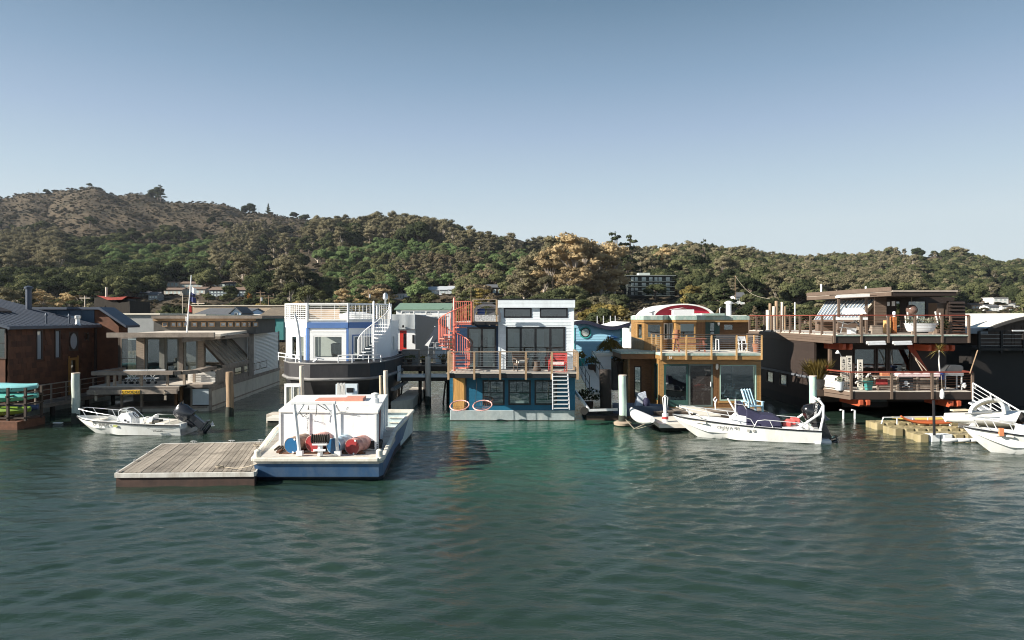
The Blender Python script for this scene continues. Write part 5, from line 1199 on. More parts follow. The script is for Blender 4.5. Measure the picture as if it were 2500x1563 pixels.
# ------------------------------------------------------------------ grey timber houseboat
def grey_house():
    O = Vector((gx(515,38.7), 38.7, 0)); T = Tf(O.x, O.y, 0, R(5))
    t = thing('timber_houseboat', 'weathered grey timber houseboat with slanted greenhouse glazing and yellow warning board', 'houseboat', (O.x-3.5, O.y, 0))
    uL = locp(T,250,900,0)[0]; zd = 1.55
    bx = lambda a,b,c,d,e,f,n,m,par=None: MB(T).box(a,b,c,d,e,f).build(n, m, par or t)
    # hull and lower storey
    bx(uL+.3, 0, 0, 15.4, -.5, .28, 'hull', mat('cream_hull', (.50,.47,.40), .6, .1, 2, .1, dirt=(.2,.17,.12), dirtamt=.5))
    ss = MB(T).box(-.06,.0,0,15.4,.28,1.12).build('hull_side', MATS['cream_hull'], t)
    bx(-.02,.05,-.05,15.5,1.12,1.34,'side_beam',wood_g); bx(-.02,.04,0,15.5,.2,.28,'rub_strake',wood_g)
    bx(-1.0,-.06,-.02,.04,.35,1.25,'frosted_panel',mat('frosted_panel',(.45,.50,.52),.4,.1,2)); bx(-.1,.04,-.06,.06,-.2,1.3,'corner_post',wood_g); bx(-1.1,-1.0,-.06,.06,.1,1.3,'corner_post',wood_g)
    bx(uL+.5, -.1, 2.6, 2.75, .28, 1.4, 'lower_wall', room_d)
    for px in (430, 443, 470, 480): u = locp(T,px,1000,.4)[0]; bx(u-.07,u+.07,.35,.5,.2,1.4,'lower_post',gold_d)
    for px in (296, 345): u = locp(T,px,1000,0)[0]; bx(u-.06,u+.06,0,.12,-.2,1.4,'lower_post',wood_g)
    bx(uL+.3,-.2,-.1,2.5,.18,.29,'lower_deck',wood_g)
    # deck: boards, fascia, sign beam, posts and broad rail
    uR = locp(T,455,945,-.2)[0]
    n = 14
    for k in range(n): a = -1.2+3.4*k/n; MB(T).box(uL-.1, uR+(1.2 if a > .3 else 0), a, a+3.4/n-.012, zd-.05, zd).build('deck_board', deck_m, t)
    bx(uL-.1, uR, -1.24, -1.16, zd-.28, zd-.05, 'deck_fascia', wood_g); bx(uR, 0, -.1, 2.2, 1.3, 1.5, 'side_deck', wood_g)
    a, b = locp(T,213,957,-1.4)[0], locp(T,432,957,-1.4)[0]; zc = locp(T,320,957,-1.4)[1]
    bm = bx(a, b, -1.46, -1.3, zc-.12, zc+.12, 'sign_beam', wood_g)
    q0, q1 = locp(T,297,957,-1.5)[0], locp(T,341,957,-1.5)[0]
    sg = MB(T).box(q0, q1, -1.49, -1.465, zc-.11, zc+.11).build('sign_board', mat('yellow_sign', (.85,.50,.03), .6, .1, 4), t)
    text('FLOODED', T @ Tf((q0+q1)/2, -1.496, zc-.08), .225, ink, sg, 'lettering', align='CENTER', sx=1.08)
    for px in (236, 405): u = locp(T,px,957,-1.4)[0]; MB(T).tube([(u-.1,-1.5,zc+.1),(u,-1.52,zc),(u-.05,-1.5,zc-.14),(u+.1,-1.48,zc-.1)], .035, 5).box(u-.06,u+.06,-1.5,-1.42,zc-.45,zc-.22).build('tackle', rope_m, bm)
    zr = locp(T,320,906,-1.2)[1]; rl = locp(T,228,910,-1.2)[0]; r1 = locp(T,440,910,-1.2)[0]; r2 = locp(T,497,903,.8)[0]
    rp = [(rl,-1.2,zr-.11),(r1-.3,-1.2,zr-.11),(r1,-1.1,zr-.11),(r1+.6,-.5,zr-.10),(r2,.8,zr-.08),(r2+.1,2.1,zr-.08)]
    R_ = MB(T)
    for p, q in zip(rp[:-1], rp[1:]): R_.beam(p, q, .42, .2)
    R_ = R_.build('broad_rail', wood_g, t)
    MB(T).beam((rl,-1.1,zr-.11),(rl+.1,1.9,zr-.11),.35,.18).build('broad_rail', wood_g, t)
    for px in (264, 280, 293, 345, 409, 450, 474):
        v = -1.1 if px in (264,280,345,409) else .2 if px == 293 else -.4 if px == 450 else .7
        u = locp(T,px,925,v)[0]; bx(u-.06,u+.06,v-.06,v+.06,zd,zr-.2,'rail_post',wood_w)
    # upper facade
    V = 2.3; zt = gz(822, 41)
    def U(px): return locp(T,px,850,V)[0]
    for (p0, p1, m_) in ((336,354,wood_w),(394,403,green_m),(438,448,wood_g),(484,498,wood_w)): bx(U(p0),U(p1),V-.1,V+.08,zd,zt,'pillar',mat('grey_frame_wood',(.17,.17,.15),.7,.15) if m_ is green_m else m_)
    for (p0,p1) in ((355,394),(403,438),(449,484)): window(t, T @ Tf(0,V), U(p0),U(p1),zd+.02,zt-.05,MATS['grey_frame_wood'],.11,0,0,glass,'glazed_door')
    window(t, T @ Tf(0,V), U(295), U(335), zd+.05, zt-.05, wood_g, .05, 0, 1, glass)
    bx(U(284),U(294),V+.2,V+.3,zd,zt,'pillar',wood_d)
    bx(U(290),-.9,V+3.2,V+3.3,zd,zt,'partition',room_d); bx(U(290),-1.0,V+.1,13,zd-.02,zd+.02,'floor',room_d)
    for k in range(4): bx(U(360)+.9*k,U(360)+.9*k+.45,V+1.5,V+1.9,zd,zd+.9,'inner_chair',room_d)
    # roof slab with heavy front beam
    rz = 4.22; ul = locp(T,274,810,.6)[0]
    MB(T).add([(ul,.7,rz-.02),(.3,.7,rz-.02),(-.5,15.6,rz+.14),(ul+.8,15.6,rz+.14)]+[(ul,.7,rz+.12),(.3,.7,rz+.12),(-.5,15.6,rz+.3),(ul+.8,15.6,rz+.3)],[(0,3,2,1),(4,5,6,7),(0,1,5,4),(1,2,6,5),(2,3,7,6),(3,0,4,7)]).build('roof', mat('roof_gravel',(.62,.56,.48),.9,.15,3,dirt=(.35,.3,.25)), t)
    a, b = locp(T,262,818,.2)[0], locp(T,470,818,.2)[0]; zz = locp(T,320,818,.2)[1]
    bx(a, b+1.2, .1, .35, zz-.14, zz+.13, 'front_beam', wood_g)
    MB(T).beam((b-.6,.3,zz-.32),(b+2.4,2.6,zz-.1),.16,.2).build('brace_beam', wood_g, t)
    for k in range(12): MB(T).beam((.25-.055*k, 1.6+1.2*k, rz-.06), (-1.2, 1.6+1.2*k, rz-.06), .08, .1).build('rafter', wood_d, t)
    bx(.1-.1,.28,.7,.8,rz-.16,rz-.02,'fascia',wood_g)
    # right side: slanted greenhouse glazing, window band, corrugated end
    v0, v1 = 2.4, side_v(T, 612)
    zlo, zhi, ui = 2.45, 4.1, -1.5
    MB(T).quad((.0,v0,zlo),(.0,v1,zlo),(ui,v1,zhi),(ui,v0,zhi)).build('sloping_pane', glass_mat('hazy_glass',(.55,.55,.52),1.8,.72,(.46,.41,.34)), t)
    n = 8
    for k in range(n+1): v = v0+(v1-v0)*k/n; MB(T).beam((.02,v,zlo+.02),(ui,v,zhi+.03), .028 if k % 4 else .11, .05).build('glazing_bar', wood_g, t)
    bx(-.12,.06,v0-.1,v1+.1,zlo-.24,zlo,'sill_beam',wood_g); MB(T).xz([(0,zlo),(ui,zhi),(ui-.12,zhi),(-.12,zlo-.06)], v0-.08, v0+.04).build('glazing_end_bar', wood_d, t)
    MB(T).add([(0,v0,zlo-.2),(ui,v0,zlo-.2),(ui,v0,zhi),(0,v0,zlo)],[(0,1,2,3)]).build('end_pane', glass_d, t)
    bx(ui-.05,ui+.0,v0,15,zlo,zhi+.05,'inner_side_wall',room_d)
    Ts = T @ Tf(0,0,0,R(90))
    cor = mat('corrugated_white', (.66,.64,.60), .5, .08, 3)
    def corr(u, va, vb, za, zb):
        n = int((zb-za)/.10); 
        for k in range(n): z = za+(zb-za)*k/n; MB(T).add([(u,va,z),(u,vb,z),(u+.028,vb,z+.05),(u+.028,va,z+.05),(u,vb,z+.1),(u,va,z+.1)],[(0,1,2,3),(3,2,4,5)]).build('corrugation', cor, t, kind=None)
    vc = side_v(T,606); bx(-.05,.0,vc,15.1,1.34,4.15,'end_wall',cor); corr(.0, side_v(T,622), 15.0, 1.36, 4.1); bx(0,.07,vc,side_v(T,617),1.34,4.15,'end_post',wood_g); bx(-.02,.06,15.0,15.15,1.34,4.2,'end_post',wood_g)
    MB(T).add([(.0,v1,zlo),(.0,vc+.8,zlo),(.0,vc+.8,4.12),(ui,v1,zhi)],[(0,1,2,3)]).build('side_gable', cor, t)
    Wn = []
    for (p0,p1) in ((572,592),(595,607),(608,622),(624,634),(636,651)): Wn.append((side_v(T,p0),side_v(T,p1),1.62,2.14))
    wall('band_wall', t, Ts, .9, vc, 1.34, 2.22, wood_g, Wn, .08)
    for q in Wn: window(t, Ts, *q, wood_g, .05, g=glass)
    bx(-1.6,-.02,.9,1.02,1.34,2.15,'front_return',cor)
    for k in range(5): bx(-1.5,-.05,.86,.9,1.42+.14*k,1.50+.14*k,'corrugation',cor)
    bx(-1.4,-.1,-.1,2.4,1.30,1.345,'side_shelf',wood_g)
    # clerestory level behind
    cl = mat('pale_brown_wood', (.33,.22,.13), .7, .2)
    u0, u1 = locp(T,375,790,7)[0], locp(T,625,790,7)[0]; zb, zt2 = 4.3, locp(T,450,778,7)[1]
    bx(u0,u1,7,12,zb-.1,zt2-.05,'clerestory_wall',room_d)
    bx(locp(T,372,775,6.7)[0],locp(T,642,775,6.7)[0],6.5,12.5,zt2,zt2+.2,'clerestory_roof',wood_g); bx(u0,u1,6.86,6.98,zt2-.17,zt2,'clerestory_head',cl)
    for (p0,p1) in ((396,409),(417,430),(433,443),(447,460),(468,481),(491,503),(509,524),(538,552),(557,569),(574,586),(590,602),(605,612),(618,630)):
        window(t, T @ Tf(0,6.9), locp(T,p0,790,6.9)[0], locp(T,p1,790,6.9)[0], locp(T,450,798,6.9)[1], locp(T,450,787,6.9)[1], cl, .05, g=glass_s)
    # things lying on the deck
    zr2 = zr
    for i, px in enumerate((318, 330, 355, 375)):
        u = locp(T,px,930,.2)[0]; c = thing('deck_cart', ['small wheeled deck cart, leftmost under the broad rail','small wheeled deck cart, second from the left under the broad rail','small wheeled deck cart, third from the left under the broad rail','small wheeled deck cart nearest the deck post'][i], 'cart', tuple(T @ Vector((u,.2,zd))), 'white wheeled carts on the grey deck')
        MB(T).box(u-.22,u+.22,.05,.4,zd+.28,zd+.34).build('tray', white, c)
        for s in (-.18,.18): MB(T).beam((u+s,.08,zd+.1),(u-s,.08,zd+.6),.03,.03).build('leg', white, c); MB(T).lathe([(.075,-.02),(.075,.02)], Tf(u+s,.05,zd+.075) @ Matrix.Rotation(R(90),4,'X'), 10).build('wheel', rubber, c)
    for i, (p0, p1) in enumerate(((300,402),(345,360))):
        a, b = locp(T,p0,903,-1.1)[0], locp(T,p1,903,-1.1)[0]; 
        tag(MB(T).beam((a,-1.05-.1*i,zr+.03),(b,-1.0-.1*i,zr+.03),.06,.05).build('oar', whitec), ['long white pole lying along the broad rail','short white pole lying on the broad rail'][i], 'pole')
    # flagpole
    f0 = Vector((gx(456,41.5),41.5,gz(815,41.5))); f1 = Vector((gx(467,41.3),41.3,gz(672,41.3)))
    fp = thing('flagpole', 'white pole with signal flags rising from the grey timber houseboat roof', 'flagpole', tuple(f0))
    MB().tube([f0, f1], [.05,.03], 8).build('pole', whitec, fp)
    def flag(y0, h, l, m, n='flag'):
        p = f0.lerp(f1, (815-y0)/143); b = MB()
        for k in range(5):
            a, c = k/5*l, (k+1)/5*l; o1, o2 = .05*math.sin(k*1.7), .05*math.sin((k+1)*1.7)
            b.add([(p.x+a,p.y+o1,p.z-a*.35),(p.x+c,p.y+o2,p.z-c*.35),(p.x+c,p.y+o2,p.z-h-c*.5),(p.x+a,p.y+o1,p.z-h-a*.5),(p.x+a,p.y+o1+.012,p.z-a*.35),(p.x+c,p.y+o2+.012,p.z-c*.35),(p.x+c,p.y+o2+.012,p.z-h-c*.5),(p.x+a,p.y+o1+.012,p.z-h-a*.5)],[(0,1,2,3),(7,6,5,4),(0,4,5,1),(3,2,6,7)])
        b.build(n, m, fp)
    nav = mat('navy_cloth', (.02,.03,.12), .8); flag(700,.32,.34,whitec); flag(713,.12,.3,nav); flag(722,.3,.36,nav); flag(745,.38,.14,mat('red_cloth',(.6,.05,.04),.8)); flag(775,.3,-.16,whitec); flag(786,.22,-.14,nav)
grey_house()

# ------------------------------------------------------------------ ship-hulled house with white lattice roof deck
def lattice_house():
    t = thing('ship_house', 'white and blue house on a black ship hull with white lattice roof deck', 'houseboat', (-10, 36, 0))
    shp = mat('black_hull_paint', (.026,.025,.028), .5, .12, 1.5, .1, dirt=(.09,.085,.08), dirtamt=.25)
    xk, yk = gx(757,35.6), 35.6
    plan = [(-13.05,43.4),(-13.05,40.2),(-12.75,38.2),(-11.9,36.5),(xk,yk),(-8.6,35.75),(-7.55,36.3),(-7.0,37.6),(-6.85,40),(-6.85,43.4)]
    def rg(s, z, dy=0): return [Vector((-9.9+(x+9.9)*s, y+(dy if y < 43 else 0), z+(.12 if y > 38 and z > 1.8 else 0))) for x, y in plan][::-1]
    MB().loft([rg(.80,-.5,1.6), rg(.88,.8,.75), rg(.97,1.75,.15), rg(1,2.05), rg(1,2.86)], smooth=False).build('hull', shp, t)
    rr = rg(1.01, 2.08, -.03); MB().tube([Vector((p.x,p.y,2.06)) for p in rr], .09, 6).build('rub_rail', mat('grey_rub_rail', (.20,.195,.19), .6, .15), t)
    rr = rg(1.0, 2.86); b = MB().tube([Vector((p.x,p.y,2.88)) for p in rr], .045, 6); b.build('cap_rail', MATS['grey_rub_rail'], t)
    # right lower side of the hull with a port window and grey walkway float
    MB().box(-6.85,-6.6,38.6,43.4,1.15,1.3).build('side_ledge', MATS['grey_rub_rail'], t)
    MB().box(-6.8,-6.74,40.5,41.4,1.5,2.4).build('side_window', whitec, t)
    MB().prism([(-6.8,38.4),(-5.75,39.5),(-5.9,46.5),(-6.8,46.5)], -.3,.55).build('side_float', mat('pale_concrete', (.52,.47,.40), .8, .15, 2, .2, dirt=(.2,.16,.12)), t)
    # house body: bay plan
    bay = [(-13.0,43),(-13.0,40.0),(gx(698,39.2),39.2),(gx(751,37.6),37.6),(gx(850,37.6),37.6),(gx(921,38.9),38.9),(-7.15,40.2),(-7.15,43)]
    zf, zt = 2.9, gz(787,37.6)
    bl = mat('periwinkle_trim', (.085,.175,.40), .5, .08, 3)
    def face(p, q, z0, z1, m, name, holes=(), th=.12):
        d = Vector((q[0]-p[0], q[1]-p[1], 0)); T = Tf(p[0], p[1], 0, math.atan2(d.y, d.x)); return T, d.length, wall(name, t, T, 0, d.length, z0, z1, m, holes, th)
    def rel(p, q, px, py):           # pixel to (u, z) on a vertical face
        d = Vector((q[0]-p[0], q[1]-p[1])).normalized(); k = (px-CX)/F; u = (k*p[1]-p[0])/(d.x-k*d.y); Y = p[1]+u*d.y; return u, gz(py, Y)
    def facewin(p, q, a, b, y0, y1, wfr=.1, m=whitec, g=glass, nv=0, trim=None, tw=.1):
        u0, z1 = rel(p,q,a,y0); u1, _ = rel(p,q,b,y0); z0 = rel(p,q,(a+b)/2,y1)[1]; return (u0,u1,z0,z1)
    A, B_, C_, D_ = bay[2], bay[3], bay[4], bay[5]
    # left facet
    W1 = facewin(A,B_,713,726,820,886); W2 = facewin(A,B_,731,744,820,886)
    T1, L1, _ = face(A,B_,zf,zt-.3,whitec,'bay_wall',[W1,W2])
    for q in (W1,W2): window(t, T1, *q, white, .05, g=glass, trim=whitec, tw=.07)
    MB(T1).box(0,L1,-.05,.12,zt-.3,zt).build('fascia', mat('pale_blue_paint',(.62,.70,.84),.5,.05), t); MB(T1).box(L1-.12,L1-.01,-.04,.0,zf,zt-.3).build('corner_trim', bl, t)
    # front facet
    W3 = facewin(B_,C_,766,837,820,875)
    T2, L2, _ = face(B_,C_,zf,zt-.3,whitec,'bay_wall',[W3])
    window(t, T2, *W3, white, .06, g=glass, trim=whitec, tw=.2)
    MB(T2).box(0,L2,-.06,.12,zt-.32,zt).build('fascia', bl, t); MB(T2).box(-.03,.10,-.04,.0,zf,zt-.3).build('corner_trim', bl, t); MB(T2).box(L2-.1,L2+.03,-.04,.0,zf,zt-.3).build('corner_trim', bl, t)
    MB(T2).box(W3[0]-.2,W3[1]+.2,-.05,-.02,W3[3]+.21,W3[3]+.28).build('head_trim', white, t)
    # right facet with glazed door
    W4 = facewin(C_,D_,862,910,820,885)
    T3, L3, _ = face(C_,D_,zf,zt-.3,whitec,'bay_wall',[W4])
    window(t, T3, *W4, white, .08, g=glass, panes=2, trim=bl, tw=.06, name='glazed_door')
    MB(T3).box(0,L3,-.05,.12,zt-.32,zt).build('fascia', bl, t)
    # sides
    face(bay[1],A,zf,zt,whitec,'side_wall'); 
    Dq, E, Fq = D_, (-7.15,40.2), (-7.15,50)
    face(Dq,E,zf,zt,whitec,'side_wall'); T4 = Tf(-7.15,40.2,0,R(90)); Wq = (.7,1.2,3.3,4.2)
    wall('side_wall', t, T4, 0, 2.8, zf-.2, zt, whitec, [Wq]); window(t, T4, *Wq, white, .06, g=glass)
    MB().prism([(p[0],p[1]) for p in bay], zt, zt+.1).build('roof', white, t)
    MB().prism([(-13,41.5),(-7.2,41.5),(-7.2,41.6),(-13,41.6)], zf, zt).build('partition', room_m, t)
    wl = MB().lathe([(.25,zf),(.32,zf+.5),(.32,zf+.9),(.2,zf+.95)], Tf(gx(822,38.6),38.6), 14).build('inner_armchair', mat('tan_leather',(.30,.22,.14),.6), t)
    cb = MB()
    for k in range(5): cb.beam((gx(770,37.9)+.07*k,37.85+.03*(k%2),zf+.1),(gx(770,37.9)+.07*k,37.85+.03*(k%2),zt-.4),.05,.02)
    cb.build('curtain', curtain_m, t)
    # lattice railing of crossing white slats
    z0, z1 = gz(786,37.6)+.12, gz(742,37.6)
    lp = [bay[1], A, B_, C_, D_, (-7.15,40.2)]
    for p, q in zip(lp[:-1], lp[1:]):
        d = Vector((q[0]-p[0], q[1]-p[1], 0)); L = d.length; T = Tf(p[0],p[1],0,math.atan2(d.y,d.x))
        for z in (z0,z1): MB(T).box(0,L,-.05,.03,z-.045,z+.045).build('lattice_rail', white, t)
        for u in (0, L): MB(T).box(u-.05,u+.05,-.055,.045,z0-.15,z1+.05).build('lattice_post', white, t)
        n = max(1, round(L/.75))
        for k in range(7): z = z0+(z1-z0)*(k+1)/8; MB(T).box(0,L,-.03,-.012,z-.014,z+.014).build('slat', white, t)
        step = .24 if p in (C_, D_, bay[1]) or p == A else .75
        m_ = round(L/step)
        for k in range(1, m_): u = L*k/m_; MB(T).box(u-.013,u+.013,-.012,.008,z0,z1).build('slat', white, t)
    MB().box(-12.2,-10.2,40.4,40.45,z0,z1-.25).build('windbreak', mat('tan_screen',(.50,.38,.28),.9,.2,2), t)
    MB().lathe([(.9,z0),(.95,z0+.3),(.5,z0+.42)], Tf(-9,39.4), 18).build('round_table', whitec, t)
    # white spiral stair
    cx, cy = gx(912,36.9), 36.95; r = .85; zb = 2.92; zz = zt+.1
    st = MB().lathe([(.06,zb),(.06,z1+.1),(.02,z1+.15)], Tf(cx,cy), 10).build('spiral_stair', whitec, t)
    N = 11; A0, A1 = R(200), R(380); pts = []
    for k in range(N):
        a, a2 = A0+(A1-A0)*k/N, A0+(A1-A0)*(k+1.15)/N; z = zb+(zz-zb)*(k+1)/(N+1)
        MB().prism([(cx+.05*math.cos(a),cy+.05*math.sin(a))]+[(cx+r*math.cos(a+(a2-a)*j/3),cy+r*math.sin(a+(a2-a)*j/3)) for j in range(4)], z-.04, z).build('tread', whitec, st)
    for k in range(N*2+1):
        a = A0+(A1-A0)*k/(N*2); z = zb+(zz-zb)*(k/2+1)/(N+1); p = Vector((cx+r*math.cos(a),cy+r*math.sin(a),z)); pts.append(p+Vector((0,0,.95))); MB().tube([p,p+Vector((0,0,.95))],.014,4).build('baluster', whitec, st)
    MB().tube(pts,.026,6).build('handrail', whitec, st)
    # foredeck rails, davit, bollards
    for (ps) in (((680,39),(680,38.2),(697,37.2),(722,36.2)), ((826,35.9),(860,35.9),(900,36.1),(930,36.7))):
        b = MB(); P = [Vector((gx(px,Y),Y,2.9)) for px, Y in ps]
        for h in (.22,.42): b.tube([p+Vector((0,0,h*(1 if 0 < i < 3 else .95))) for i, p in enumerate(P)], .028, 6)
        for p in P: b.tube([p,p+Vector((0,0,.42))],.028,6)
        b.build('deck_rail', whitec, t)
    MB().tube([(gx(733,36.4),36.4,2.9),(gx(731,36.4),36.4,4.2),(gx(727,36.4),36.3,5.0),(gx(722,36.4),36.2,5.5)],[.09,.085,.07,.06],8).build('davit', whitec, t)
    MB().tube([(gx(765,35.9),35.9,2.95),(gx(775,35.9),35.9,3.12),(gx(768,35.9),35.9,3.2),(gx(790,35.9),36,3.1)],.05,6).build('anchor_tackle', whitec, t)
    sp = MB().lathe([(.05,z1),(.05,z1+.25),(.16,z1+.35),(.14,z1+.6),(.05,z1+.7)], Tf(gx(941,40),40), 10).build('roof_ventilator', steel, t)
    # small window cabin and float at the bow with white furniture
    MB().box(gx(655,34.6),-6.2,34.3,35.3,-.25,.42).build('bow_float', MATS['pale_concrete'], t)
    f = thing('deckhouse_window', 'small white framed window cabin at the foot of the ship hull', 'cabin', (gx(714,34.9),34.9,.42))
    a, b = gx(694,34.9), gx(735,34.9); za, zb2 = gz(992,34.9), gz(937,34.9)
    wq = [(a+.08,(a+b)/2-.04,za+.1,zb2-.14),((a+b)/2+.04,b-.08,za+.1,zb2-.14)]
    wall('wall', f, Tf(0,34.9), a, b, .42, zb2, whitec, wq, .06)
    for q in wq: window(f, Tf(0,34.9), *q, white, .03, g=glass_mat('cream_glass',(.8,.8,.7),1.5,.5,(.55,.52,.42)))
    MB().box(a,b,34.96,35.3,.42,zb2-.02).build('body', whitec, f)
    pale = mat('pale_blue_furniture', (.66,.74,.80), .5, .05)
    for i, px in enumerate((858, 902)):
        c = thing('garden_chair', ['white garden chair behind the box cabin, beside the dark window','white garden chair behind the box cabin, nearer the piling'][i], 'chair', (gx(px,34.6),34.6,.42))
        X = gx(px,34.6); MB().box(X-.4,X+.4,34.5,34.58,.85,1.22).build('backrest', pale, c); MB().box(X-.42,X+.42,34.3,34.9,.8,.85).build('seat', pale, c)
        for s in (-.38,.38): MB().box(X+s-.03,X+s+.03,34.32,34.38,.42,.8).build('leg', pale, c); MB().box(X+s-.03,X+s+.03,34.84,34.9,.42,.8).build('leg', pale, c)
    cbx = thing('deck_locker', 'pale blue upright locker with dark screen behind the box cabin', 'locker', (gx(845,35),35,.42))
    MB().box(gx(820,35),gx(872,35),34.95,35.25,.42,gz(938,35)).build('body', pale, cbx); MB().box(gx(846,34.94),gx(863,34.94),34.92,34.95,gz(958,35),gz(947,35)).build('screen', black_p, cbx)
    rp = MB()
    for k in range(7): rp.tube([(gx(826+3*k,34.7),34.7,.9),(gx(824+3*k,34.7),34.7,1.35),(gx(826+2.5*k,34.7),34.65,gz(935+3*(k%3),34.7))], .045, 5)
    tag(rp.build('rope_hank', mat('white_rope',(.7,.68,.64),.9,.1)), 'bundle of white rope and poles standing by the pale locker', 'rope')
lattice_house()
# ------------------------------------------------------------------ golden cedar house
def golden_house():
    YF = 37.0; t = thing('golden_house', 'golden cedar two storey floating house with green copper edging and wide glass below', 'houseboat', (gx(1740,YF), YF, 0))
    T = Tf(0, YF); xl, xr = gx(1611,YF), gx(1858,YF); z0 = .46; zd = 3.36
    cr = mat('cream_roof', (.66,.63,.56), .8, .1)
    lamp_m = mat('lamp_glass', (.75,.72,.66), .2, .03)
    def bxx(p0,p1,y0,y1,a,b,n,m,par=None): return MB().box(gx(p0,YF),gx(p1,YF),y0,y1,gz(b,YF),gz(a,YF)).build(n,m,par or t)
    MB().box(xl-.1, xr+.1, YF-.9, YF+9, -.6, .28).build('hull', conc, t)
    # lower front wall with openings
    O1 = (gx(1621,YF),gx(1740,YF),z0,gz(889,YF)); O2 = (gx(1757,YF),gx(1846,YF),gz(978,YF),gz(891,YF))
    wall('front_wall', t, T, xl, xr, .2, zd-.3, gold, [O1,O2])
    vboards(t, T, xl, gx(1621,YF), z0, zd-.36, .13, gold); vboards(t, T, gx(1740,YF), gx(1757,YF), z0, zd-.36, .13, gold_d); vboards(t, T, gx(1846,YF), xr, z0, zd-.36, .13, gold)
    MB(T).box(O1[0]-.1,O2[1]+.15,-.05,.0,O1[3],O1[3]+.16).build('head_board', gold, t)
    for k in range(2): MB(T).box(xl,xr,-.03,.0,O1[3]+.17+.14*k,O1[3]+.30+.14*k).build('board', gold, t)
    MB(T).box(O2[0]-.1,O2[1]+.1,-.05,.0,O2[2]-.14,O2[2]-.01).build('sill', gold, t); MB(T).box(O2[0],O2[1],-.02,.0,z0,O2[2]-.15).build('under_panel', gold_d, t)
    m = (O1[0]+O1[1])/2
    f = window(t, T, O1[0], m-.01, z0, O1[3], green_m, .1, g=glass, name='sliding_door'); MB(T).box(O1[0]+.1,m-.1,-.02,.04,z0+.1,z0+.35).build('kick_panel', green_m, f)
    f = window(t, T, m+.01, O1[1], z0, O1[3], mat('grey_green_frame',(.10,.13,.12),.5), .09, g=glass_mat('screen_mesh',(.3,.28,.27),1.5,.35,(.10,.085,.08)), name='screen_door')
    MB(T).box(O1[1]-.14,O1[1]-.1,-.07,-.03,z0+1.1,z0+1.35).build('handle', whitec, f)
    window(t, T, *O2, mat('pale_green_frame',(.35,.50,.42),.5), .05, g=glass)
    # left side face
    T2 = Tf(xl, YF, 0, R(-90)) @ Tf(-3.6, 0); Wl = (2.3, 3.1, .75, 2.75)
    wall('side_wall', t, T2, 0, 3.6, .2, zd-.3, gold, [Wl]); window(t, T2, *Wl, green_m, .07, g=glass)
    vboards(t, T2, .05, 3.55, .25, zd-.36, .18, gold, [Wl])
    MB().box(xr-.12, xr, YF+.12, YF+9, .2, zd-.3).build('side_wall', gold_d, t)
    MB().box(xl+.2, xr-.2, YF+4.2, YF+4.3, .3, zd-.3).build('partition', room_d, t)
    MB().box(xl+.12, xr-.12, YF+.13, YF+4.2, .28, .44).build('inner_floor', wood_w, t)
    # things seen through the glass
    MB().box(gx(1790,YF+1),gx(1843,YF+1),YF+.7,YF+1.5,.7,1.25).build('inner_tub', mat('pale_teal_cloth',(.35,.50,.46),.8), t)
    b = MB()
    for k in range(16): b.ball((gx(1628,YF+.5)+.11*k+random.uniform(-.03,.03), YF+.6+random.uniform(-.1,.1), .7+random.uniform(0,.22)), random.uniform(.07,.12), 6)
    b.build('shell_basket', whitec, t, kind='stuff')
    MB().ball((gx(1782,YF+.5), YF+.5, 1.35), .16, 8).tube([(gx(1768,YF+.5),YF+.5,1.2),(gx(1776,YF+.5),YF+.5,1.5),(gx(1790,YF+.5),YF+.5,1.4)],.05,6).lathe([(.05,.8),(.09,1.2)], Tf(gx(1783,YF+.5),YF+.5), 8).build('figurehead', curtain_m, t)
    MB().box(gx(1760,YF+.6),gx(1788,YF+.6),YF+.3,YF+.8,.75,.85).build('inner_shelf', wood_w, t)
    # deck slab above with copper edge
    yd = YF-.62; xa, xb = gx(1612,yd), gx(1862,yd)
    MB().box(xa+.03, xb-.03, yd+.03, YF+3.2, zd-.32, zd-.10).build('deck_frame', gold, t)
    MB().box(xa, xb, yd, YF+3.2, zd-.098, zd+.02).build('copper_edge', copper, t); MB().box(xa+.05, xb-.05, yd+.05, YF+3.2, zd+.022, zd+.04).build('deck_surface', cr, t)
    text('56', Tf(gx(1633,yd), yd-.005, zd-.26), .17, whitec, t, 'house_number')
    railing(t, [(gx(1590,YF+2),YF+1.9,zd+.04),(xa+.05,yd-.03,zd+.04),(xb-.06,yd-.03,zd+.04),(xb-.06,YF+1.6,zd+.04)], .98, mat('honey_post',(.46,.28,.12),.6,.2,rnd=.15), wood_d, .075, 1.35, 8, .36)
    # left wing: flat roof with copper edge and recessed entrance
    MB().box(gx(1512,YF+1.2), xa-.02, YF+.7, YF+4, 3.28, 3.40).build('wing_roof', copper, t); MB().box(gx(1512,YF+1.2)+.05, xa-.02, YF+.75, YF+4, 3.0, 3.27).build('wing_beam', gold_d, t)
    T5 = Tf(0, YF+2.2); a, b = gx(1533,YF+2.2), gx(1592,YF+2.2); Wd = (gx(1548,YF+2.2),gx(1566,YF+2.2),.7,2.5)
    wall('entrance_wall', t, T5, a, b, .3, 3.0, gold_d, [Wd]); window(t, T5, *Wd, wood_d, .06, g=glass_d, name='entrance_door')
    vboards(t, T5, a, b, .3, 3.0, .16, gold_d, [Wd]); MB().box(a-.02,a+.1,YF+2.1,YF+4,.3,3.0).build('side_wall', gold, t)
    # upper storey with two bays
    YU = 39.3; zt = gz(782,YU); zcap = gz(771,YU)
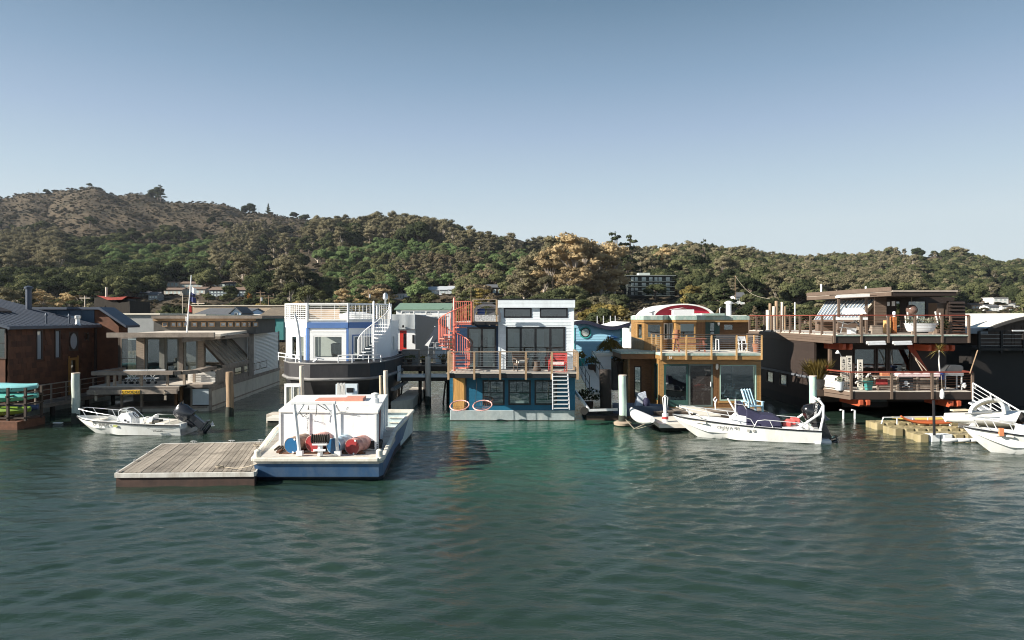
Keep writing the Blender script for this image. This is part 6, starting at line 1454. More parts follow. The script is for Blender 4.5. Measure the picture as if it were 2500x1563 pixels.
    def facet(p, q, m, name, px0=None, px1=None, y0=0, y1=0, g=glass, fm=gold, z0=zd, z1=zt):
        d = Vector((q[0]-p[0], q[1]-p[1])); L = d.length; TT = Tf(p[0],p[1],0,math.atan2(d.y,d.x)); hs_ = []
        if px0 is not None:
            du = d.normalized()
            def uu(px): k = (px-CX)/F; return (k*p[1]-p[0])/(du.x-k*du.y)
            hs_ = [(max(.06,uu(px0)), min(L-.06,uu(px1)), gz(y1,(p[1]+q[1])/2), gz(y0,(p[1]+q[1])/2))]
        wall(name, t, TT, 0, L, z0, z1, m, hs_)
        for h in hs_: window(t, TT, *h, fm, .07, g=g)
        vboards(t, TT, .02, L-.02, z0, z1, .17, m, hs_, proud=.01)
    Pt = lambda px, Y: (gx(px,Y), Y)
    p = [Pt(1541,42), Pt(1553,41), Pt(1573,39.5), Pt(1617,39.5), Pt(1633,40.2), Pt(1650,39.3), Pt(1700,39.3), Pt(1722,39.9)]
    facet(p[0],p[1],gold,'bay_wall'); facet(p[1],p[2],gold,'bay_wall',1556,1569,789,828); facet(p[2],p[3],gold,'bay_wall',1579,1617,790,826)
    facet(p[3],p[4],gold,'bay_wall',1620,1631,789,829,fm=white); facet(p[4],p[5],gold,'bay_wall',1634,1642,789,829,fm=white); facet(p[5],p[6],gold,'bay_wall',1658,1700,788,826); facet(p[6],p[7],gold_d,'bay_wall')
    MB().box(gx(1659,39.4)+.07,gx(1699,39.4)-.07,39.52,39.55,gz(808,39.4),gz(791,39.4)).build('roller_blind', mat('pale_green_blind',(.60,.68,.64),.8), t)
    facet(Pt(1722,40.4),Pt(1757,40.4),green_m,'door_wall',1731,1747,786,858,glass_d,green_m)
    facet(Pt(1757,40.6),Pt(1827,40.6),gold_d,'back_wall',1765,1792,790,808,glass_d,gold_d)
    MB().box(gx(1827,40.6)-.1,gx(1827,40.6),40.6,46,zd,zt).build('side_wall', gold_d, t); MB().box(gx(1560,43.5),gx(1825,43.5),43.5,43.6,zd,zt).build('partition', room_d, t)
    roofp = [Pt(1541,46), Pt(1541,42), Pt(1553,40.8), Pt(1572,39.3), Pt(1618,39.3), Pt(1633,39.95), Pt(1649,39.1), Pt(1701,39.1), Pt(1722,39.8), Pt(1722,40.1), Pt(1828,40.1), Pt(1828,46)]
    def grow(P, s):
        c = Vector((sum(q[0] for q in P)/len(P), sum(q[1] for q in P)/len(P))); return [((q[0]-c.x)*s+c.x, (q[1]-c.y)*s+c.y) for q in P]
    MB().prism(grow(roofp,.995), zt-.12, zt+.02).build('eaves_board', gold, t); MB().prism(grow(roofp,1.01), zt+.022, zcap).build('roof', copper, t)
    MB().box(gx(1713,40),gx(1768,40),39.9,42,zcap+.01,zcap+.14).build('door_canopy', copper, t); MB().prism(grow(roofp,.97), zcap+.002, zcap+.03).build('roof_surface', white, t)
    for px, z_ in ((1753,(779,793)),(1749,(889,906))):
        pass
    for i,(px, py, Y) in enumerate(((1753,788,40.35),(1749,895,36.93))):
        l = MB().lathe([(.03,.16),(.075,.12),(.085,-.05),(.06,-.14),(.02,-.17)], Tf(gx(px,Y),Y-.12,gz(py,Y)), 10).box(gx(px,Y)-.03,gx(px,Y)+.03,Y-.12,Y+.02,gz(py,Y)+.1,gz(py,Y)+.16); l.build('wall_lantern', lamp_m, t)
    chimney(t, gx(1779,43), 43, zcap, gz(741,43), .17, whitec, cap=True)
    for px in (1571,1757): MB().tube([(gx(px,42),42,zcap),(gx(px,42),42,gz(753,42)),(gx(px+3,42),42,gz(751,42))],.03,6).build('vent_pipe', steel, t)
    # front float deck with ramp plank
    MB().box(gx(1592,36.2), gx(1865,36.2), 35.6, YF-.02, .0, .34).build('porch_float', wood_d, t)
    n = 22
    for k in range(n): a_ = gx(1592,36.2); L = (gx(1865,36.2)-a_)/n; MB().box(a_+L*k, a_+L*(k+1)-.012, 35.6, YF-.02, .345, .40).build('porch_plank', wood_g, t)
    MB().add([tuple(on(1648,993,.45)),tuple(on(1690,993,.45)),(gx(1760,34.2),34.2,.34),(gx(1708,34.2),34.2,.34)]+[(p_[0],p_[1],p_[2]+.06) for p_ in (on(1648,993,.45),on(1690,993,.45),Vector((gx(1760,34.2),34.2,.34)),Vector((gx(1708,34.2),34.2,.34)))],[(0,1,2,3),(7,6,5,4),(0,4,5,1),(1,5,6,2),(2,6,7,3),(3,7,4,0)]).build('ramp', cream_i, t)
    # upper deck furniture
    pm = mat('red_brown_table', (.24,.085,.05), .6, .15)
    def V(px): return gx(px, YF+.8)
    pt = thing('picnic_table', 'red brown picnic table with bench on the golden house upper deck', 'table', (V(1680), YF+.8, zd+.04)); z_ = zd+.04; X = V(1683)
    for k in range(4): MB().box(V(1645),V(1722),YF+.5+.17*k,YF+.65+.17*k,z_+.70,z_+.74).build('table_plank', pm, pt)
    MB().box(V(1648),V(1718),YF+.1,YF+.35,z_+.42,z_+.46).build('bench', pm, pt); MB().box(V(1648),V(1718),YF+1.3,YF+1.55,z_+.42,z_+.46).build('bench', pm, pt)
    for x in (V(1652),V(1714)):
        for s in (-1,1): MB().beam((x,YF+.82+s*.6,z_),(x,YF+.82+s*.2,z_+.7),.08,.05).build('leg', pm, pt)
    tp = mat('terracotta', (.26,.11,.06), .8, .15); p1 = thing('flower_pot', 'tall empty terracotta pot stacked on the picnic table', 'pot', (V(1653),YF+.8,z_+.74))
    MB().lathe([(.13,z_+.745),(.17,z_+1.0),(.18,z_+1.03)], Tf(V(1653),YF+.8), 16).lathe([(.12,z_+1.03),(.15,z_+1.22)], Tf(V(1653),YF+.8), 16).build('pot', tp, p1)
    bn = thing('garden_bench', 'dark slatted garden bench against the cedar back wall of the upper deck', 'bench', (V(1795),YF+2.2,z_)); wm = mat('dark_metal_slats', (.05,.05,.055), .5)
    for k in range(5): MB().box(V(1768),V(1826),YF+2.2-.09*k,YF+2.27-.09*k,z_+.42,z_+.45).build('slat', wm, bn)
    for k in range(4): MB().box(V(1768),V(1826),YF+2.28,YF+2.31,z_+.5+.1*k,z_+.57+.1*k).build('slat', wm, bn)
    for px in (1768,1826): MB().tube([(V(px),YF+1.75,z_),(V(px),YF+1.8,z_+.62),(V(px),YF+2.3,z_+.66),(V(px),YF+2.35,z_)],.035,6).build('side_frame', alu, bn)
    ch = thing('folding_chair', 'pale folding chair beside the flower pot on the upper deck', 'chair', (V(1808),YF+.5,z_))
    MB().box(V(1798),V(1818),YF+.3,YF+.7,z_+.44,z_+.47).build('seat', alu, ch); MB().box(V(1798),V(1818),YF+.7,YF+.73,z_+.6,z_+.86).build('backrest', alu, ch)
    for px in (1799,1817): MB().beam((V(px),YF+.3,z_),(V(px),YF+.72,z_+.86),.03,.03).beam((V(px),YF+.75,z_),(V(px),YF+.32,z_+.46),.03,.03).build('leg', alu, ch)
    p2 = thing('planter', 'terracotta planter of small pink flowers at the right end of the upper deck', 'planter', (V(1842),YF+.3,z_)); fl = leaf_mat('pink_flowers',(.35,.15,.12),(.7,.5,.45))
    MB().lathe([(.17,z_),(.25,z_+.42),(.27,z_+.46)], Tf(V(1840),YF+.3), 16).build('pot', tp, p2)
    plant_clump(p2, Vector((V(1840),YF+.3,z_+.46)), .26, .26, 60, .04, fl)
    st = thing('spigot_post', 'white curled mooring hook post at the corner of the golden house door', 'post', (gx(1747,35.9),35.9,.4))
    MB().tube([at(1747,1000,35.9),at(1746,985,35.9),at(1750,975,35.9),at(1747,970,35.9),at(1742,976,35.9),at(1746,982,35.9)],.035,6).build('hook', whitec, st)
def plant_clump(par, c, r, h, n, ls, m, name='foliage', up=.3, thin=.35):
    b = MB()
    for _ in range(n):
        a = random.uniform(0,6.28); q = r*math.sqrt(random.random()); p = c+Vector((q*math.cos(a),q*math.sin(a),h*random.uniform(.1,1)*(1-.4*q/r)))
        d = Vector((random.uniform(-1,1),random.uniform(-1,1),random.uniform(-.3,1)+up)).normalized(); s = d.cross(Vector((random.uniform(-1,1),random.uniform(-1,1),.2))).normalized(); l = ls*random.uniform(.7,1.5)
        b.add([tuple(p),tuple(p+d*l*.5+s*l*thin),tuple(p+d*l),tuple(p+d*l*.5-s*l*thin)],[(0,1,2,3)])
    return b.build(name, m, par, kind='stuff')
golden_house()

# ------------------------------------------------------------------ dark brown two-deck house
def brown_house():
    t = thing('brown_house', 'dark brown double decked floating house with red rails and orange beam ends', 'houseboat', (gx(2200,37),37,0))
    XL, XR = gx(2035,36), gx(2368,36); YB = 48.9; zd = 4.36
    def bx(a,b,c,d,e,f,n,m,par=None): return MB().box(a,b,c,d,e,f).build(n,m,par or t)
    # hull and lower storeys (deep in shade)
    Xw = 18.2
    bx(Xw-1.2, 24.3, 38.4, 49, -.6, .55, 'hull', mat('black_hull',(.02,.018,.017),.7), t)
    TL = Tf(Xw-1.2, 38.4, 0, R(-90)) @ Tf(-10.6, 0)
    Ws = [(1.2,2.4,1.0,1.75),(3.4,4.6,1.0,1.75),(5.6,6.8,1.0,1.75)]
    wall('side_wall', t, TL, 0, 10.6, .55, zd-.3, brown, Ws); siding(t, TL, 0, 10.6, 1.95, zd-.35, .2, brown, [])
    for q in Ws: window(t, TL, *q, brown_m, .07, g=glass)
    MB(TL).box(0,10.6,-.1,-.0,1.82,1.94).build('belt_rail', mat('grey_belt',(.13,.14,.16),.5), t)
    # front lower wall (boat level)
    T0 = Tf(0, 38.4); q = (gx(2140,38.4), gx(2255,38.4), .2, gz(985,38.4))
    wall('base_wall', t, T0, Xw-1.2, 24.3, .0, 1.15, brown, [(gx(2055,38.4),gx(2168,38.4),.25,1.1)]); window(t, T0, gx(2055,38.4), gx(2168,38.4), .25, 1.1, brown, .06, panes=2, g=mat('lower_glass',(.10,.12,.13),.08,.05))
    # middle storey front
    YM = 38.2; TM = Tf(0, YM); D1 = (gx(2083,YM),gx(2138,YM),1.5,gz(850,YM)); D2 = (gx(2140,YM),gx(2166,YM),1.5,gz(850,YM)); D3 = (gx(2170,YM),gx(2224,YM),1.5,gz(850,YM))
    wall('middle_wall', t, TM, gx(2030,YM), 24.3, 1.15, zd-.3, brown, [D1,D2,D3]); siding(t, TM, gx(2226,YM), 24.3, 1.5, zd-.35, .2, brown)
    for w_ in (D1,D2,D3): window(t, TM, *w_, brown, .08, g=glass, name='glazed_door')
    bx(gx(2030,YM),24.2,YM+4,YM+4.1,1.3,zd-.3,'partition',room_d); bx(24.2,24.3,38.3,49,.55,zd-.3,'side_wall',brown)
    bx(gx(2025,37.9),gx(2031,37.9),37.9,38.1,1.2,zd-.3,'corner_post',brown_m)
    # upper deck
    bx(XL+.02, XR-.02, 36.02, YB, zd-.42, zd-.03, 'deck_fascia', brown); bx(XL, XL+.02, 36.1, YB, zd-.46, zd-.02, 'side_fascia', brown_m)
    for k in range(3): bx(XL-.025, XL-.002, 36.1, YB, zd-.44+.14*k, zd-.315+.14*k, 'fascia_board', brown_m)
    bx(XL+.02, XR, 36.0, YB, zd-.028, zd+.02, 'deck', deck_m); bx(XL,XR,35.97,36.0,zd-.05,zd+.0,'drip_edge',copper)
    for k in range(34): y = 36.15+.375*k; bx(XL+.3, XL+2.6, y, y+.35, zd+.022, zd+.045, 'deck_board', deck_m)
    railing(t, [(XL+.05,YB,zd),(XL+.05,36.02,zd),(XR-.05,36.02,zd),(XR-.05,39,zd)], 1.05, brown_m, red_rail, .11, 1.42, 7, .4, cm=rustm, rail=.06)
    # lower deck with canted corner
    z1 = 1.46; A = (gx(2004,37.5),37.5); B_ = (gx(2078,35.4),35.4); C_ = (gx(2374,35.4),35.4)
    plan = [A, B_, C_, (C_[0],38.3), (A[0],38.3)]
    MB().prism(plan, z1-.42, z1-.03).build('lower_deck_frame', brown, t); MB().prism([(p[0],p[1]) for p in plan], z1-.028, z1).build('lower_deck', deck_m, t)
    ed = MB()
    for p, q_ in ((A,B_),): 
        d = (Vector(q_)-Vector(p)).normalized(); n_ = Vector((d.y,-d.x))*.03
        for k in (0,1): MB().beam((p[0]+n_.x,p[1]+n_.y,z1-.12-.22*k),(q_[0]+n_.x,q_[1]+n_.y,z1-.12-.22*k),.03,.19).build('cant_board', brown_m, t)
    railing(t, [(A[0],A[1],z1),(B_[0],B_[1],z1),(C_[0],C_[1],z1)], 1.0, brown_m, red_rail, .11, 1.95, 7, .4, cm=rustm, rail=.07)
    rail_e = MB().beam((C_[0],C_[1],z1+1.0),(C_[0],38,z1+1.0),.1,.06).build('end_rail', red_rail, t)
    text('55', Tf(C_[0]-.03, C_[1]-.07, z1+.2), .2, whitec, t, 'house_number')
    # orange red beams under both decks, ends sawn in points
    def beam_end(px, py, Y, L=2.2):
        x, z = gx(px,Y), gz(py,Y); m = MB().xz([(x-.10,z-.17),(x+.10,z-.17),(x+.10,z+.17),(x-.10,z+.17)], Y+.12, Y+L)
        m.add([(x-.10,Y+.12,z-.17),(x+.10,Y+.12,z-.17),(x+.10,Y+.12,z+.17),(x-.10,Y+.12,z+.17),(x-.08,Y,z-.08),(x+.08,Y,z-.08),(x+.08,Y,z+.15),(x-.08,Y,z+.15)],[(4,5,6,7),(0,1,5,4),(1,2,6,5),(2,3,7,6),(3,0,4,7)])
        m.build('beam', rust_b, t)
    for px in (2062,2078): beam_end(px, 847, 36.3)
    for px in (2271,2287,2313,2328): beam_end(px, 850, 36.3)
    for px, py in ((2104,985),(2121,985),(2324,987),(2343,987)): beam_end(px, py, 35.3)
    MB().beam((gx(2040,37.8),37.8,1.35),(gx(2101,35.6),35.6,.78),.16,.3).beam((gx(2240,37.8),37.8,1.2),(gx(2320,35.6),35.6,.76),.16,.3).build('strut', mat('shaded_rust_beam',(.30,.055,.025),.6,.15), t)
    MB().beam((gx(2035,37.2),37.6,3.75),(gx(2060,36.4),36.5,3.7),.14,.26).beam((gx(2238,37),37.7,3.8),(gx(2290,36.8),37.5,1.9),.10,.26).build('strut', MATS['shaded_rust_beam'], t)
    # awnings rolled under the upper deck
    for px in (2136,2200): MB().tube([at(px-20,837,35.85),at(px+24,836,35.85)],.09,7).beam(at(px-16,841,35.8),at(px+26,840,35.8),.12,.08).build('rolled_awning', alu, t)
    # top storey
    YT = 40.2; zt = gz(722, 38.5)
    xa = gx(2160,YT); xb = gx(2198,YT)
    TT = Tf(0,YT); bx(gx(2146,41.5),gx(2146,41.5)+.1,41,47,zd,zt,'side_wall',brown_m); 
    wall('top_wall', t, TT, gx(2136,YT), gx(2164,YT), zd, zt, brown_m, []); siding(t, TT, gx(2136,YT), gx(2164,YT), zd, zt, .16, brown_m)
    wall('top_wall', t, Tf(0,YT+1.2), gx(2164,YT+1.2), gx(2330,YT+1.2), zd, zt, brown, [(gx(2185,YT+1.2),gx(2200,YT+1.2),zd+.1,zt-.2),(gx(2215,YT+1.2),gx(2262,YT+1.2),zd+.1,zt-.2)])
    for (a,b) in ((2185,2200),(2215,2262)): window(t, Tf(0,YT+1.2), gx(a,YT+1.2),gx(b,YT+1.2),zd+.1,zt-.2,brown,.07,g=glass_d,name='glazed_door')
    bx(gx(2164,YT),24.0,YT+3.5,YT+3.6,zd,zt,'partition',room_d)
    # roof slab: fascia, left edge runs back
    P = [(gx(2180,38.0),38.0),(gx(2335,38.0),38.0),(gx(2335,38.0),47.5),(gx(1973,47.5),47.5)]; zr = gz(710,38.0)
    zr_b = gz(721,47.5)
    MB().prism(P, zt-.02, zr-.07).build('roof_fascia', brown, t); MB().prism([(P[0][0]-.06,P[0][1]-.05),(P[1][0]+.05,P[1][1]-.05),(P[2][0]+.05,P[2][1]),(P[3][0]-.08,P[3][1])], zr-.068, zr+.03).build('roof', mat('pale_roof_edge',(.36,.31,.26),.8,.15), t)
    MB().beam((P[0][0]-.07,P[0][1],zt+.08),(P[3][0]-.07,P[3][1],zt+.08),.06,.22).build('fascia_board', brown_m, t); MB().beam((P[0][0]-.09,P[0][1],zt+.36),(P[3][0]-.09,P[3][1],zt+.36),.06,.24).build('fascia_board', brown_m, t)
    for px,Y,h in ((2005,46,.75),(2018,45,.2),(2079,44,.15),(2114,42,.42),(2123,42.3,.3)): chimney(t, gx(px,Y), Y, zr, zr+h, .06, whitec, cap=False)
    # slanted greenhouse roof on the left
    g0 = [(gx(2146,40.6),40.6,zt-.05),(gx(2130,46.5),46.5,zt-.05)]
    tl, tr_ = (gx(2017,46.5),46.5,gz(736,46.5)), (gx(2137,41.3),41.3,gz(731,41.3)); bl, br = (gx(1962,47.2),45.6,gz(783,45.6)), (gx(2090,40.6),40.6,gz(783,40.6))
    MB().quad(bl, br, tr_, tl).build('sloping_glazing', mat('greenhouse_panes',(.20,.25,.31),.10,.35,1.2,spec=.9), t)
    n = 13
    for k in range(n+1): f = k/n; a_, b_ = Vector(bl).lerp(Vector(br),f), Vector(tl).lerp(Vector(tr_),f); MB().beam(a_+Vector((0,-.03,.03)), b_+Vector((0,-.03,.03)), .032, .06).build('glazing_bar', curtain_m, t)
    MB().beam(bl, br, .1, .12).build('sill', brown_m, t); MB().beam(Vector(br)+Vector((.1,0,0)), Vector(tr_)+Vector((.1,0,0)), .14, .2).build('glazing_edge', mat('tan_edge',(.50,.42,.32),.7), t)
    bx(gx(1990,46),gx(2135,41),45.5,46,zd,zd+.8,'planter_wall',brown_m); bx(gx(2040,41),gx(2090,41),40.8,41.2,zd,gz(790,41),'base_wall',brown_m)
    # pergola posts with canopy bar
    for px in (2048, 2115): MB().box(gx(px,39)-.06,gx(px,39)+.06,38.95,39.07,zd,gz(726,39)).build('pergola_post', brown_m, t)
    MB().beam(at(2044,724,38.9), at(2118,721,38.9), .5, .16).build('canopy_roll', white, t); MB().beam(at(2025,722,39), at(2140,722,39), .05, .05).build('pergola_bar', brown_m, t)
    MB().tube([at(2054,734,39),at(2064,742,39),at(2068,762,39)],.03,6).build('curved_brace', black_p, t)
    # storage cabinet and louvred wall
    cb = thing_ = bx(gx(2285,38.6),gx(2313,38.6),38.5,39.3,zd+.02,gz(740,38.5),'cabinet',brown_m)
    MB().box(gx(2287,38.5),gx(2303,38.5),38.46,38.49,zd+.1,gz(745,38.5)).build('cabinet_door', brown_m, cb)
    bx(gx(2315,38.2),gx(2358,38.2),38.25,38.35,zd+.02,gz(735,38.2),'louvre_back',brown)
    for k in range(9): z = zd+.1+.2*k; MB().add([(gx(2317,38.2),38.12,z),(gx(2355,38.2),38.12,z),(gx(2355,38.2),38.24,z+.16),(gx(2317,38.2),38.24,z+.16),(gx(2317,38.2),38.24,z),(gx(2355,38.2),38.24,z)],[(0,1,2,3),(0,4,5,1),(0,3,4),(1,5,2)]).build('louvre', brown, t)
    # --- things on the upper deck
    zz = zd+.03; Y = 37.1
    tb = thing('bathtub', 'white claw foot bathtub planted with succulents on the upper deck', 'bathtub', (gx(2250,Y),Y,zz)); x0, x1 = gx(2208,Y), gx(2286,Y)
    rg = []
    for (f, z, s) in ((.0,.12,.72),(.0,.16,.80),(.0,.35,.9),(.0,.56,.97),(.0,.60,1.03),(.0,.60,.93),(.0,.5,.88)):
        rg.append([((x0+x1)/2+(x1-x0)/2*s*(1 if abs(math.cos(a)) < 1 else 1)*math.copysign(abs(math.cos(a))**.6,math.cos(a)), Y+.36*s*math.copysign(abs(math.sin(a))**.8,math.sin(a)), zz+z) for a in [6.2832*k/24 for k in range(24)]])
    MB().loft(rg).build('tub', mat('enamel',(.80,.82,.84),.2,.04,coat=.4), tb)
    for x in (x0+.3,x1-.3): MB().lathe([(.05,zz),(.035,zz+.08),(.05,zz+.16)], Tf(x,Y-.2), 8).build('foot', wood_w, tb)
    sc_ = leaf_mat('grey_succulent',(.06,.07,.055),(.26,.27,.20))
    pl = thing('succulent_planting', 'grey green succulents and driftwood growing in the bathtub', 'plants', ((x0+x1)/2,Y,zz+.5)); 
    for k in range(9): plant_clump(pl, Vector((x0+.15+.18*k, Y+random.uniform(-.15,.15), zz+.5)), .16, .35+.15*random.random(), 40, .12, sc_, up=.6, thin=.25)
    b = MB()
    for px in (2213,2219,2231,2238,2290,2300): p = at(px,793,Y); b.tube([(p.x,Y,zz+.5),(p.x+random.uniform(-.15,.1),Y,zz+1.0+random.uniform(0,.25))],.045,6)
    b.build('driftwood', curtain_m, pl)
    gl = thing('hanging_buoy', 'large glass float in a net hanging from the porch ceiling', 'glass float', tuple(at(2225,760,38.6))); MB().ball(tuple(at(2226,757,38.6)), .30, 12).build('float', mat('brown_glass',(.16,.10,.08),.1,.5,3), gl); MB().tube([at(2226,745,38.6),at(2226,726,38.6)],.012,4).build('cord', rope_m, gl)
    lo = thing('swing_lounger', 'white cushioned swing lounger before the greenhouse roof', 'lounger', tuple(at(2090,812,37.6)))
    Yl = 37.7; q0, q1 = at(2052,775,Yl), at(2108,752,Yl); 
    MB().loft([[(gx(2060,Yl),Yl-.35,gz(768,Yl)),(gx(2108,Yl),Yl-.35,gz(766,Yl)),(gx(2108,Yl),Yl+.2,gz(764,Yl)),(gx(2060,Yl),Yl+.2,gz(766,Yl))],[(gx(2066,Yl),Yl+.25,gz(752,Yl)),(gx(2110,Yl),Yl+.25,gz(751,Yl)),(gx(2110,Yl),Yl+.35,gz(751,Yl)),(gx(2066,Yl),Yl+.35,gz(752,Yl))]]).build('back_cushion', whitec, lo)
    MB().box(gx(2036,Yl),gx(2105,Yl),Yl-.6,Yl,gz(781,Yl),gz(775,Yl)).build('seat_cushion', whitec, lo)
    MB().tube([at(2045,784,Yl),at(2070,792,Yl),at(2100,780,Yl)],.03,6).tube([at(2080,778,Yl),at(2110,805,Yl)],.03,6).tube([at(2050,800,Yl),at(2100,802,Yl)],.03,6).tube([at(2060,784,Yl),at(2052,814,Yl)],.03,6).tube([at(2098,784,Yl),at(2104,814,Yl)],.03,6).build('frame', steel, lo)
    boxes = [(2093,2104,'pale wooden box on the upper deck under the lounger',.35,wood_w),(2125,2150,'low grey chest beside the top storey corner',.42,wood_g),(2072,2086,'small white crate on the upper deck floor',.25,whitec)]
    for a_,b_,lab,h,m_ in boxes: c = thing('deck_box', lab, 'box', (gx(a_,37.3),37.3,zz)); MB().box(gx(a_,37.3),gx(b_,37.3),37.1,37.5,zz,zz+h).build('body', m_, c); MB().box(gx(a_,37.3)-.02,gx(b_,37.3)+.02,37.08,37.52,zz+h,zz+h+.05).build('lid', m_, c)
    for px, m_, lab, h in ((2168, mat('honey_box',(.55,.33,.13),.6),'honey wood cabinet with a lamp beside the porch post',.55),(2183, mat('orange_box',(.38,.13,.04),.6),'narrow orange cabinet beside the porch door',.75)):
        c = thing('porch_cabinet', lab, 'cabinet', (gx(px,38.5),38.5,zz)); w_ = 5 if px == 2168 else 4; MB().box(gx(px-w_,38.5),gx(px+w_,38.5),38.4,38.8,zz,zz+h+.2).build('body', m_, c)
        MB().lathe([(.07,zz+h+.2),(.09,zz+h+.45),(.05,zz+h+.5)], Tf(gx(px,38.5),38.5), 10).build('lamp', whitec, c)
    MB().box(gx(2167,40.1),gx(2171,40.1),40.05,40.15,gz(747,40),gz(737,40)).build('wall_lantern', whitec, t); MB().box(gx(2184,40.1),gx(2190,40.1),40.3,40.4,gz(747,40),gz(735,40)).build('wall_lantern', whitec, t)
    pl = thing('leafy_plant', 'dark leafy plant standing before the deck cabinet', 'plant', (gx(2302,37.4),37.4,zz)); MB().lathe([(.14,zz),(.18,zz+.2)], Tf(gx(2302,37.4),37.4), 12).build('pot', rubber, pl); plant_clump(pl, Vector((gx(2302,37.4),37.4,zz+.15)), .3, .75, 120, .13, LM['dark'])
    # --- things on the lower deck
    zz = z1; Y = 36.0
    pt = lambda px, Y_=36.: gx(px,Y_)
    bushp = thing('potted_shrub', 'large yellow green grassy shrub in dark pot at the canted deck corner', 'shrub', (gx(1995,37.6),37.6,1.5))
    MB().lathe([(.35,1.35),(.42,1.9)], Tf(gx(1997,37.6),37.6), 14).build('pot', rubber, bushp)
    b = MB()
    for k in range(420):
        a = random.uniform(0,6.28); s = random.uniform(.2,1); o = Vector((gx(1996,37.6)+.25*s*math.cos(a),37.6+.25*s*math.sin(a),1.85)); e = o+Vector((.85*s*math.cos(a),.7*s*math.sin(a),random.uniform(.6,1.25)))
        w_ = Vector((.02,.02,0)); mid = (o+e)/2+Vector((0,0,.1)); b.add([tuple(o),tuple(mid+w_*1.6),tuple(e),tuple(mid-w_*1.6)],[(0,1,2,3)])
    b.build('foliage', LM['yellow'], bushp, kind='stuff')
    MB().box(gx(1990,37.4),gx(2010,37.4),37.2,38.2,1.0,1.36).build('plant_bracket', wood_d, t)
    wb = thing('white_board', 'white panel fixed behind the canted rail of the lower deck', 'panel', (pt(2020,37.1),37.1,zz)); d_ = (Vector(B_)-Vector(A)).normalized(); a0 = Vector(A)+d_*.25; a1 = Vector(A)+d_*1.35
    MB().add([(a0.x,a0.y+.12,zz+.05),(a1.x,a1.y+.12,zz+.05),(a1.x,a1.y+.12,zz+.72),(a0.x,a0.y+.12,zz+.72),(a0.x,a0.y+.16,zz+.05),(a1.x,a1.y+.16,zz+.05),(a1.x,a1.y+.16,zz+.72),(a0.x,a0.y+.16,zz+.72)],[(0,1,2,3),(7,6,5,4),(3,2,6,7),(0,4,5,1),(1,5,6,2),(3,7,4,0)]).build('panel', white, wb)
    tag(MB().box(a0.x+.1,a1.x-.1,a0.y-.1,a0.y+.2,zz+1.02,zz+1.2).build('cooler', mat('coral_cooler',(.65,.12,.10),.5)), 'red cooler box on the rail by the potted shrub', 'cooler')
    for i,(px,m_,lab,h) in enumerate(((2049,mat('pale_pot',(.55,.62,.68),.5),'pale blue grey tall pot on the lower deck',.42),(2120,mat('teal_pot',(.04,.25,.24),.3),'square teal pot on the lower deck',.45))):
        c = thing('plant_pot', lab, 'plant pot', (pt(px),Y,zz)); MB().lathe([(.17,zz),(.24,zz+h),(.25,zz+h+.04)], Tf(pt(px),Y,0,R(45)), 16 if i == 0 else 4).build('pot', m_, c); plant_clump(c, Vector((pt(px),Y,zz+h)), .2, .3, 50, .12, sc_)
    # signboards with lettering
    sm_ = mat('cream_sign',(.66,.62,.54),.7,.12,3,dirt=(.3,.25,.2))
    for i,(px,h,lab) in enumerate(((2064,1.75,'upright cream lettered board, left of the pair on the lower deck'),(2078,1.8,'upright cream lettered board, right of the pair on the lower deck'),(2105,1.6,'shorter upright lettered board beside the teal pot'))):
        c = thing('lettered_board', lab, 'sign', (pt(px),36.2,zz)); x = pt(px); MB().box(x-.14,x+.14,36.2,36.25,zz,zz+h).build('board', sm_, c)
        g_ = MB(); z_ = zz+.2                                # vertical rows of worn, unreadable letter strokes
        while z_ < zz+h-.15:
            g_.box(x-.06,x+.06,36.192,36.199,z_,z_+.02); g_.box(x-.06 if random.random() < .5 else x+.035,x-.035 if random.random() < .5 else x+.06,36.192,36.199,z_+.02,z_+.07); z_ += random.uniform(.10,.14)
        g_.build('lettering', ink, c, kind='stuff')
    # barbecue
    bb = thing('barbecue', 'grey gas barbecue with a domed lid by the right end rail', 'barbecue', (pt(2325),36.4,zz)); x0, x1 = pt(2300,36.4), pt(2345,36.4); gm = mat('grill_grey',(.12,.125,.13),.35,.1,metal=.5)
    MB().xz([(x0,zz+.95),(x1,zz+.95),(x1,zz+1.22),(x1-.08,zz+1.3),(x0+.3,zz+1.3),(x0+.05,zz+1.05)], 36.15, 36.7).build('lid', gm, bb, bevel=.03); MB().box(x0,x1,36.15,36.7,zz+.75,zz+.945).build('firebox', steel, bb)
    for x in (x0+.06,x1-.06): MB().box(x-.025,x+.025,36.2,36.25,zz,zz+.75).build('leg', alu, bb); MB().box(x-.025,x+.025,36.6,36.65,zz,zz+.75).build('leg', alu, bb)
    MB().box(x0-.35,x0-.02,36.2,36.6,zz+.8,zz+.85).build('side_shelf', steel, bb)
    # palm-like plant
    yu = thing('spiky_plant', 'spiky yucca with pale stem in a blue pot behind the lower deck rail', 'plant', (pt(2297),36.,zz)); sx = pt(2292)
    MB().lathe([(.17,zz+.55),(.22,zz+.95),(.23,zz+.98)], Tf(sx+.08,Y), 14).build('pot', mat('cobalt_pot',(.03,.07,.28),.3), yu); MB().lathe([(.15,zz),(.15,zz+.54)], Tf(sx+.08,Y), 10).build('pot_stand', wood_d, yu)
    MB().tube([(sx+.06,Y,zz+.9),(sx,Y,zz+1.6),(sx+.02,Y,zz+2.1)],.035,6).build('stem', curtain_m, yu); b = MB()
